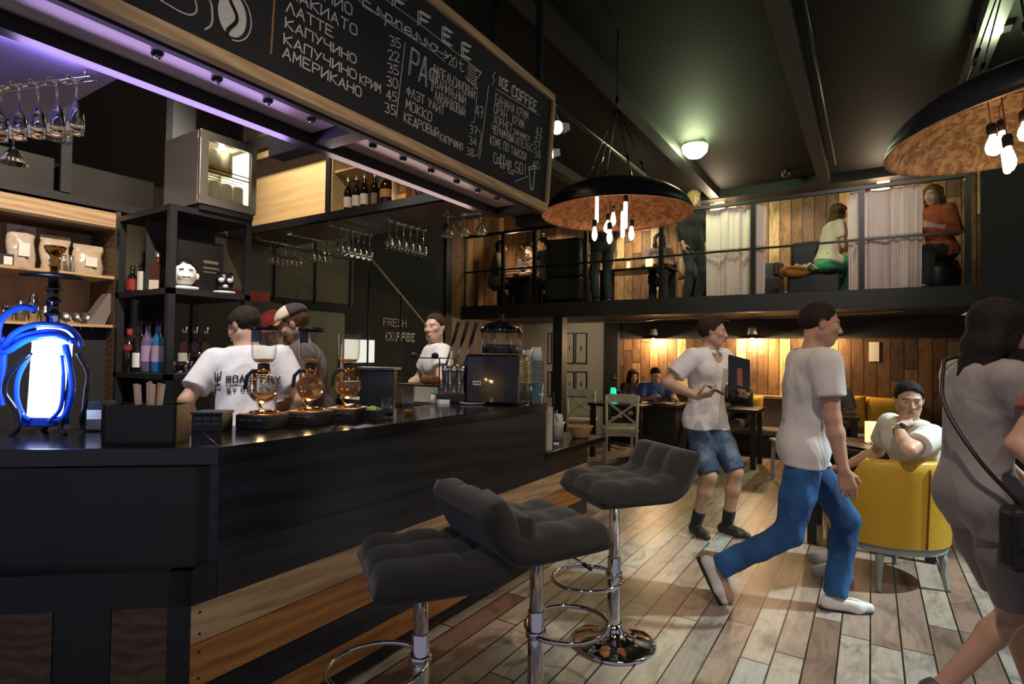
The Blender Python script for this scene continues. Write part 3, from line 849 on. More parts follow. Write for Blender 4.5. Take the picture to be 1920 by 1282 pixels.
# soffit boards with small spotlights behind the board
SOFF = wood_mat('soffit_wood', '#9a7f78', '#c8aba0', 'Y', rough=0.4)
fr = thing('ceiling_rig', 'black steel frame hung from the ceiling over the bar', 'frame', (-2.1, 1.5, 2.4))
def relf(m):
    m.v = [(x + 2.1, y - 1.5, z - 2.4) for x, y, z in m.v]; return m
ZS = 2.455
relf(MB().bb(-1.965, -1.935, -0.9, 3.40, 2.40, 2.46)).build('front_beam', BLACK, fr)
relf(MB().bb(-2.31, -2.25, -0.9, 3.30, 2.40, 2.52)).build('inner_beam', BLACK, fr)
for y in (1.73, 3.30):
    relf(MB().bb(-2.6 if y < 3 else -2.31, -1.965, y, y + 0.09, 2.41, 2.53)).build('cross_beam', BLACK, fr)
relf(MB().bb(-4.3, -2.0, 3.26, 3.30, 2.575, 2.64)).build('far_beam', BLACK, fr)
for (x, y) in ((-2.28, 0.5), (-2.28, 3.28), (-1.95, 3.36)):
    relf(MB().bb(x - 0.02, x + 0.02, y - 0.02, y + 0.02, 2.5, 3.99)).build('hanger', BLACKM, fr)
for k, (y0, y1) in enumerate(((-0.6, 1.715), (1.84, 3.28))):
    tag(MB().bb(-2.245, -1.97, y0, y1, ZS, ZS + 0.015).build('soffit_board', SOFF), ('long pale soffit board behind the near end of the menu board' if k == 0 else 'pale soffit board behind the far end of the menu board'), 'soffit panel')
tag(MB().bb(-3.3, -2.33, 0.1, 0.98, 2.455, 2.475).build('soffit_board', mat('violet_soffit_paint', '#8c80a4', 0.45, noise=0.1, nscale=4)), 'violet lit soffit panel above the hanging flute glasses, top left', 'soffit panel')
lamp('violet_strip_near', 'AREA', (-2.34, 1.15, 2.36), 3.2, (0.60, 0.42, 1.0), 1.0, (-2.09, 1.15, 2.46), size_y=0.03)
lamp('violet_strip_left', 'AREA', (-2.40, 0.62, 2.42), 0.9, (0.46, 0.38, 1.0), 0.5, (-2.7, 0.6, 2.5), size_y=0.02)
lamp('rose_fill_far', 'AREA', (-2.34, 2.5, 2.36), 1.6, (1.0, 0.70, 0.68), 1.2, (-2.09, 2.5, 2.46), size_y=0.03)  # added pink fill for the far soffit, no fixture
m = MB()
def mini(y, i, n):
    r = thing('mini_spotlight', '%s small dark spotlight from the near end of the soffit' % ORD[i], 'spotlight', (-2.10, y, ZS), 0, 'small soffit spotlights')
    if i == 0:
        h = MB().lathe([(0.020, 0.0), (0.020, -0.006), (0.0, -0.008)], n=14)
        for a in (0.3, 2.4, 4.5):
            h.ball((0.013 * math.cos(a), 0.013 * math.sin(a), -0.010), 0.009, 8, 6)
        h.build('swivel_base', BLACKM, r)
        MB().ball((0.004, -0.006, -0.018), 0.007, 8, 6).build('lens', CHROME, r)
    return r
spots_px = [(308, 91), (420, 140), (515, 182), (597, 217), (711, 268), (766, 293), (817, 316), (863, 337), (903, 354), (940, 369)]
first = None
for i, (u, v) in enumerate(spots_px):
    p = at(u, v, Z=ZS)
    if first is None:
        first = mini(p.y, 0, 10)
    else:
        dup(first, (-2.10, p.y, ZS), 0, '%s small dark spotlight from the near end of the soffit' % ORD[i])

# ================================================================ shelves over the far end of the bar
hs = thing('hanging_shelf', 'black framed hanging shelf with pale back panel over the bar end', 'shelf', (-4.07, 3.3, 2.6))
def relh(m):
    m.v = [(x + 4.07, y - 3.3, z - 2.6) for x, y, z in m.v]; return m
PANELW = wood_mat('pale_plywood', '#c2a87c', '#dcc59a', 'X', 0.5, 0.55, 0.3)
relh(MB().bb(-5.65, -4.09, 3.46, 3.48, 2.646, 3.98)).build('back_panel', PANELW, hs)
relh(MB().bb(-5.65, -2.5, 3.30, 3.86, 2.60, 2.645)).build('bottom_board', PANELW, hs)
relh(MB().bb(-4.09, -4.03, 3.285, 3.33, 2.64, 3.40)).build('post', BLACK, hs)
relh(MB().bb(-4.03, -4.015, 3.30, 3.84, 2.646, 3.30)).build('side_board', PANELW, hs)
relh(MB().bb(-4.01, -3.4, 3.32, 3.84, 3.0, 3.02)).build('upper_board', PANELW, hs)
relh(MB().bb(-3.30, -3.285, 3.31, 3.84, 2.646, 2.999)).build('divider', PANELW, hs)
relh(MB().bb(-4.01, -2.5, 3.845, 3.858, 2.646, 3.3)).build('dark_back', DARKWALL, hs)
relh(MB().bb(-5.6, -2.5, 3.285, 3.299, 2.575, 2.65)).build('front_rail', BLACK, hs)
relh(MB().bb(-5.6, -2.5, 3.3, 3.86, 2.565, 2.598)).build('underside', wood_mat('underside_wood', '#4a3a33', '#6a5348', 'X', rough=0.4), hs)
relh(MB().bb(-5.6, -4.09, 3.25, 3.31, 3.38, 3.5)).build('top_rail', BLACK, hs)

BOTTLE_GLASS = mat('dark_bottle_glass', '#15130f', 0.08, trans=0.0, coat=0.6)
GREEN_GLASS = mat('green_bottle_glass', '#16231a', 0.1, coat=0.5)
AMBER = mat('amber_spirit', '#4a2208', 0.12, coat=0.6)
CAPM = mat('silver_cap', '#b9b5ae', 0.3, 0.8)
LABELW = mat('cream_label', '#d8d2c4', 0.7)
LABELT = mat('tan_label', '#b38a55', 0.7)


def bottle(name, label, loc, h=0.30, r=0.036, body=None, lab=None, cap=None, group=None, square=False, neck=0.014, labh=(0.12, 0.42), rz=0):
    t = thing(name, label, 'bottle', loc, rz, group)
    if square:
        m = MB()
        p = rrect(2 * r, 2 * r, r * 0.3, 3)
        m.prism(p, 0, h * 0.62)
        m.lathe([(r * 0.98, h * 0.62), (r * 0.6, h * 0.68), (neck, h * 0.73), (neck, h * 0.9)], n=16)
    else:
        m = MB().lathe([(0, 0), (r * .9, 0), (r, h * 0.02), (r, h * 0.55), (r * 0.85, h * 0.62), (neck * 1.15, h * 0.72), (neck, h * 0.78), (neck, h * 0.9), (neck * .9, h * .905), (0, h * .905)], n=18)
    m.build('glass_body', body or BOTTLE_GLASS, t)
    MB().lathe([(neck * 1.12, h * 0.86), (neck * 1.12, h), (0, h)], n=14).build('cap', cap or CAPM, t)
    if lab:
        if square:
            MB().bb(-r * .8, r * .8, -r - 0.001, -r + 0.001, h * labh[0], h * labh[1]).build('label', lab, t)
        else:
            MB().lathe([(r + 0.0008, h * labh[0]), (r + 0.0008, h * labh[1])], n=18).build('label', lab, t)
    return t

zsh = 2.646
for i, x in enumerate((-3.89, -3.785, -3.685)):
    bottle('wine_bottle', '%s cream-labelled bottle from the left on the hanging shelf' % ORD[i], (x, 3.37, zsh), 0.31, 0.036, None, LABELW, None, 'bottles on the hanging shelf')
bottle('wine_bottle', 'slim dark bottle with a small grey label on the hanging shelf', (-3.56, 3.37, zsh), 0.30, 0.03, None, mat('grey_label', '#77736b', .7), None, 'bottles on the hanging shelf', labh=(.06, .4))
bottle('liquor_bottle', 'broad bottle with a tan label below its long neck, on the hanging shelf', (-3.43, 3.38, zsh), 0.31, 0.056, mat('amber_dark', '#2a1608', .1, coat=.6), LABELT, None, 'bottles on the hanging shelf', labh=(.2, .42))
bx = thing('whisky_carton', 'tall brown and gold carton right of the shelf divider', 'box', (-3.22, 3.38, zsh), 0, None)
MB().bb(-0.045, 0.045, -0.04, 0.04, 0, 0.26).build('carton', mat('brown_carton', '#53341c', .5), bx, bevel=0.003)
m = MB()
for z in (0.1, 0.15, 0.2):
    m.tube([(0.016 * math.cos(a), -0.041, z + 0.018 * math.sin(a)) for a in [2 * PI * k / 14 for k in range(14)]], 0.003, 5, closed=True)
m.build('gold_rings', mat('gold_print', '#c08a3e', .4, .4), bx)
MB().bb(-0.045, 0.045, -0.0415, -0.0402, 0.02, 0.06).build('gold_band', MATS['gold_print'], bx)
def shotglass(name, label, loc, r, h, group=None):
    t = tag(MB().lathe([(0, 0.004), (r * .8, 0.004), (r * .95, h), (r, h), (r * .88, 0), (0, 0)], n=16).build(name, GLASS, loc=loc), label, 'glass', group)
    return t
shotglass('tumbler', 'clear tumbler right of the gold carton on the hanging shelf', (-3.07, 3.38, zsh), 0.035, 0.1)
for i, x in enumerate((-2.92, -2.84, -2.76)):
    shotglass('small_glass', '%s small glass from the left at the shelf end' % ORD[i], (x, 3.37, zsh), 0.026, 0.07, 'small glasses at the shelf end')
for i, x in enumerate((-3.85, -3.7, -3.55)):
    bottle('storage_bottle', '%s dim bottle from the left on the upper hanging board' % ORD[i], (x, 3.5, 3.021), 0.25, 0.04, None, None, None, 'bottles on the upper hanging board')

# ---------------------------------------------------------------- glass racks and hanging glasses
def wineprof(h=0.21, r=0.036, flute=False):
    # hanging upside down: foot at z=0, bowl mouth at z=-h
    if flute:
        o = [(0.032, 0.0), (0.030, -0.003), (0.004, -0.012), (0.0035, -h * .38), (0.012, -h * .46), (r * .85, -h * .62), (r, -h * .8), (r * .92, -h)]
    else:
        o = [(0.034, 0.0), (0.032, -0.003), (0.004, -0.012), (0.0035, -h * .45), (0.012, -h * .5), (r * .8, -h * .6), (r, -h * .75), (r * .8, -h)]
    inn = [(max(a - 0.0018, 0.0), b) for a, b in reversed(o[4:])]
    return o + inn + [(0, -h * .5)]
MARTINI = [(0.034, 0.0), (0.032, -0.003), (0.004, -0.010), (0.0035, -0.085), (0.012, -0.095), (0.058, -0.165), (0.0565, -0.1655), (0.010, -0.099), (0, -0.098)]
WGL = mat('stemware_glass', '#f4f6f4', 0.02, trans=1.0, ior=1.42)

def glass_rack(label, a, b, rods=2, bracket=0.03):
    a, b = Vector(a), Vector(b)
    d = (b - a).normalized(); n = Vector((-d.y, d.x, 0))
    t = thing('glass_rack', label, 'glass rack', a)
    for s in (-1, 1):
        MB().tube([n * (s * 0.016) + Vector((0, 0, 0)), (b - a) + n * (s * 0.016)], 0.0035, 6).build('rod', CHROME, t)
    for q in (Vector((0, 0, 0)) + d * 0.02, (b - a) - d * 0.02):
        m = MB()
        m.tube([q - n * 0.024, q - n * 0.024 + Vector((0, 0, 0.045)), q + n * 0.024 + Vector((0, 0, 0.045)), q + n * 0.024, q - n * 0.024], 0.003, 6)
        m.build('bracket', CHROME, t)
    return t
protos = {}
def hang(kind, loc, label, group):
    prof = {'wine': wineprof(.235, .036), 'flute': wineprof(.21, .03, True), 'tall': wineprof(.225, .03), 'martini': MARTINI}[kind]
    if kind not in protos:
        o = MB().lathe(prof, n=18).build('martini_glass' if kind == 'martini' else ('champagne_flute' if kind in ('flute',) else 'wine_glass'), WGL, loc=loc)
        protos[kind] = o
    else:
        o = protos[kind].copy(); COL.objects.link(o); o.location = loc
    return tag(o, label, 'glass', group)
def fill(rack, kind, a, b, n, where, group, z=None, s0=0.1, s1=0.95):
    a, b = Vector(a), Vector(b)
    for i in range(n):
        p = a.lerp(b, s0 + (s1 - s0) * i / max(1, n - 1))
        hang(kind, (p.x, p.y, p.z + 0.005), '%s %s from the near end %s' % (ORD[i], {'martini': 'hanging martini glass', 'flute': 'hanging flute'}.get(kind, 'hanging wine glass'), where), group)
RZ = 2.515
ra = [((-5.10, 3.28, RZ), (-5.12, 3.82, RZ)), ((-4.62, 3.30, RZ), (-4.63, 3.80, RZ)), ((-3.98, 3.24, RZ), (-4.00, 3.76, RZ)), ((-3.40, 3.34, RZ), (-3.40, 3.84, RZ))]
glass_rack('chrome glass rack nearest the tall black shelving rack', *ra[0]); fill(0, 'tall', *ra[0], 7, 'on the leftmost rack', 'glasses on the leftmost rack', s0=.3)
glass_rack('chrome glass rack with only four glasses', *ra[1]); fill(1, 'tall', *ra[1], 4, 'on the four-glass rack', 'glasses on the four-glass rack', s0=.55)
glass_rack('chrome glass rack under the shelf post', *ra[2]); fill(2, 'wine', *ra[2], 6, 'on the rack under the shelf post', 'glasses under the shelf post', s0=.25)
glass_rack('chrome glass rack under the bottles', *ra[3]); fill(3, 'wine', *ra[3], 6, 'on the rack under the bottles', 'glasses under the bottles', s0=.1)
r5 = ((-2.86, 3.45, 2.50), (-2.52, 3.50, 2.50))
glass_rack('chrome glass rack with three martini glasses', *r5)
fill(4, 'martini', *r5, 3, 'on the rack at the shelf end', 'martini glasses at the shelf end', s0=.1)
m = MB().tube([(-2.75, 3.38, 2.44), (-1.93, 3.38, 2.44)], 0.006, 8)
tag(m.build('steel_rod', STEEL), 'long pale steel rod from the glass racks to the board corner', 'rod')
rl = ((-2.95, 0.72, 2.43), (-2.53, 0.88, 2.43))
glass_rack('chrome glass rack with flutes under the violet soffit', (-3.05, 0.69, 2.43), (-2.45, 0.91, 2.43))
fill(5, 'flute', *rl, 6, 'under the violet soffit', 'flutes under the violet soffit', s0=0.0, s1=1.0)
glass_rack('small chrome rack deeper behind the flutes, holding one martini glass', (-3.35, 0.86, 2.43), (-3.35, 1.15, 2.43))
hang('martini', (-3.35, 0.93, 2.435), 'martini glass hanging alone behind the flutes, top left', 'martini glass top left')

# ---------------------------------------------------------------- tall black rack with bottles, fridge on top
SX0, SX1, SY0, SY1 = -4.18, -3.5, 1.70, 2.22
rk = thing('shelving_rack', 'tall black steel shelving rack with bottles behind the bar', 'rack', (-3.84, 1.96, 0))
def relr(m):
    m.v = [(x + 3.84, y - 1.96, z) for x, y, z in m.v]; return m
DGREY = mat('graphite_metal', '#262628', 0.4, noise=0.2, nscale=8)
for x in (SX0, SX1 - 0.04):
    for y in (SY0, SY1 - 0.04):
        relr(MB().bb(x, x + 0.04, y, y + 0.04, 0, 2.25)).build('post', DGREY, rk)
for z in (1.235, 1.75, 2.25, 0.9):
    relr(MB().bb(SX0, SX1, SY0, SY1, z, z + 0.035)).build('shelf', DGREY, rk)
relr(MB().bb(SX0 + 0.3, SX0 + 0.31, SY0 + 0.04, SY1 - 0.04, 1.80, 2.24)).build('back_sheet', DARKWALL, rk)

fg = thing('display_fridge', 'small steel display fridge with a glass door on the black rack', 'fridge', (-3.5, 1.85, 2.30))
W, H_, D = 0.375, 0.48, 0.40
STEELW = mat('satin_steel', '#bcb2aa', 0.38, 0.85, noise=0.1, nscale=30)
m = MB()
m.bb(-D, 0, 0, 0.012, 0.02, H_); m.bb(-D, 0, W - 0.012, W, 0.02, H_); m.bb(-D, 0, 0.012, W - 0.012, 0.02, 0.04); m.bb(-D, 0, 0.012, W - 0.012, H_ - 0.012, H_); m.bb(-D, -D + 0.012, 0.012, W - 0.012, 0.04, H_ - 0.012)
m.build('cabinet', STEELW, fg)
m = MB()
m.bb(-D + 0.013, -0.005, 0.013, 0.02, 0.041, H_ - 0.013); m.bb(-D + 0.013, -0.005, W - 0.02, W - 0.013, 0.041, H_ - 0.013); m.bb(-D + 0.013, -D + 0.02, 0.02, W - 0.02, 0.041, H_ - 0.013)
m.build('liner', mat('fridge_white', '#c9c6b8', 0.5), fg)
dr = MB(); fw = 0.052
dr.bb(0.002, 0.03, 0, W, 0.02, 0.02 + fw); dr.bb(0.002, 0.03, 0, W, H_ - fw, H_); dr.bb(0.002, 0.03, 0, fw, 0.02 + fw, H_ - fw); dr.bb(0.002, 0.03, W - fw * .7, W, 0.02 + fw, H_ - fw)
door = dr.build('door', STEELW, fg, bevel=0.002)
MB().bb(0.012, 0.016, fw, W - fw * .7, 0.02 + fw, H_ - fw).build('door_pane', mat('door_glass', '#ffffff', 0.0, trans=1.0, ior=1.02), door)
m = MB()
for k in range(5):
    m.tube([(-0.03 - k * 0.06, 0.02, 0.245), (-0.03 - k * 0.06, W - 0.02, 0.245)], 0.003, 6)
m.tube([(-0.02, 0.02, 0.245), (-0.02, W - 0.02, 0.245)], 0.004, 6); m.tube([(-0.02, 0.02, 0.27), (-0.02, W - 0.02, 0.27)], 0.004, 6)
m.build('wire_shelf', mat('black_wire', '#222222', .4), fg)
MB().bb(-D + 0.05, -0.03, W - 0.0225, W - 0.0205, 0.06, H_ - 0.03).build('light_panel', mat('fridge_light', '#ffffff', .5, emit='#fff6d2', estr=3.0), fg)
MB().bb(-D, 0.02, 0.01, W - 0.01, -0.015, 0.018).build('plinth', BLACK, fg)
lamp('fridge_lamp', 'POINT', (-0.02, 0.16, H_ - 0.06), 0.3, (1, 0.97, 0.8), 0.02, parent=fg)
YCAN = mat('yellow_can', '#f6efc4', .4)
for row, z in ((0, 0.042), (1, 0.25)):
    for i in range(4 if row == 0 else 3):
        y = 1.85 + 0.06 + i * 0.08
        c = thing('drink_can', '%s yellow can from the left on the %s level of the display fridge' % (ORD[i], 'lower' if row == 0 else 'upper'), 'can', (-3.56, y, 2.30 + z), 0, 'cans in the display fridge')
        MB().lathe([(0, 0), (0.030, 0), (0.037, 0.008), (0.037, 0.145), (0.030, 0.158), (0.0, 0.156)], n=18).build('body', YCAN, c)
        MB().lathe([(0.0375, 0.015), (0.0375, 0.05)], n=18).build('print_band', mat('can_orange', '#d9a545', .4), c)
tag(MB().bb(-4.0, -3.91, 1.90, 2.05, 2.335, 3.99).build('air_duct', mat('galvanised_duct', '#8e9490', .5, .2)), 'square steel air duct rising behind the display fridge', 'duct')

# bottles on the rack's open side and shelves
bottle('liquor_bottle', 'dark liqueur bottle with a pale pointed label on the upper rack shelf', (-4.00, 1.785, 1.786), 0.27, 0.034, None, LABELW, mat('black_cap', '#1b1b1b', .4), 'rack bottles', labh=(.05, .5))
bottle('liquor_bottle', 'square whisky bottle with a cream label and grey cap on the upper rack shelf', (-3.87, 1.81, 1.786), 0.26, 0.04, AMBER, LABELW, CAPM, 'rack bottles', square=True, rz=0.6, labh=(.04, .28))
bottle('liquor_bottle', 'short red-labelled bottle left of the liqueur on the upper rack shelf', (-4.10, 1.765, 1.786), 0.18, 0.036, None, mat('red_label', '#8e2620', .6), MATS['black_cap'], 'rack bottles', labh=(.1, .5))
bottle('wine_bottle', 'black wine bottle with a white label on the lower rack shelf', (-4.02, 1.78, 1.271), 0.36, 0.036, None, PAPER, MATS['black_cap'], 'rack bottles', labh=(.08, .34))
PINKL = mat('mauve_label', '#a993b4', .6)
bottle('syrup_bottle', 'clear syrup bottle with a mauve label beside the blue one', (-3.93, 1.79, 1.271), 0.34, 0.037, mat('violet_glass', '#6b5d86', .1, coat=.5), PINKL, MATS['black_cap'], 'rack bottles', labh=(.2, .5))
bottle('syrup_bottle', 'bright blue syrup bottle with a mauve label on the lower rack shelf', (-3.82, 1.80, 1.271), 0.34, 0.037, mat('blue_syrup', '#1f6fa8', .1, coat=.5), PINKL, MATS['black_cap'], 'rack bottles', labh=(.2, .5))
bottle('liquor_bottle', 'small red-topped bottle at the left of the lower rack shelf', (-4.12, 1.765, 1.271), 0.28, 0.036, None, MATS['red_label'], MATS['red_label'], 'rack bottles', labh=(.5, .62))

def head_figurine(label, loc, rz, ears):
    t = thing('head_figurine', label, 'figurine', loc, rz)
    WF = mat('figurine_white', '#e9e4da', .35); BF = mat('figurine_black', '#141414', .3)
    MB().lathe([(0, 0), (0.05, 0), (0.05, 0.012), (0.03, 0.014)], n=20).build('stand', WF, t)
    b = MB().ball((0, 0, 0.062), (0.042, 0.04, 0.05), 18, 12)
    if ears == 'cat':
        for s in (-1, 1):
            b.cyl((s * 0.026, 0, 0.098), (s * 0.03, 0, 0.128), 0.012, 0.001, 10)
    b.build('head', BF if ears == 'cat' else WF, t)
    if ears == 'cat':
        for s in (-1, 1):
            MB().ball((s * 0.018, -0.034, 0.066), (0.016, 0.008, 0.012), 10, 8).build('eye_disc', WF, t)
        MB().ball((0, -0.034, 0.036), (0.013, 0.008, 0.008), 10, 8).build('muzzle', WF, t)
    else:
        MB().ball((0, 0.012, 0.082), (0.046, 0.042, 0.042), 18, 12).build('hair', BF, t)
        MB().ball((0, -0.032, 0.052), (0.028, 0.014, 0.018), 12, 8).build('muzzle', WF, t)
        for s in (-1, 1):
            MB().ball((s * 0.043, 0, 0.056), (0.009, 0.008, 0.013), 10, 8).build('ear', WF, t)
        m = MB()
        for s in (-1, 1):
            m.tube([(s * 0.008, -0.0405, 0.078), (s * 0.024, -0.037, 0.075)], 0.0022, 5)
        m.tube([(-0.014, -0.0445, 0.047), (0.014, -0.0445, 0.047)], 0.0016, 5)
        m.build('features', BF, t)
    return t
head_figurine('black and white round head figurine with big ears on the rack shelf', (-3.58, 1.83, 1.786), 1.25, 'ears').scale = (1.6,) * 3
head_figurine('small black figurine head with white eyes and pointed ears on the rack shelf', (-3.57, 2.08, 1.786), 1.2, 'cat').scale = (1.3,) * 3
bx = thing('gift_box', 'tall black box with pale print behind the figurines', 'box', (-3.74, 1.97, 1.786))
MB().bb(-0.06, 0.06, -0.13, 0.16, 0, 0.34).build('carton', mat('black_card', '#201c1c', .5), bx)
m = MB()
for z, h in ((0.2, .02), (0.165, .012), (0.14, .008)):
    m.bb(0.0601, 0.0615, 0.03, 0.13, z, z + h)
m.build('pale_print', mat('dull_gold', '#83735c', .6), bx)
MB().bb(0.0601, 0.0615, -0.1, -0.03, 0.17, 0.18).build('side_print', MATS['dull_gold'], bx)
for i in range(3):
    shotglass('square_tumbler', '%s tumbler from the left on the lowest rack shelf' % ORD[i], (-3.54, 1.80 + i * 0.1, 1.271 - 0.0), 0.042, 0.075, 'tumblers on the rack')
    shotglass('stacked_glass', '%s upper glass from the left behind the rack tumblers' % ORD[i], (-3.64, 1.93 + i * 0.09, 1.271), 0.036, 0.13, 'tall glasses on the rack')
bottle('spirit_bottle', 'dark bottle with an orange white-marked label on the low shelf', (-3.58, 2.16, 1.271), 0.30, 0.035, None, mat('orange_label', '#c9772e', .6), None, 'rack bottles', labh=(.3, .6))

for i, (y, c_) in enumerate(((1.95, '#3a2417'), (2.02, '#2c1f2c'), (2.09, '#43301a'))):
    bottle('spirit_bottle', '%s dim spirit bottle from the left at the back of the low rack shelf' % ORD[i], (-3.80, y, 1.271), 0.30, 0.033, mat('spirit_' + 'abc'[i], c_, .1, coat=.5), LABELT if i else LABELW, None, 'bottles at the back of the low rack shelf')
for i, y in enumerate((1.83, 1.92)):
    bottle('spirit_bottle', '%s tall dark bottle from the left deep on the upper rack shelf' % ORD[i], (-3.95 + .0, y + .13, 1.786), 0.30, 0.034, None, LABELT, None, 'bottles deep on the upper rack shelf')

# ---------------------------------------------------------------- wooden wall shelves with bags and jars
sw = thing('wall_shelving', 'pale wooden shelving with bags and jars behind the bar', 'shelving', (-4.4, 0.9, 0))
def rels(m):
    m.v = [(x + 4.4, y - 0.9, z) for x, y, z in m.v]; return m
BACKW = wood_mat('shelf_back_wood', '#9a7b5a', '#c6a782', 'Z', 0.5, 0.6, 0.3)
rels(MB().bb(-4.58, -4.56, -0.4, 1.73, 1.2, 2.32)).build('back_panel', BACKW, sw)
for z in (1.555, 1.875):
    rels(MB().bb(-4.56, -4.2, -0.4, 1.70, z, z + 0.018)).build('shelf_board', LWOOD_Y, sw)
rels(MB().bb(-4.56, -4.2, -0.4, 1.70, 2.2, 2.215)).build('top_board', DWOOD_Y, sw)
rels(MB().bb(-4.215, -4.2, -0.4, 1.70, 2.216, 2.31)).build('fascia', LWOOD_Y, sw)
rels(MB().bb(-4.56, -4.19, 1.70, 1.725, 0.9, 2.32)).build('side_board', DWOOD_Y, sw)
rels(MB().bb(-4.56, -4.3, -0.4, 1.70, 0.9, 1.545)).build('dark_back', DARKWALL, sw)
tp = thing('upper_cabinet', 'dark olive cabinet row above the wooden shelves', 'cabinet', (-4.4, 0.9, 2.33))
MB().bb(-0.18, 0.19, -1.3, 1.02, 0, 0.05).build('bottom_rail', BLACK, tp)
for i in range(3):
    y0 = -0.6 + i * 0.57
    MB().bb(-0.18, 0.17, y0, y0 + 0.5, 0.052, 0.25).build('door', mat('dark_olive_panel', '#1e1c19', .5, noise=.15, nscale=4), tp)
for y in (0.0, 0.53):
    MB().bb(0.172, 0.2, y - 0.035, y + 0.02, 0.052, 0.75).build('post', BLACK, tp)
KRAFT = mat('clear_bag', '#c9b49c', 0.25, noise=.3, nscale=30, bump=.4, coat=.4)
def bag(label, loc, w, h, d, rz, material):
    t = thing('snack_bag', label, 'bag', loc, rz, 'bags on the wooden shelf')
    P = []
    for j in range(9):
        z = h * j / 8
        k = math.sin(PI * min(1, 0.12 + j / 8.6)) ** 0.6
        P.append([(w / 2 * math.cos(a) * (0.9 + 0.1 * math.sin(3 * a + j)), d / 2 * k * math.sin(a) * (1 + 0.2 * math.sin(5 * a + 2 * j)), z) for a in [2 * PI * i / 20 for i in range(20)]])
    MB().grid(P, closed_u=True).build('bag_body', material, t)
    MB().bb(-w / 2 * .92, w / 2 * .92, -0.003, 0.003, h * .9, h * 1.06).build('sealed_top', material, t)
    MB().bb(-w * .18, w * .18, -d / 2 * 1.02 - .012, -d / 2 * .9 - .012, h * .3, h * .62).build('sticker', PAPER, t)
ROASTB = mat('brown_bag', '#6e5646', 0.35, noise=.3, nscale=25, bump=.4)
bag('crumpled clear bag nearest the rack on the upper wooden shelf', (-4.34, 1.60, 1.894), 0.18, 0.19, 0.09, PI / 2, KRAFT)
bag('brown paper-labelled bag second from the rack on the upper wooden shelf', (-4.36, 1.43, 1.894), 0.17, 0.22, 0.09, PI / 2, KRAFT)
bag('tall clear bag above the hookah stem on the upper wooden shelf', (-4.36, 1.26, 1.894), 0.15, 0.25, 0.09, PI / 2, mat('pale_bag', '#cbb9a8', .25, noise=.3, nscale=30, bump=.4, coat=.4))
bag('dark nut-filled bag at the left end of the upper wooden shelf', (-4.36, 1.0, 1.894), 0.2, 0.17, 0.1, PI / 2, ROASTB)
bx = thing('tea_tin', 'small black box with a white label on the upper wooden shelf', 'box', (-4.32, 1.165, 1.894), PI / 2)
MB().bb(-0.045, 0.045, -0.03, 0.03, 0, 0.075).build('tin', BLACK, bx, bevel=.002)
MB().bb(-0.002, 0.038, -0.0315, -0.0305, 0.012, 0.06).build('label', PAPER, bx)
JAR = mat('jar_glass', '#dfe3e0', 0.05, trans=0.9, ior=1.2)
for i, y in enumerate((1.40, 1.435, 1.475)):
    t = thing('spice_jar', '%s small spice jar from the left before the bags' % ORD[i], 'jar', (-4.24, y, 1.894), 0, 'spice jars on the upper shelf')
    MB().lathe([(0, 0), (0.017, 0), (0.017, 0.075), (0.012, 0.085)], n=14).build('jar_body', JAR, t)
    MB().lathe([(0.014, 0.08), (0.014, 0.105), (0, 0.105)], n=14).build('lid', CAPM, t)
for i, (y, h, r) in enumerate(((1.13, .11, .03), (1.19, .09, .032), (1.25, .12, .028), (1.31, .16, .03), (1.37, .1, .03))):
    t = thing('steel_shaker', '%s bar tin from the left on the lower wooden shelf' % ORD[i], 'bar tool', (-4.3, y, 1.574), 0, 'bar tins on the lower wooden shelf')
    MB().lathe([(0, 0), (r * .8, 0), (r, h * .7), (r * .7, h * .8), (r * .6, h)], n=16).build('cup', CHROME if i % 2 else STEEL, t)
    MB().lathe([(r * .62, h), (r * .3, h * 1.15), (0, h * 1.15)], n=16).build('cap', STEEL, t)
for i, y in enumerate((1.46, 1.52, 1.57)):
    t = thing('strainer', '%s steel strainer from the left on the lower wooden shelf' % ORD[i], 'bar tool', (-4.27, y, 1.574 + 0.04), 0, 'strainers on the lower wooden shelf', rot=(0.3 * i, 1.1, 0.4 * i))
    MB().lathe([(0.0, -0.006), (0.036, -0.004), (0.04, 0.004), (0.036, 0.004)], n=18).build('bowl', STEEL, t)
    MB().tube([(0.035, 0, 0), (0.09, 0, 0.004)], 0.004, 6).build('handle', STEEL, t)
m = MB(); m.extrude([(0, 0), (0.1, 0), (0.17, 0.19), (0.12, 0.21)], (-4.36, 1.57, 1.574), (0, 1, 0), (0, 0, 1), (1, 0, 0), 0.12)
tag(m.build('leaning_carton', mat('grey_carton', '#7a6f68', .7), bevel=.002), 'grey carton leaning against the side of the lower wooden shelf', 'box')

# dim things under the wooden shelves
tag(MB().lathe([(0, 0), (0.05, 0), (0.055, 0.16), (0.05, 0.17), (0, 0.17)], n=20).build('grey_canister', mat('blue_grey_plastic', '#4a4858', .5), loc=(-4.15, 1.33, 1.15)), 'dim blue-grey canister under the wooden shelves right of the hookah', 'canister')
gr = thing('coffee_grinder', 'dim coffee grinder on the bench under the wooden shelves', 'grinder', (-4.0, 1.33, 0.902))
MB().bb(-0.07, 0.07, -0.06, 0.06, 0, 0.245).build('body', mat('blue_grey_plastic', '#4a4858', .5), gr, bevel=.01)
MB().bb(0.07, 0.1, -0.02, 0.02, 0.12, 0.15).build('spout', DSTEEL, gr)

# ================================================================ things on the bar top
ZT = 1.0905
def on(u, v, z=ZT):
    return at(u, v, Z=z)
GOLD = mat('brass', '#c88d4a', 0.15, 1.0)
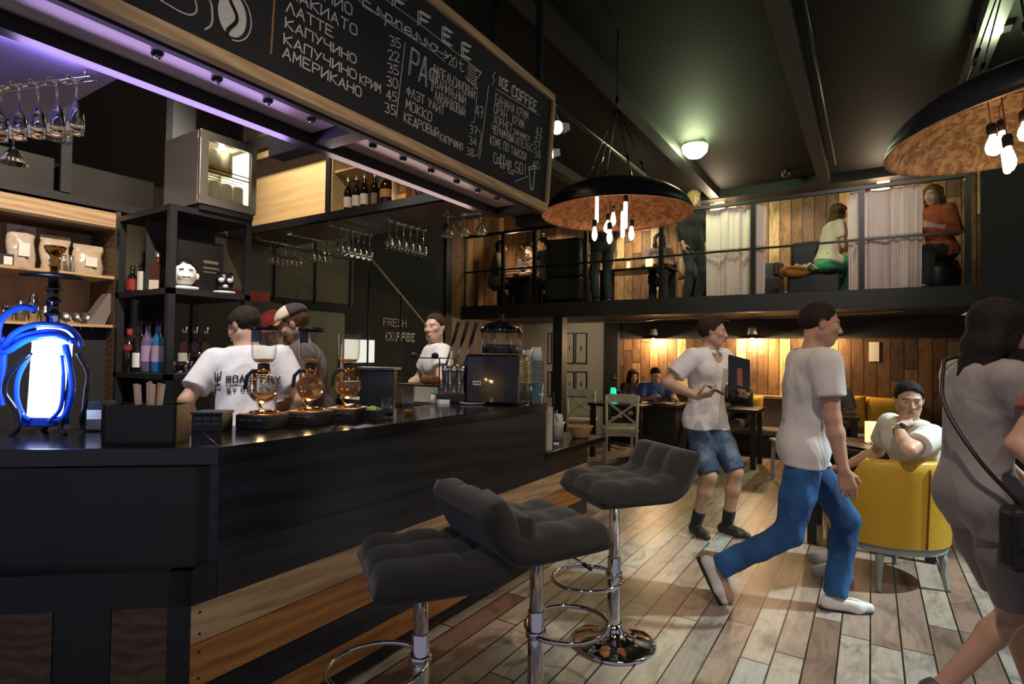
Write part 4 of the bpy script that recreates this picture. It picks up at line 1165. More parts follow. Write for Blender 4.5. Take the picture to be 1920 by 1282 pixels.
# hookah: glowing block in black legs, blue hose
LOC = on(98, 812)
hk = thing('hookah', 'hookah with a glowing white block and a blue hose on the left bar end', 'hookah', LOC, YAW)
GLOW = mat('hookah_glow', '#ffffff', .4, emit='#cfe0ff', estr=3.0)
k = 2.05 / FOC * 0.985
m = MB()
m.extrude([(-0.074, 0.066), (0.026, 0.066), (0.038, 0.08), (0.046, 0.40), (-0.042, 0.41), (-0.062, 0.36)], (0, 0.035, 0), (1, 0, 0), (0, 0, 1), (0, -1, 0), 0.07)
m.build('glowing_block', GLOW, hk, bevel=0.006)
MB().bb(-0.085, 0.036, -0.04, 0.04, 0.03, 0.064).build('lower_tray', mat('blue_acrylic', '#0a3fae', .15, coat=.6), hk, bevel=.004)
HOSE = mat('blue_hose', '#1a5cff', 0.22, coat=0.8)  # blue brightened in the colour to stand in for a glow
def hose(pts, r=0.011, name='hose'):
    return MB().tube(smoothpath(pts, 8), r, 10).build(name, HOSE, hk)
hose([(-0.04, -0.05, 0.475), (-0.09, -0.055, 0.48), (-0.16, -0.05, 0.44), (-0.185, -0.04, 0.37), (-0.15, -0.05, 0.31), (-0.05, -0.06, 0.36), (0.05, -0.05, 0.375), (0.075, -0.02, 0.36), (0.06, 0.03, 0.35)], .012)
hose([(-0.16, -0.04, 0.33), (-0.1, -0.06, 0.385), (-0.02, -0.062, 0.415), (0.06, -0.03, 0.41), (0.085, 0.0, 0.375), (0.07, 0.04, 0.34)], .011)
hose([(-0.14, -0.03, 0.34), (-0.09, -0.055, 0.37), (0.0, -0.05, 0.39), (0.06, -0.04, 0.385), (0.085, -0.02, 0.35)], .009)
hose([(0.055, -0.02, 0.34), (0.085, -0.03, 0.25), (0.095, -0.03, 0.16), (0.07, -0.03, 0.07), (0.03, -0.035, 0.055)], .012)
hose([(-0.07, -0.03, 0.30), (-0.105, -0.035, 0.22), (-0.11, -0.035, 0.14), (-0.085, -0.035, 0.075), (-0.05, -0.04, 0.055)], .009)
hose([(0.05, -0.03, 0.3), (0.068, -0.04, 0.2), (0.06, -0.04, 0.1), (0.02, -0.045, 0.05)], .007)
hose([(-0.185, -0.03, 0.37), (-0.2, 0.0, 0.28), (-0.21, 0.0, 0.16), (-0.2, 0.0, 0.1)], .014)
LEGB = mat('glossy_black', '#10131c', .15, coat=.6)
for s, dy in ((-1, -0.05), (1, -0.03), (-1, 0.06), (1, 0.06)):
    pts = [(s * 0.06, dy * .6, 0.31), (s * 0.105 - 0.02, dy, 0.23), (s * 0.11 - 0.03, dy, 0.16), (s * 0.085 - .01, dy, 0.09), (s * 0.07 - .01, dy * 1.2, 0.03), (s * 0.09 - .01, dy * 1.3, 0.0)]
    MB().tube(smoothpath(pts, 5), 0.010, 8).build('leg', LEGB, hk)
MB().lathe([(0.02, 0.40), (0.022, 0.45), (0.028, 0.452), (0.028, 0.462), (0.02, 0.466), (0.02, 0.5), (0.027, 0.503), (0.027, 0.512), (0.02, 0.516), (0.02, 0.545), (0.027, 0.55), (0.027, 0.56), (0.018, 0.565), (0.018, 0.60)], (-0.01, 0.0, 0), n=16).build('stem', mat('dark_chrome', '#55555a', .15, 1.0), hk)
MB().lathe([(0.0, 0.598), (0.10, 0.598), (0.108, 0.606), (0.10, 0.61), (0.0, 0.61)], (-0.01, 0, 0), n=28).build('ash_tray', DSTEEL, hk)
MB().lathe([(0.014, 0.61), (0.014, 0.64), (0.02, 0.645), (0.014, 0.655), (0.02, 0.665), (0.014, 0.675), (0.022, 0.69), (0.03, 0.70), (0.036, 0.72), (0.03, 0.722), (0.0, 0.70)], (-0.01, 0, 0), n=18).build('bowl_stem', GOLD, hk)
lamp('hookah_glow_lamp', 'POINT', (-0.01, -0.13, 0.28), 5.0, (0.35, 0.5, 1.0), 0.05, parent=hk)

# small things to its right
p = on(188, 806)
t = thing('napkin_dispenser', 'black napkin dispenser with a white napkin front beside the hookah', 'napkin holder', p, YAW + 0.1)
m = MB().extrude([(-.033, 0), (.033, 0), (.033, .1), (.026, .118), (-.026, .118), (-.033, .1)], (0, 0.05, 0), (1, 0, 0), (0, 0, 1), (0, -1, 0), .09)
m.build('case', BLACK, t, bevel=.003)
MB().bb(-.027, .027, -.043, -.0405, .048, .085).build('napkins', PAPER, t)
MB().bb(-.027, .027, -.043, -.0405, .008, .046).build('steel_plate', STEEL, t)
p = at(266, 836, Z=ZT) + _f * 0.075 - _r * 0.03
p.z = ZT
t = thing('condiment_box', 'long low black box holding wooden stir sticks on the bar', 'box', p, YAW + .12)
m = MB(); w_, d_, h_ = 0.235, 0.11, 0.135
m.bb(-w_ / 2, w_ / 2, -d_ / 2, -d_ / 2 + .008, 0, h_); m.bb(-w_ / 2, w_ / 2, d_ / 2 - .008, d_ / 2, 0, h_); m.bb(-w_ / 2, -w_ / 2 + .008, -d_ / 2, d_ / 2, 0, h_); m.bb(w_ / 2 - .008, w_ / 2, -d_ / 2, d_ / 2, 0, h_); m.bb(-w_ / 2, w_ / 2, -d_ / 2, d_ / 2, 0, .008)
m.build('box_body', BLACK, t); MB().bb(-.02, -.012, -d_ / 2 + .009, d_ / 2 - .009, .01, h_).build('partition', BLACK, t)
STICK = mat('stir_stick_wood', '#e6cbb0', .6)
rng2 = random.Random(8)
sx = Vector((math.cos(YAW), math.sin(YAW), 0)); sy = Vector((-math.sin(YAW), math.cos(YAW), 0))
for i in range(12):
    a = (i - 5.5) / 5.5
    base = p + sx * (a * 0.028 + 0.008) + sy * rng2.uniform(-.02, .02) + Vector((0, 0, .010))
    topv = base + sx * (a * 0.022) + Vector((0, 0, .205 - abs(a) * .012 + rng2.uniform(-.006, .004)))
    s = MB().beam(base, topv, .0125, .0025, up=sy)
    tag(s.build('stir_stick', STICK if i % 3 else mat('stir_stick_dark', '#cfa987', .6), bevel=0), '%s wooden stir stick from the left in the fanned bundle' % ORD[i], 'stir stick', 'wooden stir sticks')
p = on(350, 800)
t = thing('snack_box', 'tiny green and orange box beside the black tray', 'box', p, YAW)
MB().bb(-.034, 0, -.02, .02, 0, .04).build('green_side', mat('green_print', '#2f9f50', .5), t)
MB().bb(0.0, .03, -.02, .02, 0, .04).build('orange_side', mat('orange_print', '#c57433', .5), t)
m = MB(); m.tube([(-.028, -.0205, .008), (-.016, -.0205, .02), (-.01, -.0205, .034)], .003, 5)
m.build('white_mark', PAPER, t)
p = on(398, 806)
t = thing('leaflet_box', 'black lidded box with faint print in front of the first barista', 'box', p, YAW + .05)
MB().bb(-.06, .06, -.05, .05, 0, .068).build('box_body', BLACK, t, bevel=.002)
MB().bb(-.064, .064, -.054, .054, .0685, .078).build('lid', mat('lid_grey', '#3a3a3c', .35), t, bevel=.002)
m = MB()
for z in (.03, .05):
    for k2 in range(3): m.bb(-.045 + k2 * .033, -.02 + k2 * .033, -.0512, -.0502, z, z + .004)
m.build('faint_print', mat('grey_print', '#6d6a66', .7), t)

# three vacuum coffee brewers on black boxes
BREWG = thin_glass('brewer_glass', (.98, .97, .95), 1.5)
COFFEE = mat('amber_coffee', '#c99a66', 0.05, trans=0.8, ior=1.2)  # amber liquid colour, gives off no light
def syphon(label, loc, s, lid, liquid, rz):
    b = thing('brewer_base', label[0], 'base', loc, rz)
    w = 0.078
    MB().bb(-w, w, -.07, .07, 0, .058).build('black_box', BLACK, b, bevel=.003)
    MB().bb(-w * .93, w * .93, -.062, .062, .0585, .062).build('tan_top', mat('base_top_wood', '#b98a55', .4), b)  # thin tan plate on top of the black box
    m = MB()
    for k2 in range(3): m.bb(-.062 + k2 * .042, -.032 + k2 * .042, -.0712, -.0702, .036, .041)
    m.build('faint_print', MATS['grey_print'], b)
    t = thing('syphon_brewer', label[1], 'coffee maker', (loc[0], loc[1], loc[2] + 0.0625), rz)
    t.scale = (1.1, 1.1, 1.1)
    # stand
    MB().lathe([(0, 0), (.05, 0), (.055, .006), (.02, .012), (0, .012)], (0, .01, 0), n=24).build('foot', GOLD, t)
    lamp('halogen_glow', 'POINT', (0, -.01, .024), .55, (1.0, .62, .26), .012, parent=t)
    m = MB(); m.tube(smoothpath([(-.03, .03, .008), (-.062, .04, .05), (-.066, .03, .12), (-.05, .01, .158)], 5), .0065, 8)
    m.build('stand_arm', GOLD, t)
    m = MB(); m.tube([(-.02, -.0, .16), (-.05, 0, .162), (-.068, -.01, .14), (-.072, -.015, .09)], .008, 8); m.build('handle', BLACK, t)
    zc = .092; R = .056
    prof = []
    for i in range(15):
        a = -PI / 2 + (PI * .88) * i / 14
        prof.append((R * math.cos(a), zc + R * math.sin(a)))
    prof += [(.02, zc + R + .004), (.02, zc + R + .016)]
    inner = [(max(0, r - .002), z) for r, z in reversed(prof[1:])] + [(0, zc - R + .002)]
    MB().lathe(prof + inner, n=24).build('globe', BREWG, t)
    if liquid:
        pl = [(0, zc - R + .003)]
        for i in range(1, 12):
            a = -PI / 2 + PI * liquid * i / 11
            pl.append(((R - .003) * math.cos(a), zc + (R - .003) * math.sin(a)))
        pl.append((0, pl[-1][1]))
        MB().lathe(pl, n=24).build('coffee', COFFEE, t)
    MB().lathe([(.0215, zc + R + .002), (.026, zc + R + .006), (.026, zc + R + .02), (.021, zc + R + .026)], n=20).build('collar', GOLD, t)
    MB().lathe([(.017, zc + R + .018), (.022, zc + R + .022), (.022, zc + R + .04), (.015, zc + R + .045)], n=20).build('rubber_seal', BLACK, t)
    z0 = zc + R + .042
    up = [(.014, z0), (.03, z0 + .005), (.042, z0 + .018), (.046, z0 + .04), (.047, z0 + .125), (.049, z0 + .13)]
    MB().lathe(up + [(max(.001, r - .002), z + .0005) for r, z in reversed(up)], n=24).build('upper_chamber', BREWG, t)
    MB().lathe([(0, z0 + .004), (.028, z0 + .008), (.039, z0 + .019), (.0, z0 + .021)], n=24).build('filter_disc', mat('filter_amber', '#e0a060', .3), t)  # amber-coloured filter, gives off no light
    if lid:
        MB().lathe([(0.0, z0 + .131), (.052, z0 + .131), (.052, z0 + .147), (.046, z0 + .15), (0, z0 + .15)], n=24).build('lid', mat('lid_black', '#121212', .3), t)
        MB().bb(-.02, .02, -.0495, -.047, z0 + .085, z0 + .13).build('tag_card', MATS['lid_black'], t)
    return t
syphon(('black printed box under the first syphon brewer, nearest the corner', 'first syphon brewer from the corner, with a black lid and pale globe'), on(492, 801), 1, True, 0.42, YAW * .55)
syphon(('black printed box under the middle syphon brewer', 'middle syphon brewer with a black lid and amber-filled globe'), on(580, 794), 1, True, 0.8, YAW * .55)
syphon(('black printed box under the third syphon brewer', 'third syphon brewer from the corner, open at the top'), on(652, 787), 1, False, 0.62, YAW * .55)

p = on(700, 787)
t = thing('sachet_box', 'black tray of sugar sachets between the brewers and the rocks glass', 'box', p, YAW * .5)
m = MB(); m.bb(-.04, .04, -.035, -.03, 0, .05); m.bb(-.04, .04, .03, .035, 0, .05); m.bb(-.04, -.035, -.03, .03, 0, .05); m.bb(.035, .04, -.03, .03, 0, .05); m.bb(-.04, .04, -.03, .03, 0, .004)
m.build('tray', BLACK, t)
q = Vector(p)
for i in range(5):
    s = MB().box((0, 0, .03), (.05, .004, .05), (0.2 * (i - 2), 0.15 * (i - 2), 0))
    tag(s.build('sugar_sachet', PAPER if i % 2 else mat('green_sachet', '#6fae3c', .6), loc=(q.x + .0, q.y - .022 + i * .011, q.z + .008), rz=YAW * .5), '%s sugar sachet from the front of the black tray' % ORD[i], 'sachet', 'sugar sachets in the black tray')

def drink(name, label, loc, r0, r1, h, liquid, level, facets=12):
    t = thing(name, label, 'glass', loc)
    o = [(0, 0), (r0, 0), (r0 + (r1 - r0) * .5, h * .5), (r1, h)]
    i_ = [(r1 - .002, h), (r0 + (r1 - r0) * .5 - .002, h * .5), (r0 - .003, .008), (0, .008)]
    MB().lathe(o + i_, n=facets * 2).build('tumbler', TGLASS, t)
    if liquid:
        MB().lathe([(0, .009), (r0 - .0035, .009), (r0 + (r1 - r0) * level - .0035, h * level), (0, h * level)], n=24).build('drink', liquid, t)
    return t
drink('rocks_glass', 'short rocks glass with a dark drink near the front edge', on(727, 783), .03, .036, .095, mat('dark_cola', '#1a0d08', .05, coat=.3), .5)
drink('tall_glass', 'tall faceted glass with a little orange juice left', on(765, 778), .026, .036, .145, mat('orange_juice', '#d8891c', .2), .2)

# pay terminal, display case, far things
p = Vector((-3.12, 3.17, 1.0505))
t = thing('cash_terminal', 'dark till screen and printer behind the third brewer', 'till', (-3.05, 2.95, 1.05), 0.35)
p = at(722, 738, Z=1.06)
t.location = (-2.72, 2.62, 0.9)
MB().bb(-.16, .12, -.1, .12, 0, .13).build('till_base', BLACK, t, bevel=.006)
MB().bb(-.12, .12, .0, .06, .14, .40).build('till_screen', mat('screen_black', '#1a1c1f', .25), t, bevel=.006)
MB().bb(-.03, .03, .02, .05, .1, .2).build('till_neck', BLACK, t)
MB().bb(-.13, .13, -.02, .1, .405, .42).build('till_top', DSTEEL, t)
MB().bb(-.1, .09, -.101, -.1, .04, .1).build('receipt_slot', DSTEEL, t)
tag(MB().bb(-.16, .16, -.2, .2, 0, .898).build('till_cabinet', BLACK, loc=(-2.74, 2.66, 0)), 'low black cabinet carrying the till behind the bar', 'cabinet')

dc = thing('display_case', 'small glass case with a black frame on the rear counter', 'display case', at(792, 752, Y=3.2), 0.1)
dc.location.z = 1.0505
dc.scale = (1.2, 1.0, 1.1)
W2 = .36
m = MB()
for x in (-W2 / 2, W2 / 2):
    for y in (-.1, .1):
        m.beam((x, y, .12), (x, y, .30), .006, .006, up=(1, 0, 0))
for z in (.12, .30):
    for y in (-.1, .1): m.beam((-W2 / 2, y, z), (W2 / 2, y, z), .006, .006)
    for x in (-W2 / 2, W2 / 2): m.beam((x, -.1, z), (x, .1, z), .006, .006)
m.build('frame', BLACK, dc)
MB().bb(-W2 / 2 + .004, W2 / 2 - .004, -.101, -.098, .125, .297).build('front_pane', TGLASS, dc)
MB().bb(-W2 / 2, W2 / 2, -.1, .1, .0, .118).build('plinth', mat('dark_cream_board', '#55483c', .6), dc)
MB().bb(0, W2 / 2 - .01, -.1015, -.1, .01, .11).build('cream_card', mat('cream_card', '#cfc2ad', .7), dc)
for x in (-.07, .09):
    MB().ball((x, 0, .315), (.024, .024, .022), 12, 8).build('lid_knob', BLACK, dc)
cr = mat('pastry_crust', '#b06c38', .6, noise=.3, nscale=40)
for i, x in enumerate((0.04, .11)):
    tag(MB().ball((0, 0, .035), (.05, .05, .035), 14, 8).build('pastry', cr, loc=Vector(dc.location) + Vector((x, 0, .131))), '%s round pastry from the left in the glass case' % ORD[i], 'pastry', 'pastries in the glass case')

t = thing('sweetener_bottle', 'white bottle with a green cap before the coffee machine', 'bottle', on(812, 757))
MB().lathe([(0, 0), (.016, 0), (.016, .055), (.012, .062)], n=16).build('bottle_body', WHITEP, t)
MB().lathe([(.014, .06), (.014, .085), (0, .085)], n=16).build('cap', mat('green_cap', '#1f9a50', .4), t)
t = thing('cup_tray', 'small stack of white sachets right of the green-capped bottle', 'napkins', on(832, 756), YAW)
MB().bb(-.04, .04, -.03, .03, 0, .022).build('stack', PAPER, t)
tag(MB().lathe([(0, 0), (.05, 0), (.085, .008), (.083, .011), (.05, .004), (0, .004)], n=32).build('saucer', WHITEP, loc=on(886, 757)), 'flat white saucer in front of the coffee machine', 'plate')

# chrome levers and black drip machine with domed glass tank
p = on(946, 756)
cm = thing('drip_machine', 'black coffee machine with a domed glass tank at the bar end', 'coffee machine', (-2.12, 3.16, ZT), 0.28)
cm.scale = (1.22, 1.22, 1.22)
MB().bb(-.15, .15, -.13, .12, 0, .265).build('housing', mat('machine_black', '#14161a', .25, coat=.3), cm, bevel=.012)
MB().bb(-.105, -.06, -.1312, -.1302, .1, .122).build('name_plate', PAPER, cm)
m = MB()
for k2 in range(3): m.bb(-.1 + k2 * .013, -.091 + k2 * .013, -.1318, -.1312, .106, .116)
m.build('plate_letters', BLACK, cm)
MB().lathe([(.108, .268), (.112, .272), (.112, .39), (.109, .39), (.109, .274)], (0.01, 0, 0), n=32).build('tank', TGLASS, cm)
MB().lathe([(0, .27), (.105, .27), (.105, .32), (0, .32)], (0.01, 0, 0), n=32).build('beans', mat('dark_beans', '#1b1512', .5, bump=.4, nscale=60), cm)
MB().lathe([(.12, .39), (.121, .398), (.1, .425), (.055, .445), (.02, .45), (.012, .455), (.008, .47), (.016, .478), (.012, .488), (0, .49)], (0.01, 0, 0), n=32).build('dome_lid', mat('lid_gloss', '#17171a', .12, coat=.5), cm)
m = MB()
for k2 in range(8):
    a = 2 * PI * k2 / 8
    m.tube([(0.01 + .113 * math.cos(a), .113 * math.sin(a), .27), (0.01 + .113 * math.cos(a), .113 * math.sin(a), .392)], .003, 5)
m.build('tank_ribs', CHROME, cm)
es = thing('lever_tower', 'chrome lever tower with three handles beside the black coffee machine', 'coffee machine', (-2.36, 2.98, ZT), 0.3)
es.scale = (1.15, 1.15, 1.2)
MB().bb(-.09, .09, -.06, .1, 0, .05).build('drip_base', BLACK, es, bevel=.005)
for i, x in enumerate((-.055, 0, .055)):
    MB().lathe([(.02, .05), (.02, .16), (.024, .165), (.024, .2), (.012, .21)], (x, 0, 0), n=16).build('chrome_column', CHROME, es)
    lv = MB(); lv.tube([(x, 0, .2), (x + .045, -.01, .33)], .007, 8)
    l = lv.build('lever', CHROME, es)
    MB().tube([(x + .045, -.01, .33), (x + .085, -.02, .445)], [.009, .013], 10).build('grip', BLACK, l)
    MB().tube([(x, -.03, .12), (x, -.06, .115), (x, -.06, .085)], .008, 8).build('spout', CHROME, es)

# cups at the bar end
cx = on(1006, 764)
t = thing('cup_tower', 'tower of clear blue-tinted plastic cups at the bar end', 'cups', (-1.905, 3.29, ZT), 0)
t.scale = (1.25, 1.25, 1.3)
for k2 in range(9):
    z = k2 * .014
    if k2 == 0:
        MB().lathe([(.028, 0), (.03, .002), (.041, .1), (.043, .1), (.033, 0)], n=20).build('cup', mat('blue_clear_plastic', '#a8cbe0', .06, trans=.85, ior=1.15), t)
    else:
        MB().lathe([(.042, .1 + z - .004), (.0445, .1 + z), (.042, .1 + z + .006)], n=20).build('cup_rim', MATS['blue_clear_plastic'], t)
tag(MB().lathe([(0, .085), (.026, .085), (.036, .0), (.038, .0), (.03, .088), (0, .088)], n=20).build('paper_cup', WHITEP, loc=(-1.905, 3.29, ZT + .288)), 'white cup turned over on top of the clear cup tower', 'cup')
tag(MB().lathe([(0, .085), (.026, .085), (.036, .0), (.038, .0), (.03, .088), (0, .088)], n=20).build('paper_cup', WHITEP, loc=(-2.0, 3.33, ZT + .27)), 'white cup half hidden behind the clear cup tower', 'cup')
t2 = thing('card_holder', 'small card holder with white cards at the bar end', 'card holder', (-1.99, 3.20, ZT), .3)
MB().bb(-.025, .025, -.02, .02, 0, .045).build('holder', DSTEEL, t2)
MB().bb(-.02, .02, -.012, .012, .0455, .10).build('cards', PAPER, t2)
MB().bb(-.04, .04, -.03, .03, 0, .2).build('pillar', mat('clear_acrylic', '#e8f0f2', .05, trans=.9, ior=1.1), t2).location = (-.04, .055, 0)
# lower worktop
t = thing('menu_stand', 'upright cream menu stand on the lower worktop at the bar end', 'menu stand', (-1.90, 3.46, .7505), .45)
MB().bb(-.035, .03, -.012, .012, 0, .30).build('card_panel', mat('cream_card', '#cfc2ad', .7), t, bevel=.002)
MB().bb(.031, .037, -.014, .014, 0, .40).build('side_strip', BLACK, t)
p = at(1043, 822, Z=.75)
t = thing('napkin_pot', 'white pot with crumpled napkins on the lower worktop', 'pot', (p.x, p.y, .7505))
MB().lathe([(0, 0), (.055, 0), (.06, .11), (.075, .13), (.07, .132), (.055, .11), (.05, .01), (0, .01)], n=24).build('pot', WHITEP, t)
m = MB()
rr = random.Random(3)
for k2 in range(6):
    a = k2 * 1.05
    m.box((.025 * math.cos(a), .025 * math.sin(a), .14 + .02 * (k2 % 3)), (.06, .003, .07), (rr.uniform(-.5, .5), rr.uniform(-.5, .5), a))
m.build('napkins', PAPER, t)
p = at(1088, 820, Z=.75)
t = thing('wicker_basket', 'round woven basket on the lower worktop', 'basket', (p.x, p.y, .7505))
P = []
for j in range(9):
    r = .055 + .037 * (j / 8) ** .8; z = .088 * j / 8
    P.append([((r + .004 * (1 if (i + j) % 2 else -1)) * math.cos(2 * PI * i / 36), (r + .004 * (1 if (i + j) % 2 else -1)) * math.sin(2 * PI * i / 36), z) for i in range(36)])
WICK = mat('wicker', '#c9a36c', .6, noise=.45, nscale=50)
MB().grid(P, closed_u=True).build('weave', WICK, t, solid=.004)
m = MB()
for k2 in range(3):
    m.tube([((.096 + .004 * math.sin(9 * a + k2 * 2)) * math.cos(a), (.096 + .004 * math.sin(9 * a + k2 * 2)) * math.sin(a), .09 + .004 * math.cos(9 * a + k2 * 2)) for a in [2 * PI * i / 60 for i in range(60)]], .004, 5, closed=True)
m.build('braided_rim', WICK, t)
tag(MB().bb(-.06, .06, -.045, .045, 0, .004).build('leaflet', PAPER, loc=(-2.02, 3.72, .7505), rz=.5), 'white leaflet lying on the lower worktop', 'paper')
tag(MB().bb(-.05, .05, -.04, .04, 0, .004).build('leaflet', PAPER, loc=(-2.0, 3.60, .7505), rz=.2), 'white leaflet nearer the menu stand on the lower worktop', 'paper')

# ================================================================ pendant lamps
cp = NT('hammered_copper_leaf')
tc = cp.node('ShaderNodeTexCoord')
n1 = cp.noise(tc.outputs['Object'], 22, 8, 0.75, 1.0)
cp.link(cp.ramp(n1, [(0.3, '#5e3a26'), (0.46, '#96664a'), (0.58, '#d09c76'), (0.72, '#7d523a')]), cp.b.inputs['Base Color'])
cp.b.inputs['Metallic'].default_value = 0.35; cp.b.inputs['Roughness'].default_value = 0.42
cp.bump(n1, 0.5, 0.01)
GOLDLEAF = NT('gold_leaf')
tc = GOLDLEAF.node('ShaderNodeTexCoord')
n1 = GOLDLEAF.noise(tc.outputs['Object'], 20, 8, 0.75, 0.8)
GOLDLEAF.link(GOLDLEAF.ramp(n1, [(0.3, '#64482e'), (0.46, '#a58057'), (0.58, '#e0bd8a'), (0.72, '#85664a')]), GOLDLEAF.b.inputs['Base Color'])
GOLDLEAF.b.inputs['Metallic'].default_value = 0.35; GOLDLEAF.b.inputs['Roughness'].default_value = 0.42
GOLDLEAF.bump(n1, 0.5, 0.01)
CORD = mat('amber_cord', '#c0703c', .5)
CORDR = mat('red_cord', '#b0604e', .5)

def pendant(label, c, R, inner, bulbs, cord, tilt=(0, 0)):
    """c = centre of the rim"""
    t = thing('pendant_lamp', label, 'pendant lamp', c, 0, rot=(tilt[0], tilt[1], 0))
    out, inn = [], []
    Hh = R * 0.42
    for i in range(17):
        a = i / 16
        r = R * (1 - a) + 0.10 * a
        r = R * math.cos(a * PI / 2 * 0.93)
        z = Hh * math.sin(a * PI / 2) ** 1.15
        out.append((r, z))
    sh = MB().lathe([(R + .012, -.004), (R + .012, .006)] + [(r + .006, z + .008) for r, z in out], n=64).build('shade', BLACKM, t)
    MB().lathe([(R + .0115, -.004), (R, -.004)] + [(r - .004, z) for r, z in out], n=64).build('shade_lining', inner, sh)
    zt = Hh
    MB().lathe([(.06, zt - .02), (.1, zt - .012), (.1, zt + .02), (.03, zt + .03), (.03, zt + .06), (0, zt + .06)], n=20).build('cap', BLACKM, t)
    MB().lathe([(0, zt - .03), (.12, zt - .03), (.125, zt - .02), (.12, zt - .012)], n=24).build('bulb_plate', mat('plate_copper', '#b5703f', .35, .7), t)
    apex = R * 0.97 + 0.30
    for k in range(6):
        a = 2 * PI * k / 6 + .3
        p0 = Vector((R * .46 * math.cos(a), R * .46 * math.sin(a), Hh * .92)); p1 = Vector((0, 0, apex))
        ch = MB().tube([p0, p1], .004, 5).build('chain', mat('chain_steel', '#6c6660', .35, .9), t)
        m = MB(); m.cyl(p0.lerp(p1, .18), p0.lerp(p1, .3), .009, n=8); m.build('turnbuckle', DSTEEL, ch)
    MB().cyl((0, 0, apex - .02), (0, 0, apex + .08), .012, n=10).build('hook', DSTEEL, t)
    MB().cyl((0, 0, apex + .08), (0, 0, ZC - .01 - c[2]), .006, n=8).build('suspension_rod', BLACKM, t)
    for (x, y, z, kind) in bulbs:
        cd = MB().tube([(x * .6, y * .6, zt - .03), (x, y, zt - .1), (x, y, z + .05)], .003, 5).build('cord', cord, t)
        MB().lathe([(0, .055), (.014, .052), (.02, .04), (.02, 0.0), (.012, -.002)], (x, y, z), n=14).build('socket', SOCKET, cd)
        if kind == 'tube':
            pr = [(.011, 0), (.016, -.012), (.016, -.20), (.01, -.212), (0, -.214)]
        elif kind == 'globe':
            pr = [(.011, 0), (.014, -.012), (.028, -.036), (.034, -.06), (.029, -.085), (.012, -.098), (0, -.1)]
        else:
            pr = [(.010, 0), (.012, -.012), (.019, -.045), (.022, -.066), (.018, -.09), (.007, -.108), (0, -.11)]
        MB().lathe([(r, zz) for r, zz in pr], (x, y, z), n=18).build('bulb', BULB, cd)
    return t
PC1 = atd(1155, 403, 4.4)
RR1 = 137 / FOC * 4.4
def inplane(u, v, d):
    p = atd(u, v, d)
    return p
bl = []
for u, v, kind in ((1119, 368, 'tube'), (1115, 425, 'pear'), (1140, 413, 'globe'), (1150, 398, 'pear'), (1173, 378, 'tube'), (1168, 396, 'tube'), (1184, 424, 'pear'), (1143, 430, 'pear')):
    dd = 4.4 + {1119: .1, 1115: -.08, 1140: -.02, 1150: .14, 1173: .05, 1168: .12, 1184: -.05, 1143: -.14}[u]
    q = atd(u, v, dd) - PC1
    bl.append((q.x, q.y, q.z, kind))
pendant('copper-lined black dome pendant hanging beyond the bar stools', PC1, RR1, cp.m, bl, CORD)
PC2 = atd(1950, 238, 2.62)
RR2 = 0.60
bl = []
for u, v, kind, dd in ((1859, 245, 'globe', 2.62), (1880, 240, 'tube', 2.72), (1882, 268, 'pear', 2.45), (1925, 225, 'globe', 2.72), (1940, 250, 'pear', 2.55), (1955, 235, 'tube', 2.8)):
    q = atd(u, v, dd) - PC2
    bl.append((q.x, q.y, q.z, kind))
pendant('gold-leaf-lined black dome pendant cut off by the right edge', PC2, RR2, GOLDLEAF.m, bl, CORDR, (0.0, -0.10))

# ================================================================ lamps on the board, ceiling lamp
WHITEM = mat('white_lamp_metal', '#e9e6e0', .4)
def boardspot(label, arm0, head, aim, energy):
    t = thing('board_spotlight', label, 'spotlight', arm0)
    a = Vector((0, 0, 0)); h = Vector(head) - Vector(arm0); d = (Vector(aim) - Vector(head)).normalized()
    MB().tube(smoothpath([a, a.lerp(h, .5) + Vector((0, 0, .06)), h], 6), .006, 8).build('arm', BLACKM, t)
    x, y, z = frame_from(d)
    m = MB().lathe([(.0, -.07), (.03, -.07), (.034, -.05), (.05, .05), (.047, .05), (.03, -.045)], h, n=20, axis=d)
    hd = m.build('lamp_head', WHITEM, t)
    MB().lathe([(0, .04), (.044, .04)], h, n=20, axis=d).build('lens', mat('lamp_lens', '#ffffff', .3, emit='#fff4e0', estr=7), hd)
    for s in (-1, 1):
        m = MB(); m.beam(h + x * (s * .052) - d * .05, h + x * (s * .05) + d * .06, .002, .05, up=d.cross(x)); m.build('barn_door', WHITEM, hd)
    lamp('board_lamp_light', 'SPOT', h + d * .06, energy, (1, .95, .86), .02, None, 95, .8, parent=t).rotation_euler = d.to_track_quat('-Z', 'Y').to_euler()
    return t
boardspot('white spotlight with open flaps at the upper far corner of the menu board', (-1.88, 3.42, 3.10), atd(1050, 240, 4.0), (-1.86, 2.9, 2.85), 20)
boardspot('smaller white spotlight just below, at the far edge of the menu board', (-1.89, 3.42, 2.98), atd(1032, 288, 3.95), (-1.88, 3.1, 2.7), 12)
pl_ = at(1303, 285, Z=ZC - .12)
t = thing('ceiling_lamp', 'bare greenish lamp glowing on the ceiling beside the beam', 'ceiling lamp', (pl_.x, pl_.y, ZC))
MB().bb(-.12, .12, -.06, .06, -.05, -.002).build('housing', BLACKM, t)
MB().lathe([(0, -.20), (.08, -.18), (.14, -.12), (.15, -.05), (0, -.05)], n=20).build('lens', mat('greenish_lamp', '#ffffff', .4, emit='#e6ffb8', estr=60), t)
lamp('ceiling_lamp_light', 'POINT', (0, -.05, -.28), 34, (.85, 1.0, .58), .05, parent=t)
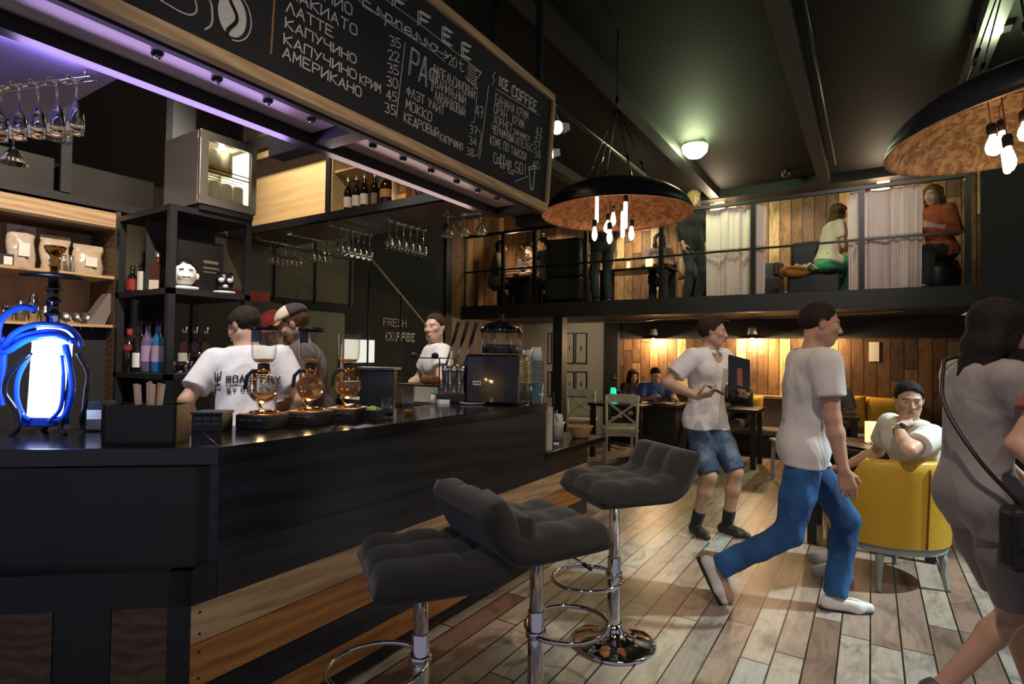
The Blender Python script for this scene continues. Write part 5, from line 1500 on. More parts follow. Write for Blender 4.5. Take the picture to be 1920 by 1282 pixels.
# its twin beyond the right pendant
t = thing('ceiling_lamp', 'greenish ceiling lamp hidden behind the right pendant shade', 'ceiling lamp', (0.78, 5.6, ZC))
MB().bb(-.12, .12, -.06, .06, -.05, -.002).build('housing', BLACKM, t)
MB().lathe([(0, -.10), (.05, -.09), (.07, -.06), (.07, -.05), (0, -.05)], n=20).build('lens', MATS['greenish_lamp'], t)
lamp('ceiling_lamp_light', 'POINT', (0, -.05, -.24), 18, (.85, 1.0, .58), .05, parent=t)

# ================================================================ bar stools
def stool(label, base, seat_z, rz):
    t = thing('bar_stool', label, 'bar stool', (base[0], base[1], 0), 0)
    MB().lathe([(0, 0.0), (.205, 0.0), (.21, .008), (.19, .018), (.12, .03), (.065, .05), (.045, .075), (.04, .10), (0, .10)], n=48).build('base_disc', CHROME, t)
    MB().lathe([(.032, .09), (.032, .42), (.029, .424)], n=24).build('lower_column', CHROME, t)
    MB().lathe([(.027, .42), (.027, seat_z - .03), (.06, seat_z - .028), (.07, seat_z - .01)], n=24).build('gas_lift', CHROME, t)
    ca, sa = math.cos(rz), math.sin(rz)
    def R(p): return Vector((p[0] * ca - p[1] * sa, p[0] * sa + p[1] * ca, p[2]))
    # foot ring: a D in front of the column
    fr_ = [R((.0 + .0, -.03, .335))]
    pts = []
    for i in range(22):
        a = -PI * .5 + 2 * PI * i / 22
        pts.append(R((.15 * math.sin(a) * 1.05, .15 - .17 * math.cos(a) * 1.0, .335)))
    MB().tube(pts, .0095, 8, closed=True).build('foot_ring', CHROME, t)
    MB().lathe([(.0365, .322), (.041, .323), (.041, .348), (.0365, .35)], n=20).build('ring_clamp', CHROME, t)
    # tufted seat that curves up into a low back; front of the seat towards +y
    nu, nv = 40, 30
    w = .23
    def prof(v):       # v: 0 front edge .. 1 top of the back
        L = v * .63
        if L < .36:
            y, z, ny, nz = .20 - L, .0, 0, 1
            if L < .05: z = -.012 * (1 - L / .05) ** 2
            return y, z, 0.0, 1.0
        a = min(1.0, (L - .36) / .12); ang = a * math.radians(62)
        r = .12 / math.radians(62)
        y = -.16 - r * math.sin(ang); z = r * (1 - math.cos(ang))
        if L > .48:
            y -= (L - .48) * math.cos(math.radians(62)); z += (L - .48) * math.sin(math.radians(62))
        return y, z, math.sin(ang), math.cos(ang)
    top, bot = [], []
    for j in range(nv + 1):
        v = j / nv
        y, z, ny, nz = prof(v)
        rt, rb = [], []
        for i in range(nu + 1):
            u = i / nu * 2 - 1
            edge = (1 - abs(u) ** 12) * (1 - abs(2 * v - 1) ** 16)
            puff = abs(math.sin(PI * 1.5 * (u + 1))) ** .5 * abs(math.sin(PI * 4 * v)) ** .5
            th = .05 * edge ** .33 + .024 * puff * edge ** .4
            x = u * w * (1 - .02 * (1 - edge))
            rt.append(R((x, y + ny * th, seat_z + z + nz * th + .03)))
            tb = .05 * edge ** .33
            rb.append(R((x, y - ny * tb, seat_z + z - nz * tb + .03)))
        top.append(rt); bot.append(list(reversed(rb)))
    m = MB()
    m.grid(top); m.grid(bot)
    s = m.build('seat', DARKFAB, t)
    mm = MB(); mm.tube([R((.0, .02, seat_z - .02)), R((.13, .06, seat_z - .035)), R((.2, .08, seat_z - .055))], .005, 6)
    lv = mm.build('height_lever', CHROME, t)
    MB().tube([R((.19, .078, seat_z - .052)), R((.225, .088, seat_z - .062))], .008, 8).build('lever_grip', BLACK, lv)
    return t
stool('grey tufted bar stool farthest along the bar, chrome base fully in view', at(1150, 1205, Z=0), .735, 2.50)
stool('middle dark tufted bar stool, turned with its back to the camera', at(1003, 1350, Z=0), .70, -.45)
stool('nearest dark bar stool, its seat turned towards the bar', at(785, 1412, Z=0), .635, 2.52)

# ================================================================ yellow tub chair
def tubchair(label, loc, rz):
    t = thing('tub_chair', label, 'armchair', loc, rz)
    n = 44
    def ring(r, z, y0=0.0, sq=1.0):
        return None
    # open towards +y; shell from arm to arm round the back
    outer, inner = [], []
    A0 = math.radians(200 - 380 / 2 + 0)
    P_o, P_i = [], []
    for i in range(n + 1):
        s = i / n * 2 - 1                    # -1 left arm front, 1 right arm front
        ang = -PI / 2 + s * math.radians(128)
        k = max(0.0, min(1.0, (abs(s) - .40) / .20)); k = k * k * (3 - 2 * k)
        ztop = .795 * (1 - k) + .61 * k - .02 * max(0, abs(s) - .7)
        rx, ry = .365, .335
        ex, ey = rx * math.cos(ang), ry * math.sin(ang) + .02
        lean = 0.05
        co, ci = [], []
        m_ = 9
        for j in range(m_ + 1):
            q = j / m_
            z = .28 + (ztop - .28) * q
            f = 0.93 + lean * 1.8 * q
            co.append((ex * f, ey * f, z))
            g = f - .20
            ci.append((ex * g, ey * g, z))
        ci[-1] = (ex * (f - .17), ey * (f - .17), ztop - .004); co[-1] = (ex * (f - .02), ey * (f - .02), ztop - .002)
        mid = (ex * (f - .10), ey * (f - .10), ztop + .014)
        P_o.append(co + [mid] + list(reversed(ci)))
    m = MB(); m.grid(P_o)
    m.add(P_o[0], [tuple(range(len(P_o[0])))]); m.add(P_o[-1], [tuple(reversed(range(len(P_o[-1]))))])
    sh = m.build('shell', YELLOW, t)
    mm = MB()
    for s in (.02,):
        ang = -PI / 2 + s * math.radians(128)
        pts = [(.365 * math.cos(ang) * (.937 + .09 * q), .335 * math.sin(ang) * (.937 + .09 * q) + .02 * (.937 + .09 * q), .285 + .48 * q) for q in [k2 / 8 for k2 in range(9)]]
        mm.tube(pts, .006, 6)
    mm.build('piping', mat('dark_yellow_piping', '#6b470c', .5), sh)
    m = MB()
    pts = [(.27 * math.cos(2 * PI * i / 28) * (1 if abs(math.cos(2 * PI * i / 28)) < .9 else .97), .26 * math.sin(2 * PI * i / 28) + .04) for i in range(28)]
    m.prism(pts, .283, .40)
    m.build('seat_cushion', YELLOW, t, bevel=.02, seg=3)
    m = MB()
    pts = [(.325 * math.cos(2 * PI * i / 32), .30 * math.sin(2 * PI * i / 32) + .02) for i in range(32)]
    m.prism(pts, .235, .282)
    m.build('seat_rail', GREYPAINT, t)
    for sx_, sy_ in ((-1, -1), (1, -1), (-1, 1), (1, 1)):
        x, y = sx_ * .19, sy_ * .20 + .02
        MB().tube([(x, y, .24), (x * 1.06, y * 1.06, .18), (x * 1.05, y * 1.05, .1), (x * 1.12, y * 1.12, .02), (x * 1.15, y * 1.15, 0)], [.026, .024, .017, .014, .018], 10).build('leg', GREYPAINT, t)
    return t
YC = Vector((0.10, 4.42, 0))
tubchair('yellow leather tub chair with greyed legs, its back to the camera', YC, 0.60)

# ================================================================ cross-back chairs and tables
def crosschair(label, loc, rz, group=None):
    t = thing('dining_chair', label, 'chair', loc, rz, group)
    # faces +y, back at -y
    for s in (-1, 1):
        MB().tube([(s * .19, -.19, 0), (s * .19, -.18, .45), (s * .20, -.23, .90)], [.016, .02, .019], 8).build('rear_leg', XCHAIR, t)
        MB().beam((s * .19, .19, 0), (s * .18, .18, .44), .034, .034, up=(0, 1, 0)).build('front_leg', XCHAIR, t)
    MB().bb(-.22, .22, -.20, .22, .44, .475).build('seat', XCHAIR, t, bevel=.008)
    MB().bb(-.19, .19, -.17, .2, .38, .44).build('apron', XCHAIR, t)
    m = MB(); m.extrude([(-.215, .82), (.215, .82), (.215, .91), (.15, .925), (-.15, .925), (-.215, .91)], (0, -.213, 0), (1, 0, 0), (0, 0, 1), (0, -1, 0), .026); m.build('top_rail', XCHAIR, t)
    MB().bb(-.19, .19, -.205, -.18, .51, .55).build('lower_rail', XCHAIR, t)
    for s in (-1, 1):
        MB().beam((-s * .18, -.20 - .004 * s, .55), (s * .18, -.222 - .004 * s, .82), .03, .014, up=(0, 1, 0)).build('cross_bar', XCHAIR, t)
    return t
crosschair('whitewashed cross-back chair just beyond the lower worktop', (-2.78, 7.00, 0), 0.5)
crosschair('whitewashed cross-back chair deeper beside the black column', (-3.62, 7.62, 0), 0.35)
crosschair('whitewashed cross-back chair behind the striding man', (-0.72, 7.15, 0), 0.5)

TABM = wood_mat('table_dark_wood', '#1a1513', '#2f2622', 'X', 0.8, 0.25, 0.4)
def table(label, loc, w, d, rz=0, h=.75, closed=False):
    t = thing('cafe_table', label, 'table', loc, rz)
    MB().bb(-w / 2, w / 2, -d / 2, d / 2, h - .04, h).build('tabletop', TABM, t, bevel=.004)
    if closed:
        MB().bb(-w / 2 + .05, w / 2 - .05, -d / 2 + .05, d / 2 - .05, 0, h - .041).build('pedestal', BLACK, t)
    else:
        for x in (-w / 2 + .06, w / 2 - .06):
            for y in (-d / 2 + .06, d / 2 - .06):
                MB().bb(x - .03, x + .03, y - .03, y + .03, 0, h - .04).build('leg', BLACK, t)
    return t
table('dark table in front of the yellow tub chair with a glowing candle box', (-0.02, 5.22, 0), .85, .72)
table('dark table by the cross-back chair with the green hookah on it', (-2.95, 7.55, 0), .8, .66)
table('dark table with open menus in front of the man in blue', (-2.55, 7.95, 0), .7, .66, closed=True)
table('small dark table before the yellow cushions', (-0.42, 7.75, 0), .62, .6)
table('dark table in front of the bench, behind the waiter', (-1.55, 7.9, 0), .7, .6)
CANDLE = mat('candle_box_glow', '#f1dcb4', .6, emit='#ffce8a', estr=1.6)
def candlebox(label, loc, w=.085, h=.14, e=1.2, name='candle_box', rz=.4):
    t = thing(name, label, 'lantern', loc, rz)
    MB().bb(-w / 2, w / 2, -w / 2, w / 2, .006, h).build('glowing_sleeve', CANDLE, t)
    MB().bb(-w / 2 - .004, w / 2 + .004, -w / 2 - .004, w / 2 + .004, 0, .0055).build('tray', BLACK, t)
    return t
candlebox('glowing candle box on the table before the yellow tub chair', (0.02, 5.28, .7505), .10, .17)
lamp('candle_light', 'POINT', (0.02, 5.20, 1.05), 5, WARM2, .05)
candlebox('candle box on the small table before the yellow cushions', (-0.52, 7.62, .7505), .09, .10)
candlebox('small candle box by the green hookah', (-2.72, 7.45, .7505), .07, .09)
# menu folders on the near table
for i, (x, y, a) in enumerate(((-.22, 5.02, .5), (-.06, 4.98, .9), (.12, 5.05, .2))):
    tag(MB().bb(-.11, .11, -.15, .15, 0, .008).build('menu_folder', mat('dark_leather', '#2a2220', .35), loc=(x, y, .7515 + i * .009), rz=a), '%s dark menu folder from the left on the table by the tub chair' % ORD[i], 'menu', 'menus on the table by the tub chair')
for i, (x, y, a) in enumerate(((-2.62, 7.75, .2), (-2.4, 7.78, -.2))):
    tag(MB().bb(-.12, .12, -.1, .1, 0, .01).build('open_menu', mat('menu_brown', '#4d372e', .5), loc=(x, y, .7515), rz=a), '%s open menu from the left before the couple on the bench' % ORD[i], 'menu', 'menus before the couple')
# green hookah
p = Vector((-3.08, 7.5, .7505))
t = thing('hookah', 'small green-glowing hookah on the table by the cross-back chair', 'hookah', p)
MB().lathe([(0, 0), (.05, 0), (.06, .02), (.045, .1), (.04, .2), (.03, .21), (0, .21)], n=20).build('glass_base', mat('green_glow', '#2fd6a8', .2, emit='#19c79a', estr=1.3), t)
MB().lathe([(.012, .21), (.012, .33), (.02, .335), (.045, .34), (.045, .345), (.012, .35), (.02, .39), (.02, .4), (0, .4)], n=14).build('stem', DSTEEL, t)
MB().tube(smoothpath([(.03, 0, .2), (.1, -.02, .18), (.17, -.04, .06), (.2, -.05, .01)], 6), .009, 6).build('hose', BLACKM, t)
m = MB().lathe([(0, 0), (.03, 0), (.035, .08), (.033, .08), (.028, .004), (0, .004)], n=14)
tag(m.build('cup', WHITEP, loc=(-2.78, 7.36, .7505)), 'small white cup at the corner of the green hookah table', 'cup')

# bench along the back wall, bolsters, cushions
bn = thing('bench', 'grey upholstered bench along the boarded back wall under the gallery', 'bench', (-1.6, 9.0, 0))
BENCHF = mat('grey_bench_fabric', '#6b6258', .9, noise=.2, nscale=30)
MB().bb(-2.1, 2.1, -.25, .3, 0, .30).build('bench_base', DBROWN, bn)
MB().bb(-2.1, 2.1, -.3, .199, .301, .38).build('seat_pad', BENCHF, bn, bevel=.015)
MB().bb(-2.1, 2.1, .2, .32, .301, .80).build('back_pad', BENCHF, bn, bevel=.03)
MB().bb(-2.1, 2.1, .18, .34, .802, .84).build('back_rail', mat('pale_rail', '#b7a58d', .6), bn)
def cushion(label, loc, w, rz, material=YCUSH, tilt=.25, group='yellow cushions on the bench', h=None):
    h = h or w
    P = []
    for j in range(13):
        row = []
        for i in range(13):
            u, v = i / 6 - 1, j / 6 - 1
            e = max(0, (1 - abs(u) ** 4) * (1 - abs(v) ** 4))
            k = 1 - .06 * (1 - abs(u)) * 0
            row.append((u * w / 2 * (1 - .05 * (1 - v * v)), v * h / 2 * (1 - .05 * (1 - u * u)), e ** .5 * .075))
        P.append(row)
    m = MB(); m.grid(P); m.grid([[(x, y, -z) for x, y, z in reversed(r)] for r in P])
    o = m.build('cushion', material)
    o.location = loc; o.rotation_euler = Euler((PI / 2 - tilt, 0, rz))
    return tag(o, label, 'cushion', group)
cushion('yellow cushion on the bench behind the dark seated figure', (-0.28, 8.83, .70), .46, .1)
cushion('brighter yellow cushion nearest the seated man, on the bench', (0.16, 8.85, .69), .46, -.1)
cushion('yellow cushion behind the waiter on the bench', (-1.50, 8.86, .68), .36, .1)
tag(MB().cyl((-.2, 0, 0), (.2, 0, 0), .055, n=20).build('bolster', BENCHF, loc=(-2.2, 8.15, .62), rz=.1), 'pale rolled bolster beside the menu table', 'bolster')

# wall lamps on the boards, with hat-shaped shades
def sconce(label, loc, e):
    t = thing('wall_lamp', label, 'wall lamp', loc)
    MB().lathe([(.06, 0.0), (.2, -.05), (.205, -.055), (.2, -.06), (.055, -.01)], n=28).build('hat_brim', BLACKM, t)
    MB().lathe([(0, .10), (.05, .10), (.07, .0), (.06, 0.0), (.04, .09), (0, .09)], n=20).build('hat_crown', mat('pale_shade', '#d8d4cc', .5), t)
    MB().beam((0, .02, .05), (0, .22, .05), .02, .02).build('bracket', BLACKM, t)
    MB().ball((0, 0, -.035), .03, 12, 8).build('bulb', mat('sconce_bulb', '#ffffff', .3, emit='#ffc27a', estr=25), t)
    lamp('wall_lamp_light', 'POINT', (0, .02, -.09), e, (1.0, .66, .34), .04, parent=t)
sconce('hat-shaped wall lamp over the couple on the bench', (-3.05, 9.12, 1.76), 62)
sconce('hat-shaped wall lamp behind the waiter', (-1.52, 9.12, 1.76), 62)
sconce('wall lamp half hidden behind the striding man', (-0.62, 9.12, 1.76), 42)
tag(MB().bb(-.06, .06, -.012, .0, 0, .27).build('wall_card', PAPER, loc=(0.03, YW - .001, 1.38)), 'pale sheet pinned high on the boards right of the striding man', 'paper')
tag(MB().bb(-.09, .09, -.012, 0, 0, .36).build('wall_card', mat('warm_paper', '#d9c39c', .8), loc=(-2.62, YW - .001, .9)), 'pale panel on the boards beside the waiter elbow', 'paper')
m = MB(); m.tube(smoothpath([(-3.6, 7.6, 1.93), (-2.9, 7.7, 1.90), (-2.2, 7.6, 1.94), (-1.6, 7.9, 1.9)], 8), .012, 6)
tag(m.build('ceiling_cable', STEEL), 'pale cable looping under the gallery above the couple', 'cable')
m = MB(); m.tube(smoothpath([(-1.2, 7.9, 1.93), (-.3, 7.7, 1.94), (.3, 7.6, 1.95)], 8), .012, 6)
tag(m.build('ceiling_cable', STEEL), 'pale cable under the gallery right of the striding man', 'cable')

# framed pictures on the white wall
FRAMEB = mat('black_frame', '#1c1a1b', .4)
k_ = 0
for r, (v0, v1) in enumerate(((624, 682), (696, 744))):
    for c, (u0, u1) in enumerate(((1027, 1034), (1060, 1076), (1079, 1100))):
        a, b = at(u0, v0, Y=YW - .02), at(u1, v1, Y=YW - .02)
        t = thing('picture_frame', '%s framed drawing from the left in the %s row on the white wall' % (ORD[c], ('upper', 'lower')[r]), 'picture', ((a.x + b.x) / 2, YW - .002, (a.z + b.z) / 2), 0, 'framed drawings on the white wall')
        w, h = abs(b.x - a.x), abs(a.z - b.z); f = .018
        m = MB(); m.bb(-w / 2, w / 2, -.025, 0, -h / 2, -h / 2 + f); m.bb(-w / 2, w / 2, -.025, 0, h / 2 - f, h / 2); m.bb(-w / 2, -w / 2 + f, -.025, 0, -h / 2 + f, h / 2 - f); m.bb(w / 2 - f, w / 2, -.025, 0, -h / 2 + f, h / 2 - f)
        m.build('frame', FRAMEB, t)
        MB().bb(-w / 2 + f, w / 2 - f, -.012, -.004, -h / 2 + f, h / 2 - f).build('sheet', mat('drawing_sheet', '#cfcabb', .8, noise=.1, nscale=14), t)
        m = MB(); s = min(w, h) * .16
        m.lathe([(s * .5, 0), (s * .9, s * .9), (s * .5, s * 1.3)], (0, -.0135, -s), n=4, axis=(0, 0, 1))
        m = MB().bb(-s * .5, s * .5, -.0135, -.0122, -s * 1.2, s * .8).bb(-s * .15, s * .15, -.0135, -.0122, s * .8, s * 1.6)
        m.build('pot_drawing', mat('drawing_ink', '#57504a', .8), t)
lamp('white_wall_lamp', 'SPOT', (-4.4, 7.9, 1.9), 18, WARM2, .05, (-4.3, 9.3, 1.3), 100, .8)

# lettering on the black wall and the stair rail
t = thing('wall_lettering', 'white FRESH COFFEE lettering painted on the black wall', 'sign', (XL, 5.5, 1.7))
SIGNW = mat('sign_white', '#cfc9c0', .8)
m = MB(); yF = at(719, 608, X=XL).y - 5.5
zF = at(719, 610, X=XL).z - 1.7
write(m, 'FRESH', (.002, yF, zF), (0, 1, 0), (0, 0, 1), .075, .10, gap=.25, sw=.012, wob=0, rng=random.Random(1)); m.build('thin_letters', SIGNW, t)
m = MB(); yF = at(724, 637, X=XL).y - 5.5; zF = at(724, 637, X=XL).z - 1.7
write(m, 'COFFEE', (.002, yF, zF), (0, 1, 0), (0, 0, 1), .08, .10, gap=.22, sw=.03, wob=0, rng=random.Random(1)); m.build('bold_letters', SIGNW, t)
a, b = at(690, 478, X=-5.0), at(806, 618, X=-5.0)
t = thing('stair_rail', 'thin pale handrail slanting down in front of the black wall', 'handrail', (-5.0, a.y, 0))
MB().tube([(0, 0, a.z), (0, b.y - a.y, b.z)], .013, 8).build('rail', mat('pale_handrail', '#b9a48e', .4), t)
for q in (.02, .5, .98):
    y, z = (b.y - a.y) * q, a.z + (b.z - a.z) * q
    MB().tube([(0, y, z), (0, y, 0)], .012, 6).build('post', BLACKM, t)
tag(MB().bb(-.02, .02, -.3, .3, -.15, .15).build('lit_panel', mat('pale_screen', '#dfe6e0', .4, emit='#e8efe6', estr=.8), loc=at(668, 658, X=XL + .021)), 'small bright panel on the black wall behind the capped barista', 'screen')
t = thing('tall_fridge', 'dim grey-green fridge against the left wall behind the baristas', 'fridge', (-5.35, 3.95, 0))
MB().bb(-.33, .25, -.45, .45, 0, 1.86).build('body', mat('grey_green_steel', '#5f665c', .4), t, bevel=.01)
MB().bb(.2505, .28, -.43, .43, .1, 1.84).build('door', mat('grey_green_steel', '#5f665c', .4), t)
MB().bb(.2805, .30, .36, .39, .8, 1.5).build('handle', STEEL, t)
tag(MB().bb(-.2, .2, -.5, .45, 0, .1).build('red_tray', mat('dull_red', '#7d1c1c', .5), loc=(-5.3, 3.0, 1.9)), 'dull red box behind the baristas heads', 'box')
tag(MB().bb(-.25, .25, -.55, .55, 0, 1.899).build('side_cabinet', BLACK, loc=(-5.3, 3.0, 0)), 'tall black cabinet under the red box behind the baristas', 'cabinet')
m = MB()
for y in (3.9, 4.45, 5.0): m.beam((XL + .012, y, 2.0), (XL + .012, y, 2.95), .02, .03, up=(1, 0, 0))
m.beam((XL + .012, 3.0, 2.62), (XL + .012, 5.05, 2.62), .02, .03)
tag(m.build('wall_battens', BLACK), 'dark batten grid on the olive wall behind the hanging glasses', 'battens')

# ================================================================ gallery: railing, curtains, furniture
posts_u = (870, 944, 1003, 1099, 1240, 1412, 1616, 1815)
RAILM = mat('railing_black', '#0f0f11', .4)
rl_ = thing('gallery_railing', 'black steel railing along the gallery edge', 'railing', (-2.4, YM + .03, ZM))
def relg(m):
    m.v = [(x + 2.4, y - YM - .03, z - ZM) for x, y, z in m.v]; return m
for i, u in enumerate(posts_u):
    x = at(u, 450, Y=YM + .03).x
    w = .026
    relg(MB().bb(x - w, x + w, YM + .005, YM + .055, ZM + .016, 3.32)).build('post', RAILM, rl_)
xr = at(1815, 450, Y=YM + .03).x + .03
relg(MB().bb(XL + .01, xr, YM + .0, YM + .06, 3.32, 3.36)).build('top_rail', RAILM, rl_)
relg(MB().bb(XL + .01, xr, YM + .018, YM + .042, 2.74, 2.765)).build('middle_rail', RAILM, rl_)
CURT = NT('sheer_check_cloth')
tc = CURT.node('ShaderNodeTexCoord'); sp = CURT.node('ShaderNodeSeparateXYZ'); CURT.link(tc.outputs['UV'], sp.inputs[0])
fx = CURT.math('FRACT', CURT.math('MULTIPLY', sp.outputs[0], 30.0)); fy = CURT.math('FRACT', CURT.math('MULTIPLY', sp.outputs[1], 44.0))
lx = CURT.math('LESS_THAN', fx, .28); ly = CURT.math('LESS_THAN', fy, .28)
ck = CURT.math('MULTIPLY', CURT.math('MAXIMUM', lx, ly), CURT.math('LESS_THAN', sp.outputs[1], .54))
CURT.link(CURT.mix(ck, '#e8d9d6', '#a8938f'), CURT.b.inputs['Base Color'])
CURT.b.inputs['Roughness'].default_value = .9
CURT.b.inputs['Subsurface Weight'].default_value = 0.0
tr = CURT.node('ShaderNodeBsdfTranslucent'); CURT.link(CURT.mix(ck, '#e8d9d6', '#a8938f'), tr.inputs[0])
ms = CURT.node('ShaderNodeMixShader'); ms.inputs[0].default_value = .35
outn = [n for n in CURT.nt.nodes if n.type == 'OUTPUT_MATERIAL'][0]
CURT.link(CURT.b.outputs[0], ms.inputs[1]); CURT.link(tr.outputs[0], ms.inputs[2]); CURT.link(ms.outputs[0], outn.inputs[0])
def curtain(label, x0, x1, z0, z1, seed, y):
    rr = random.Random(seed)
    nu, nv = 120, 40
    ph = [rr.uniform(0, 6) for _ in range(5)]
    P, UV = [], []
    for j in range(nv + 1):
        v = j / nv
        row = []
        for i in range(nu + 1):
            u = i / nu
            a = .014 * math.sin(u * 31 + ph[0] + .8 * v + 1.5 * math.sin(u * 7 + ph[3])) + .009 * math.sin(u * 53 + ph[1] - v + 2 * math.sin(u * 9 + ph[4])) + .02 * math.sin(u * 13 + ph[2] + 1.6 * v)
            drop = 0.0
            ew = .035 * (v > .93) * ((v - .93) / .07) ** 2
            narrow = 1 - .035 * (1 - v) - .0
            xx = (u - .5) * (x1 - x0) * narrow
            if u < .04 or u > .96:
                k = max(0, .04 - u) / .04 + max(0, u - .96) / .04
                zz = z0 + (z1 - z0) * v - max(0, v - .9) * .5 * k * (z1 - z0) * .5
            else:
                zz = z0 + (z1 - z0) * v
            row.append((xx, a * (1.0 - .25 * v), zz))
        P.append(row)
    m = MB(); m.grid(P)
    o = m.build('curtain', CURT.m, loc=((x0 + x1) / 2, y, 0), weld=False)
    uv = o.data.uv_layers.new(name='UVMap')
    idx = np.empty(len(o.data.loops), dtype=np.int32); o.data.loops.foreach_get('vertex_index', idx)
    uvs = np.empty((len(idx), 2), dtype=np.float32)
    uvs[:, 0] = (idx % (nu + 1)) / nu; uvs[:, 1] = (idx // (nu + 1)) / nv
    uv.data.foreach_set('uv', uvs.ravel())
    return tag(o, label, 'curtain')
curtain('left checked white curtain hung on the gallery railing', at(1320, 450, Y=YM).x, at(1434, 450, Y=YM).x, ZM + .03, 3.315, 1, YM + .10)
curtain('right checked white curtain hung on the gallery railing', at(1588, 450, Y=YM).x, at(1732, 450, Y=YM).x, ZM + .03, 3.315, 2, YM + .10)

LEATH = mat('black_leather', '#1d1c1e', .4, noise=.2, nscale=20)
def sofa(label, loc, w, d, rz, h=.82, seat=.42, arms=True):
    t = thing('sofa', label, 'sofa', loc, rz)
    MB().bb(-w / 2, w / 2, -d / 2, d / 2, .06, seat).build('seat', LEATH, t, bevel=.03)
    MB().bb(-w / 2, w / 2, -d / 2, -d / 2 + .18, seat + .001, h).build('backrest', LEATH, t, bevel=.04)
    for s in (-1, 1) if arms else ():
        MB().bb(s * w / 2 - .08 * (s > 0) - .0, s * w / 2 + .08 * (s < 0), -d / 2 + .181, d / 2, seat + .001, seat + .2).build('armrest', LEATH, t, bevel=.03)
        for y in (-d / 2 + .08, d / 2 - .08):
            MB().bb(s * (w / 2 - .1) - .03, s * (w / 2 - .1) + .03, y - .03, y + .03, 0, .059).build('foot', BLACKM, t)
    return t
sofa('black sofa with its high back to the railing near the standing man', (-3.95, 7.86, ZM), .58, .7, 0.1, 1.0, .42)
sofa('black sofa on the gallery behind the hanging rail, left end', (-4.95, 8.85, ZM), 1.2, .7, PI, .75, .33)
sofa('black armchair on the gallery beside the girl in green trousers', (-0.62, 8.30, ZM), .60, .56, PI, .80, .32, False)
sofa('long black sofa against the gallery wall behind the left curtain', (-1.75, 8.98, ZM), 1.3, .6, PI, .66, .40)
table('low dark table at the left end of the gallery', (-5.0, 8.05, ZM), .7, .5, 0, .52)
table('dark gallery table with two small lanterns', (-3.0, 8.22, ZM), 1.1, .5, 0, .55)
table('wooden gallery table behind the right curtain', (0.0, 8.75, ZM), .7, .7, 0, .55)
def zlan(label, u, v, Y, w, h):
    p = at(u, v, Y=Y)
    return candlebox(label, (p.x, p.y, ZM + .5205 if 'left end' in label else ZM + .5505), w, h)
zlan('tall pink-white lantern on the low table at the left end of the gallery', 897, 540, 8.05, .085, .30)
zlan('glowing square lantern on the dark gallery table', 1217, 510, 8.2, .10, .16)
zlan('thin small lantern left of the square one on the gallery table', 1178, 512, 8.2, .05, .13)
cushion('yellow cushion on the sofa behind the left curtain', (-1.9, 8.78, ZM + .60), .36, .1, YCUSH, .25, 'gallery cushions')
cushion('patterned pale cushion on the long sofa left of the left curtain', (-2.35, 8.76, ZM + .6), .36, .1, mat('pale_pattern_cloth', '#a8a18c', .9, noise=.5, nscale=20), .25, 'gallery cushions')
cushion('flat brown cushion beside the girl in green trousers', (-0.84, 8.05, ZM + .36), .3, .4, mat('ochre_cloth', '#a9762e', .9), 1.4, 'gallery cushions')
m = MB()
P = []
for j in range(14):
    P.append([(i / 13 * .34 - .17, j / 13 * .26 - .13, .05 + .035 * math.sin(i * 1.1 + j * .7) + .02 * math.sin(j * 1.7) - .1 * max(0, abs(i / 13 - .5) - .4)) for i in range(14)])
m.grid(P)
tag(m.build('checked_blanket', mat('cream_check_blanket', '#cdbf9a', .9, noise=.3, nscale=15), loc=(-0.66, 8.1, ZM + .345), solid=.012), 'crumpled cream blanket beside the girl in green trousers', 'blanket')
lamp('lantern_light', 'POINT', (-4.95, 7.72, ZM + .95), 7, WARM2, .06)
lamp('lantern_light', 'POINT', (-2.9, 8.0, ZM + .95), 5, WARM2, .06)
# lit box lamps on the gallery wall, with their light
for i, (u, v, lb) in enumerate(((1350, 374, 'pale box lamp on the gallery wall above the left curtain'), (1656, 336, 'pale box lamp on the gallery wall above the right curtain'))):
    p = at(u, v, Y=YW - .1)
    t = thing('box_lamp', lb, 'wall lamp', (p.x, YW - .09, p.z - .08))
    MB().bb(-.075, .075, -.06, .085, -.1, .1).build('lamp_body', mat('lamp_box_wood', '#e7c98f', .6, emit='#ffcf86', estr=.5), t)
    MB().bb(-.15, -.08, -.02, .085, -.1, .02).build('side_block', MATS['lamp_box_wood'], t)
    lamp('box_lamp_light', 'POINT', (0, -.25, -.16), 26, WARM2, .06, parent=t)
for i, (x, e) in enumerate(((-5.0, 80), (-3.4, 55), (-1.0, 19), (0.7, 20))):
    t = thing('gallery_downlight', '%s small downlight from the left under the gallery ceiling' % ORD[i], 'downlight', (x, 8.55, ZC - .001), 0, 'gallery downlights')
    MB().lathe([(0, -.08), (.05, -.08), (.055, -.0)], n=16).build('can', BLACKM, t)
    lamp('downlight_light', 'SPOT', (0, 0, -.1), e * 3, WARM2, .05, (0, .6, -1.6), 110, .8, parent=t)
m = MB().lathe([(.11, 0), (.2, .0), (.16, .25), (.13, .3), (0, .3)], n=20)
tag(MB().lathe([(0, 0), (.2, 0), (.24, .1), (.25, .25), (.22, .38), (.1, .42), (0, .42)], n=24).build('pouffe', LEATH, loc=(0.62, 8.15, ZM + .0005)), 'round black pouffe under the woman in the orange blouse', 'pouffe')
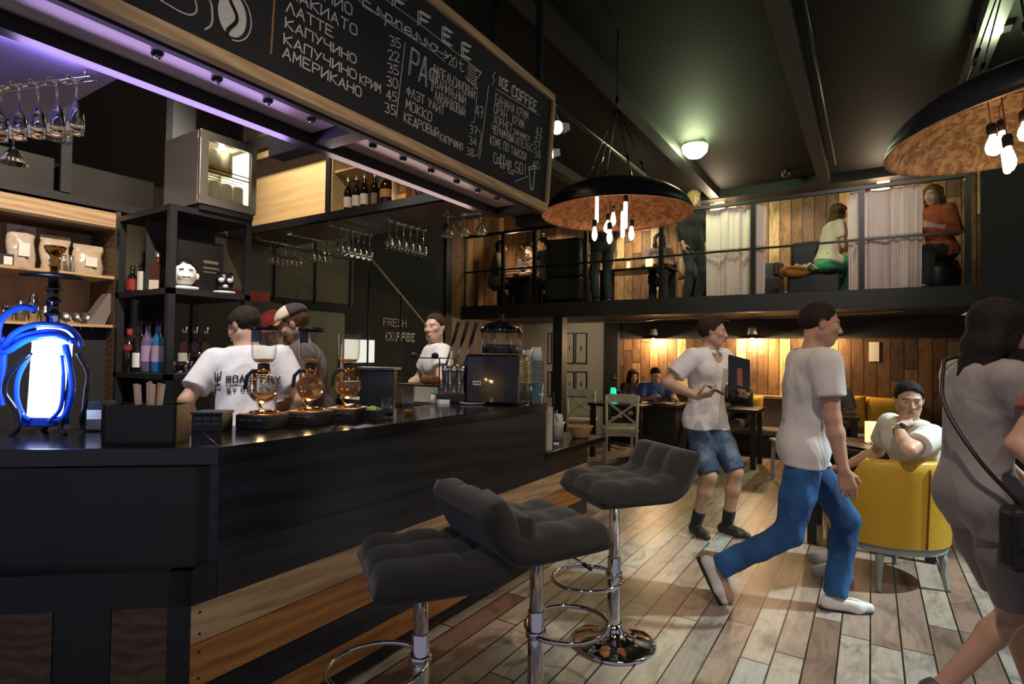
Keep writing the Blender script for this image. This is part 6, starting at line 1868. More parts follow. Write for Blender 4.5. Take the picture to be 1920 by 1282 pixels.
# bare twiggy plants at the left end of the gallery
t = thing('dried_branches', 'tall dark dried branches in a pot at the left end of the gallery', 'plant', (-5.3, 9.0, ZM))
MB().lathe([(0, 0), (.1, 0), (.13, .3), (.12, .3), (.1, .02), (0, .02)], n=18).build('pot', BLACK, t)
rr = random.Random(5); m = MB()
for i in range(22):
    a = rr.uniform(0, 2 * PI); L = rr.uniform(.6, 1.15)
    tip = Vector((math.cos(a) * L * .27, math.sin(a) * L * .2, .3 + L))
    pts = smoothpath([(0, 0, .2), Vector((0, 0, .3)).lerp(tip, .5) + Vector((rr.uniform(-.06, .06), 0, 0)), tip], 4)
    m.tube(pts, .005, 5)
    for k in range(5):
        q = pts[-1].lerp(pts[len(pts) // 2], k / 5)
        m.ball(q + Vector((rr.uniform(-.03, .03), rr.uniform(-.03, .03), rr.uniform(-.03, .03))), (.03, .03, .015), 6, 4)
m.build('twigs', mat('dark_leaf', '#2c2419', .8), t)

# ================================================================ people: bodies as one smooth surface grown round a posed skeleton
class Field:
    """distance field on a grid; shapes blend smoothly into each other"""
    def __init__(self, lo, hi, res):
        self.res = res
        self.lo = np.array(lo, float) - 3 * res
        n = np.ceil((np.array(hi) + 3 * res - self.lo) / res).astype(int) + 1
        self.ax = [self.lo[i] + res * np.arange(n[i]) for i in range(3)]
        self.D = np.full(n, 0.5, dtype=np.float32)

    def block(self, lo, hi):
        s = []
        for i in range(3):
            a = int(max(0, math.floor((lo[i] - self.lo[i]) / self.res)))
            b = int(min(len(self.ax[i]), math.ceil((hi[i] - self.lo[i]) / self.res) + 1))
            if b <= a: return None
            s.append(slice(a, b))
        X = self.ax[0][s[0]][:, None, None]; Y = self.ax[1][s[1]][None, :, None]; Z = self.ax[2][s[2]][None, None, :]
        return tuple(s), X, Y, Z

    def blend(self, s, d, k, op):
        A = self.D[s]
        d = d.astype(np.float32)
        if op == 'add':
            if k > 0:
                h = np.maximum(k - np.abs(A - d), 0) / k
                self.D[s] = np.minimum(A, d) - h * h * k * .25
            else:
                self.D[s] = np.minimum(A, d)
        else:
            d = -d
            if k > 0:
                h = np.maximum(k - np.abs(A - d), 0) / k
                self.D[s] = np.maximum(A, d) + h * h * k * .25
            else:
                self.D[s] = np.maximum(A, d)

    def cone(self, a, b, ra, rb, k=.02, op='add', cut0=None, cut1=None):
        """tapered capsule; cut0/cut1 = fractions along it where it is sliced off"""
        a = np.array(a, float); b = np.array(b, float)
        R = max(ra, rb) + k + 2 * self.res
        B = self.block(np.minimum(a, b) - R, np.maximum(a, b) + R)
        if B is None: return self
        s, X, Y, Z = B
        v = b - a; L2 = float(v @ v) + 1e-12
        px, py, pz = X - a[0], Y - a[1], Z - a[2]
        t = (px * v[0] + py * v[1] + pz * v[2]) / L2
        tc = np.clip(t, 0, 1)
        d = np.sqrt((px - tc * v[0]) ** 2 + (py - tc * v[1]) ** 2 + (pz - tc * v[2]) ** 2) - (ra + (rb - ra) * tc)
        L = math.sqrt(L2)
        if cut1 is not None: d = np.maximum(d, (t - cut1) * L)
        if cut0 is not None: d = np.maximum(d, (cut0 - t) * L)
        self.blend(s, d, k, op)
        return self

    def ell(self, c, r, M=None, k=.02, op='add'):
        """ellipsoid with radii r, axes = rows of M"""
        c = np.array(c, float); r = np.array(r, float)
        R = float(r.max()) + k + 2 * self.res
        B = self.block(c - R, c + R)
        if B is None: return self
        s, X, Y, Z = B
        p = [X - c[0], Y - c[1], Z - c[2]]
        if M is not None:
            p = [M[i][0] * p[0] + M[i][1] * p[1] + M[i][2] * p[2] for i in range(3)]
        k0 = np.sqrt((p[0] / r[0]) ** 2 + (p[1] / r[1]) ** 2 + (p[2] / r[2]) ** 2)
        k1 = np.sqrt((p[0] / r[0] ** 2) ** 2 + (p[1] / r[1] ** 2) ** 2 + (p[2] / r[2] ** 2) ** 2)
        d = k0 * (k0 - 1) / np.maximum(k1, 1e-6)
        self.blend(s, d, k, op)
        return self

    def plane(self, p, n, wob=0.0):
        """keep the side the normal points away from"""
        n = np.array(n, float); n /= np.linalg.norm(n); p = np.array(p, float)
        X = self.ax[0][:, None, None]; Y = self.ax[1][None, :, None]; Z = self.ax[2][None, None, :]
        d = (X - p[0]) * n[0] + (Y - p[1]) * n[1] + (Z - p[2]) * n[2]
        if wob:
            d = d + wob * (np.sin(170 * X + 90 * Y) + np.sin(120 * Y - 140 * X + 60 * Z))
        self.D = np.maximum(self.D, d.astype(np.float32))
        return self

    def folds(self, amp, f=38.0, seed=0, stretch=(1, 1, .45)):
        X = self.ax[0][:, None, None] * stretch[0]; Y = self.ax[1][None, :, None] * stretch[1]; Z = self.ax[2][None, None, :] * stretch[2]
        n = np.sin(f * (X + .6 * Y + .35 * Z) + seed + 1.7 * np.sin(f * .31 * (Z - X) + seed)) + .7 * np.sin(f * 1.6 * (Y - .5 * X + .6 * Z) + 2 * seed + 1.3 * np.sin(f * .4 * (X + Z)))
        self.D = self.D + (amp * n).astype(np.float32)
        return self

    def mesh(self):
        D = self.D
        ins = D < 0
        c = [ins[i:ins.shape[0] - 1 + i, j:ins.shape[1] - 1 + j, k:ins.shape[2] - 1 + k] for i in (0, 1) for j in (0, 1) for k in (0, 1)]
        cnt = sum(x.astype(np.int8) for x in c)
        mask = (cnt > 0) & (cnt < 8)
        ii, jj, kk = np.nonzero(mask)
        idx = np.full(mask.shape, -1, dtype=np.int32); idx[ii, jj, kk] = np.arange(len(ii))
        acc = np.zeros((len(ii), 3)); num = np.zeros(len(ii))
        offs = [(0, 0, 0), (1, 0, 0), (0, 1, 0), (1, 1, 0), (0, 0, 1), (1, 0, 1), (0, 1, 1), (1, 1, 1)]
        vals = [D[ii + o[0], jj + o[1], kk + o[2]] for o in offs]
        for a, b in ((0, 1), (2, 3), (4, 5), (6, 7), (0, 2), (1, 3), (4, 6), (5, 7), (0, 4), (1, 5), (2, 6), (3, 7)):
            va, vb = vals[a], vals[b]
            m = (va < 0) != (vb < 0)
            t = np.where(m, va / np.where(m, va - vb, 1), 0)
            oa, ob = np.array(offs[a], float), np.array(offs[b], float)
            p = oa[None] + t[:, None] * (ob - oa)[None]
            acc += p * m[:, None]; num += m
        P = acc / num[:, None] + np.stack([ii, jj, kk], 1)
        V = P * self.res + self.lo
        quads = []
        for ax in range(3):
            s0 = [slice(None)] * 3; s1 = [slice(None)] * 3
            s0[ax] = slice(0, -1); s1[ax] = slice(1, None)
            A, B = ins[tuple(s0)], ins[tuple(s1)]
            diff = A != B
            o1, o2 = (ax + 1) % 3, (ax + 2) % 3
            sl = [slice(None)] * 3
            sl[o1] = slice(1, -1); sl[o2] = slice(1, -1)
            dd = diff[tuple(sl)]; aa = A[tuple(sl)]
            e = np.nonzero(dd)
            e = [np.array(x) for x in e]
            e[o1] = e[o1] + 1; e[o2] = e[o2] + 1
            def cell(d1, d2):
                q = [e[0], e[1], e[2]]
                q = list(q); q[o1] = q[o1] + d1; q[o2] = q[o2] + d2
                return idx[q[0], q[1], q[2]]
            q = np.stack([cell(-1, -1), cell(0, -1), cell(0, 0), cell(-1, 0)], 1)
            fl = ~aa[dd]
            q[fl] = q[fl][:, ::-1]
            quads.append(q)
        F = np.concatenate(quads)
        F = F[(F >= 0).all(1)]
        return V, F


def relax(V, F, n=1, w=.5):
    e = np.concatenate([F[:, [0, 1]], F[:, [1, 2]], F[:, [2, 3]], F[:, [3, 0]]])
    for _ in range(n):
        S = np.zeros_like(V); C = np.zeros(len(V))
        np.add.at(S, e[:, 0], V[e[:, 1]]); np.add.at(S, e[:, 1], V[e[:, 0]])
        np.add.at(C, e[:, 0], 1); np.add.at(C, e[:, 1], 1)
        V = V * (1 - w) + w * S / np.maximum(C, 1)[:, None]
    return V


def field_object(name, fd, material, parent, colors=None, smooth_it=1):
    V, F = fd.mesh()
    V = relax(V, F, smooth_it, .4)
    me = bpy.data.meshes.new(name)
    me.vertices.add(len(V)); me.vertices.foreach_set('co', V.astype(np.float32).ravel())
    me.loops.add(len(F) * 4); me.loops.foreach_set('vertex_index', F.astype(np.int32).ravel())
    me.polygons.add(len(F)); me.polygons.foreach_set('loop_start', np.arange(0, len(F) * 4, 4, dtype=np.int32))
    me.polygons.foreach_set('use_smooth', np.ones(len(F), dtype=bool))
    me.update(calc_edges=True); me.validate()
    if colors is not None:
        at_ = me.color_attributes.new('Skin', 'FLOAT_COLOR', 'POINT')
        at_.data.foreach_set('color', np.concatenate([colors(V), np.ones((len(V), 1))], 1).astype(np.float32).ravel())
    me.materials.append(material)
    o = bpy.data.objects.new(name, me); COL.objects.link(o)
    if parent is not None: o.parent = parent
    return o

sk = NT('skin')
va = sk.node('ShaderNodeVertexColor', layer_name='Skin')
sk.link(va.outputs['Color'], sk.b.inputs['Base Color'])
sk.b.inputs['Roughness'].default_value = .5
sk.b.inputs['Subsurface Weight'].default_value = .08
sk.b.inputs['Subsurface Radius'].default_value = (.02, .008, .004)
SKIN = sk.m


def wrinkle(t, s=.45):
    tc = t.node('ShaderNodeTexCoord')
    mp = t.node('ShaderNodeMapping'); mp.inputs['Scale'].default_value = (1.0, 1.0, .55)
    t.link(tc.outputs['Object'], mp.inputs['Vector'])
    t.bump(t.noise(mp.outputs[0], 8.0, 2, .5, .7), s, .04)


def cloth(name, color, rough=.85, noise=.06):
    if name in MATS:
        return MATS[name]
    t = NT(name)
    tc = t.node('ShaderNodeTexCoord')
    c = lin(color)
    t.link(t.mix(t.noise(tc.outputs['Object'], 25, 4), tuple(x * (1 - noise) for x in c[:3]), tuple(min(1, x * (1 + noise)) for x in c[:3])), t.b.inputs['Base Color'])
    t.b.inputs['Roughness'].default_value = rough
    t.b.inputs['Sheen Weight'].default_value = .1
    wrinkle(t)
    return t.m


def rot_ypr(yaw, pitch, roll):
    """rows = right, front, up of a head turned by yaw (left +), pitch (up +), roll"""
    R = Euler((math.radians(pitch), math.radians(roll), math.radians(yaw)), 'XYZ').to_matrix()
    return [Vector((R[0][i], R[1][i], R[2][i])) for i in range(3)]


def two_bone(a, t, l1, l2, pole):
    a, t, pole = Vector(a), Vector(t), Vector(pole)
    d = t - a; L = d.length
    if L > (l1 + l2) * .999:
        t = a + d * ((l1 + l2) * .999 / L); d = t - a; L = d.length
    L = max(L, abs(l1 - l2) + 1e-3)
    u = d.normalized()
    x = (l1 * l1 - l2 * l2 + L * L) / (2 * L)
    h = math.sqrt(max(0, l1 * l1 - x * x))
    p = pole - u * pole.dot(u)
    if p.length < 1e-4: p = Vector((0, 1, 0))
    return a + u * x + p.normalized() * h, t


def person(label, loc, heading, h=1.75, sex='m', pelvis=None, lean=(0, 0), bend=0.0, twist=0, head=(0, 0, 0),
           rhand=None, lhand=None, rpole=(.5, -1, -.4), lpole=(-.5, -1, -.4), rhd=None, lhd=None, rcurl=.6, lcurl=.6, rpalm=None, lpalm=None,
           rfoot=(.1, 0, 0), lfoot=(-.1, 0, 0), rknee=(.1, 1, 0), lknee=(-.1, 1, 0), rtoe=(0.1, 1, 0), ltoe=(-.1, 1, 0),
           skin=(.60, .37, .26), haircol='#231a15', hair='short', top=None, topcol=None, sleeve=.55, collar=False, hem=-.10, openneck=0.0,
           bottom='trousers', botcol=None, shoe=None, shoecol='#e9e8e4', res=.009, bulk=1.0, stubble=0, legs=True, extra=None, group=None, cuff=None, face=1.0, sock=None, headscale=1.0):
    """local frame: +y is where the hips face, +x the person's right, z up from loc"""
    s = h / 1.75
    root = thing('person', label, 'person', loc, math.atan2(-heading[0], heading[1]), group)
    A = lambda v: np.array(v, float)
    P = Vector(pelvis) if pelvis is not None else Vector((0, 0, .925 * s))
    lf, ls = math.radians(lean[0]), math.radians(lean[1])
    up = Vector((math.sin(ls), math.sin(lf) * math.cos(ls), math.cos(lf) * math.cos(ls))).normalized()
    lf2 = lf + math.radians(bend)
    up2 = Vector((math.sin(ls), math.sin(lf2) * math.cos(ls), math.cos(lf2) * math.cos(ls))).normalized()
    tw = math.radians(twist)
    right0 = Vector((1, 0, 0)); right0 = (right0 - up * right0.dot(up)).normalized(); fwd0 = up.cross(right0)
    right = right0 * math.cos(tw) + fwd0 * math.sin(tw); right = (right - up2 * right.dot(up2)).normalized(); fwd = up2.cross(right)
    male = sex == 'm'
    hipx = .088 * s; shw = (.178 if male else .155) * s * (1 + (bulk - 1) * .5)
    waist = P + up * (.16 * s) + fwd0 * .005
    chest = waist + up2 * (.20 * s)
    nb = chest + up2 * (.18 * s)
    rs = nb - up2 * (.055 * s) + right * shw; lsd = nb - up2 * (.055 * s) - right * shw
    H = rot_ypr(*head)
    # the head follows the torso's twist
    base = [right, fwd, up2 * .45 + Vector((0, 0, .55))]
    base[2].normalize(); base[1] = (base[1] - base[2] * base[1].dot(base[2])).normalized(); base[0] = base[1].cross(base[2])
    HM = [base[0] * H[i].x + base[1] * H[i].y + base[2] * H[i].z for i in range(3)]
    hc = nb + (base[2] * .10 + HM[2] * .055 + HM[1] * .018) * s
    hs = .97 * s * headscale * (1.0 if male else .97)
    def hp(x, y, z): return hc + (HM[0] * x + HM[1] * y + HM[2] * z) * hs
    Mh = [A(v) for v in HM]
    ua, fa = .285 * s, .255 * s
    if rhand is None: rhand = rs + Vector((.06, .05, -.52)) * s
    if lhand is None: lhand = lsd + Vector((-.06, .05, -.52)) * s
    rel_, rw = two_bone(rs, rhand, ua, fa, rpole)
    lel, lw = two_bone(lsd, lhand, ua, fa, lpole)
    th, sh = .43 * s, .42 * s
    rh = P + right0 * hipx - up * (.02 * s); lh = P - right0 * hipx - up * (.02 * s)
    ra = Vector(rfoot) + Vector((0, 0, .08 * s)); la = Vector(lfoot) + Vector((0, 0, .08 * s))
    rk, ra = two_bone(rh, ra, th, sh, rknee)
    lk, la = two_bone(lh, la, th, sh, lknee)
    pts = [hp(0, 0, .2), hp(0, 0, -.2), hp(.15, 0, 0), hp(-.15, 0, 0), hp(0, .16, 0), hp(0, -.18, 0), rel_, rw, lel, lw, rs, lsd, P, rk, ra, lk, la, chest + right * .2, chest - right * .2, chest + fwd * .16, chest - fwd * .16]
    for w_, e_ in ((rw, rel_), (lw, lel)):
        d_ = (w_ - e_).normalized(); pts.append(w_ + d_ * .2 * s)
    for a_, t_ in ((ra, rtoe), (la, ltoe)):
        pts += [a_ + Vector(t_).normalized() * .2 * s + Vector((0, 0, -.09)), a_ - Vector(t_).normalized() * .08 + Vector((0, 0, -.09))]
    pts = np.array([tuple(p) for p in pts])
    lo, hi = pts.min(0) - .1, pts.max(0) + .1
    b = bulk
    fR = .012

    def torso(F, t=0.0, k=.05, lx=0.0):
        Mt = [A(right), A(fwd), A(up2)]; Mp = [A(right0), A(fwd0), A(up)]
        w = 1 if male else .93
        F.ell(P + up * .02 * s, A((.158 * (1 if male else 1.06) * s * b + t + lx, .112 * s * b + t + lx, .125 * s + t + lx)), Mp, k)
        F.ell(waist + up * .01 * s, A((.140 * w * s * b + t, .104 * s * b + t, .15 * s + t)), [A(right), A(fwd), A(up)], k)
        F.ell(chest - fwd * .004, A((.158 * w * s * b + t, .112 * s * b + t, .19 * s + t)), Mt, k)
        F.cone(rs - right * .03 * s - up2 * .02 * s, lsd + right * .03 * s - up2 * .02 * s, .062 * s * b + t, .062 * s * b + t, k)
        F.cone(nb - up2 * .05 * s + right * .05, nb - up2 * .05 * s - right * .05, .062 * s + t, .062 * s + t, k)
        if not male:
            for q in (-1, 1):
                F.ell(chest + right * (q * .07 * s) + fwd * .085 * s - up2 * .02 * s, A((.06 * s + t,) * 3), None, .04)
        else:
            for q in (-1, 1):
                F.ell(chest + right * (q * .07 * s) + fwd * .065 * s + up2 * .03 * s, A((.075 * s + t, .045 * s + t, .06 * s + t)), Mt, .04)

    def hand(F, wr, el, hd, palm, curl, side):
        d = Vector(hd).normalized() if hd is not None else (wr - el).normalized()
        n = Vector(palm) if palm is not None else Vector((-side, 0, 0))      # the way the palm faces
        n = (n - d * n.dot(d))
        if n.length < 1e-3: n = Vector((0, 0, -1)) - d * (-d.z)
        n.normalize(); x = d.cross(n) * 1.0                                    # across the palm
        # thumb side: forward/inward
        tside = 1 if x.dot(Vector((0, 1, .3))) > 0 else -1
        x = x * tside
        q = s * .98
        w0 = wr + d * .012 * q
        F.cone(wr, w0, .027 * q, .026 * q, .012)
        kn = []
        for i, off in enumerate((.033, .011, -.011, -.031)):
            kp = w0 + d * ((.085, .09, .086, .078)[i] * q) + x * off * q
            F.cone(w0 + x * off * .55 * q + d * .012 * q, kp, .0165 * q, .0125 * q, .010)
            kn.append(kp)
        for i, kp in enumerate(kn):
            L = (.042, .047, .043, .034)[i] * q
            a = curl * (.75 + .12 * i); p = kp; dd = d
            r = (.0095, .0098, .0093, .0082)[i] * q
            for j, (fr, bend_) in enumerate(((1, a), (.66, a * 1.1), (.5, a * .7))):
                ang = bend_
                dd = (dd * math.cos(ang) + n * math.sin(ang)).normalized()
                nn = p + dd * L * fr
                F.cone(p, nn, r * (1 - .06 * j), r * (.94 - .07 * j), .004)
                n2 = n
                # keep bending in the plane of the finger
                n = (n - dd * n.dot(dd)).normalized(); p = nn
            n = (Vector(palm) if palm is not None else Vector((-side, 0, 0))); n = (n - d * n.dot(d)); n = n.normalized() if n.length > 1e-3 else Vector((0, 0, -1))
        tb = w0 + x * .026 * q + d * .018 * q + n * .006 * q
        t1 = tb + (x * .62 + d * .62 + n * .42).normalized() * .040 * q
        t2 = t1 + (x * .28 + d * .8 + n * (.35 + .4 * curl)).normalized() * .034 * q
        t3 = t2 + (d * .85 + n * (.3 + .6 * curl)).normalized() * .024 * q
        F.cone(w0 + d * .01, tb, .016 * q, .0155 * q, .01)
        F.cone(tb, t1, .0145 * q, .0118 * q, .006); F.cone(t1, t2, .0115 * q, .0102 * q, .004); F.cone(t2, t3, .0102 * q, .0085 * q, .004)

    def arm(F, sp, el, wr, t=0.0):
        F.cone(sp, sp.lerp(el, .45), .056 * s * b + t, .049 * s * b + t, .03)
        F.cone(sp.lerp(el, .4), el, .050 * s * b + t, .039 * s * b + t, .02)
        m_ = el.lerp(wr, .3)
        F.cone(el, m_, .039 * s * b + t, .041 * s * b + t, .02)
        F.cone(m_, wr, .041 * s * b + t, .027 * s + t, .02)

    def leg(F, hp_, kn_, an, t=0.0, k=.03):
        F.cone(hp_, hp_.lerp(kn_, .5), .086 * s * b + t, .070 * s * b + t, k)
        F.cone(hp_.lerp(kn_, .5), kn_, .070 * s * b + t, .053 * s * b + t, k)
        cal = kn_.lerp(an, .32)
        F.cone(kn_, cal, .052 * s * b + t, .053 * s * b + t, k)
        F.cone(cal, an, .053 * s * b + t, .034 * s + t, k)

    # ---------------- the body
    F = Field(lo, hi, res)
    torso(F)
    F.cone(nb - up2 * .06 * s, hp(0, -.02, -.06), .062 * s * (b if male else .85), .050 * s * (1 if male else .88), .035)
    arm(F, rs, rel_, rw); arm(F, lsd, lel, lw)
    hand(F, rw, rel_, rhd, rpalm, rcurl, 1); hand(F, lw, lel, lhd, lpalm, lcurl, -1)
    if legs:
        leg(F, rh, rk, ra); leg(F, lh, lk, la)
        for an, to in ((ra, rtoe), (la, ltoe)):
            tv = Vector(to).normalized()
            F.cone(an + Vector((0, 0, -.03)) - tv * .02, an + Vector((0, 0, -.05)) + tv * .12 * s, .036 * s, .026 * s, .02)
    # head
    E = lambda c, r, k=.012, op='add': F.ell(hp(*c), A(r) * hs, Mh, k * hs, op)
    C = lambda a, c, r0, r1, k=.008: F.cone(hp(*a), hp(*c), r0 * hs, r1 * hs, k * hs)
    E((0, -.014, .034), (.077, .096, .088), .02)
    E((0, .024, -.03), (.063, .072, .088), .03)
    E((0, .05, -.092), (.036 if male else .03, .036, .03), .03)
    for q in (-1, 1):
        C((q * .052, .0, -.055), (q * .028, .05, -.092), .022, .02, .03)
        E((q * .043, .062, -.016), (.022, .024, .02), .02)
        E((q * .079, -.008, -.004), (.009, .019, .031), .006)
        E((q * .083, -.014, .006), (.009, .012, .022), .004)
    E((0, .078, .026), (.052, .02, .011), .016)
    for q in (-1, 1):
        E((q * .031, .1, .004), (.019, .017, .0115), .012, 'sub')
    for q in (-1, 1):
        E((q * .031, .077, .004), (.0135, .0135, .0125), .002)
        C((q * .018, .0895, .0115), (q * .045, .083, .0105), .0042, .0036, .003)
        C((q * .019, .0885, -.0065), (q * .043, .082, -.006), .0034, .003, .003)
    C((0, .09, .014), (0, .113, -.028), .0085, .0125, .010)
    for q in (-1, 1):
        E((q * .012, .1, -.032), (.0085, .011, .008), .006)
    E((0, .093, -.058), (.026, .012, .0075), .006); E((0, .092, -.071), (.021, .012, .0075), .006)
    C((-.024, .0975, -.0645), (.024, .0975, -.0645), .0016, .0016, .0)if False else None
    hcol = lin(haircol)[:3]
    skn = np.array(skin)
    # ---------------- colours of lips, eyes and brows
    hcn, hsn = A(hc), hs
    def paint(V):
        q = (V - hcn) @ np.array(Mh).T / hsn
        x, y, z = q[:, 0], q[:, 1], q[:, 2]
        col = np.tile(skn, (len(V), 1))
        def mix(m, c, w=1.0):
            m = np.clip(m, 0, 1)[:, None] * w
            return col * (1 - m) + np.array(c) * m
        near = (np.abs(x) < .1) & (np.abs(y) < .15) & (np.abs(z) < .14)
        cheeks = np.exp(-(((np.abs(x) - .042) / .02) ** 2 + ((z + .03) / .02) ** 2)) * (y > .03) * near
        col = mix(cheeks * .35, skn * np.array([1.05, .72, .7]))
        lip = ((np.abs(x) / .0265) ** 2 + ((z + .0645) / .0125) ** 2 < 1) & (y > .082) & near
        col = mix(lip * .8, skn * np.array([.88, .58, .56]))
        mouth = (np.abs(x) < .022) & (np.abs(z + .0645) < .0026) & (y > .085) & near
        col = mix(mouth * 1.0, skn * .25)
        ax = np.abs(x)
        brow = (np.abs(z - (.0265 - .25 * np.maximum(ax - .035, 0))) < .0055) & (ax > .012) & (ax < .052) & (y > .05) & near
        col = mix(brow * .85, np.array(hcol) * .8 + .01)
        ey = (((ax - .031) / .0135) ** 2 + ((z - .003) / .0068) ** 2 < 1) & (y > .06) & near
        col = mix(ey * 1.0, (.62, .58, .54))
        ir = ((ax - .031) ** 2 + (z - .003) ** 2 < .0060 ** 2) & (y > .06) & near
        col = mix(ir * 1.0, (.03, .02, .015))
        lid = (np.abs(((ax - .031) / .0145) ** 2 + ((z - .003) / .0078) ** 2 - 1) < .22) & (z > .003) & (y > .06) & near
        col = mix(lid * .8, skn * .22)
        if stubble:
            st = np.clip((-.035 - z) / .02, 0, 1) * (y > -.03) * near * (z > -.14) * (1 - lip)
            col = mix(st * stubble, np.array(hcol) * .9 + .03)
        if hair in ('short', 'crop', 'cap', 'longhair', 'bun', 'quiff'):
            scalp = near & (z > .056 + .75 * (y - .045)) & (z > -.04)
            col = mix(scalp * .9, np.array(hcol))
        return col
    body = field_object('body', F, SKIN, root, paint, 1)

    # ---------------- hair
    if hair:
        F = Field(A(hp(0, 0, 0)) - .30 * hs - (.35 if hair == 'longhair' else 0), A(hp(0, 0, 0)) + .30 * hs, min(res, .008))
        t = {'short': .009, 'crop': .004, 'cap': .006, 'longhair': .018, 'bun': .012, 'quiff': .014}[hair]
        F.ell(hp(0, -.016, .036), A((.078 + t, .097 + t, .089 + t)) * hs, Mh, 0)
        if hair == 'quiff':
            F.ell(hp(0, .045, .115), A((.06, .045, .03)) * hs, Mh, .03)
        n_ = HM[1] * .80 - HM[2] * .60
        F.plane(hp(0, .055, .064), n_, .0022)
        if hair in ('short', 'crop', 'cap', 'quiff', 'bun'):
            F.plane(hp(0, -.05, -.052), HM[1] * .35 - HM[2] * .94)
        if hair == 'longhair':
            back = -fwd
            for q in (-1, -.5, 0, .5, 1):
                a_ = hp(q * .062, -.05 + .02 * abs(q), .04)
                m_ = hp(q * .078, -.055 + .035 * abs(q), -.09)
                e_ = nb + right * (q * .085 * s) + back * (.085 - .03 * abs(q)) * s - up2 * .10 * s
                F.cone(a_, m_, .045 * hs, .04 * hs, .03); F.cone(m_, e_, .04 * hs, .022 * hs, .03)
            for q in (-1, 1):
                F.cone(hp(q * .055, .045, .075), hp(q * .082, .035, -.06), .024 * hs, .022 * hs, .02)
                F.cone(hp(q * .082, .035, -.06), nb + right * (q * .085 * s) + fwd * .05 * s - up2 * .08 * s, .022 * hs, .014 * hs, .02)
        if hair == 'bun':
            F.ell(hp(0, -.10, .08), A((.04, .04, .04)) * hs, None, .02)
        F.folds(.0018 if hair != 'crop' else .0006, 160, 1.0, (1, .5, .35))
        hm = mat('hair_' + haircol.strip('#'), haircol, .8, noise=.35, spec=.25, nscale=90, bump=.3)
        field_object('hair', F, hm, root, None, 1)
        if hair == 'cap':
            pass

    # ---------------- top
    if top:
        F = Field(lo, hi, res)
        t = .013
        torso(F, t + (.006 if male else .002), .05, .008)
        if legs:
            for a_, k_ in ((rh, rk), (lh, lk)):
                F.cone(a_, a_.lerp(k_, .3), .084 * s * b + .017, .080 * s * b + .017, .04)
        if hem < -.13: F.cone(P + right0 * .05, P - right0 * .05 + Vector((0, 0, -.01)), .10 * s * b + t, .10 * s * b + t, .05)
        F.folds(.0028, 34, len(label) * .7, (1, 1, .5))
        F.plane(P + up * hem * s, -up)
        if openneck > 0:
            F.ell(nb + fwd * .06 * s - up2 * (.01 + .05 * openneck) * s, A((.05 + .03 * openneck, .09, .05 + .06 * openneck)) * s, [A(right), A(fwd), A(up2)], .01, 'sub')
        F.plane(nb + up2 * .028 * s, up2 + fwd * -.25)
        for sp, el, wr in ((rs, rel_, rw), (lsd, lel, lw)):
            if sleeve <= 1.0:
                F.cone(sp, sp.lerp(el, 1.0), .056 * s * b + t + .012, .047 * s * b + t + .014, .025, cut1=sleeve)
            else:
                F.cone(sp, el, .056 * s * b + t + .008, .045 * s * b + t + .006, .025)
                F.cone(el, wr, .045 * s * b + t + .006, .034 * s + t, .02, cut1=sleeve - 1.0)
        shirt = field_object(top, F, topcol, root, None, 1)
        if collar:
            m = MB()
            n_ = 28
            P0 = []
            for j, (r_, z_) in enumerate(((.070, .000), (.064, .028), (.063, .040), (.073, .036), (.086, .012))):
                P0.append([nb + (right * (math.sin(a) * r_ * 1.02) + fwd * (math.cos(a) * r_ + .012)) * s + up2 * ((z_ - .018 - .012 * math.cos(a)) * s) for a in [.25 + (2 * PI - .5) * i / n_ for i in range(n_ + 1)]])
            m.grid(P0)
            m.build('collar', topcol, shirt, solid=.003)
        if extra and 'placket' in extra:
            pass

    # ---------------- trousers, shorts
    if bottom and legs:
        F = Field(lo, hi, res)
        t = .010
        Mp = [A(right0), A(fwd0), A(up)]
        F.ell(P + up * .02 * s, A((.158 * (1 if male else 1.06) * s * b + t, .112 * s * b + t, .125 * s + t)), Mp, .05)
        F.ell(P + up * .08 * s, A((.146 * s * b + t - .004, .106 * s * b + t - .004, .12 * s + t)), Mp, .05)
        F.plane(P + up * .115 * s, up)
        if bottom == 'trousers':
            for hp_, kn_, an in ((rh, rk, ra), (lh, lk, la)):
                F.cone(hp_, hp_.lerp(kn_, .5), .084 * s * b + t, .074 * s * b + t, .03)
                F.cone(hp_.lerp(kn_, .5), kn_, .074 * s * b + t, .060 * s * b + t, .03)
                F.cone(kn_, an, .060 * s * b + t, .053 * s + t, .03, cut1=.99)
        else:
            for hp_, kn_, an in ((rh, rk, ra), (lh, lk, la)):
                F.cone(hp_, hp_.lerp(kn_, .5), .084 * s * b + t, .078 * s * b + t, .03)
                F.cone(hp_.lerp(kn_, .5), kn_, .079 * s * b + t + .004, .070 * s * b + t, .03, cut1=(.93 if bottom == 'shorts' else cuff or .9))
        F.folds(.003, 36, len(label) * .3 + 2, (1, 1, .6))
        field_object('trousers' if bottom == 'trousers' else 'shorts', F, botcol, root, None, 1)
    if sock is not None and legs:
        for an, kn_ in ((ra, rk), (la, lk)):
            F = Field(np.minimum(A(an), A(an.lerp(kn_, .3))) - .08, np.maximum(A(an), A(an.lerp(kn_, .3))) + .08, min(res, .007))
            F.cone(an - (kn_ - an) * .08, an.lerp(kn_, .34), .041 * s, .050 * s, .0, cut1=.85)
            field_object('sock', F, sock, root, None, 1)
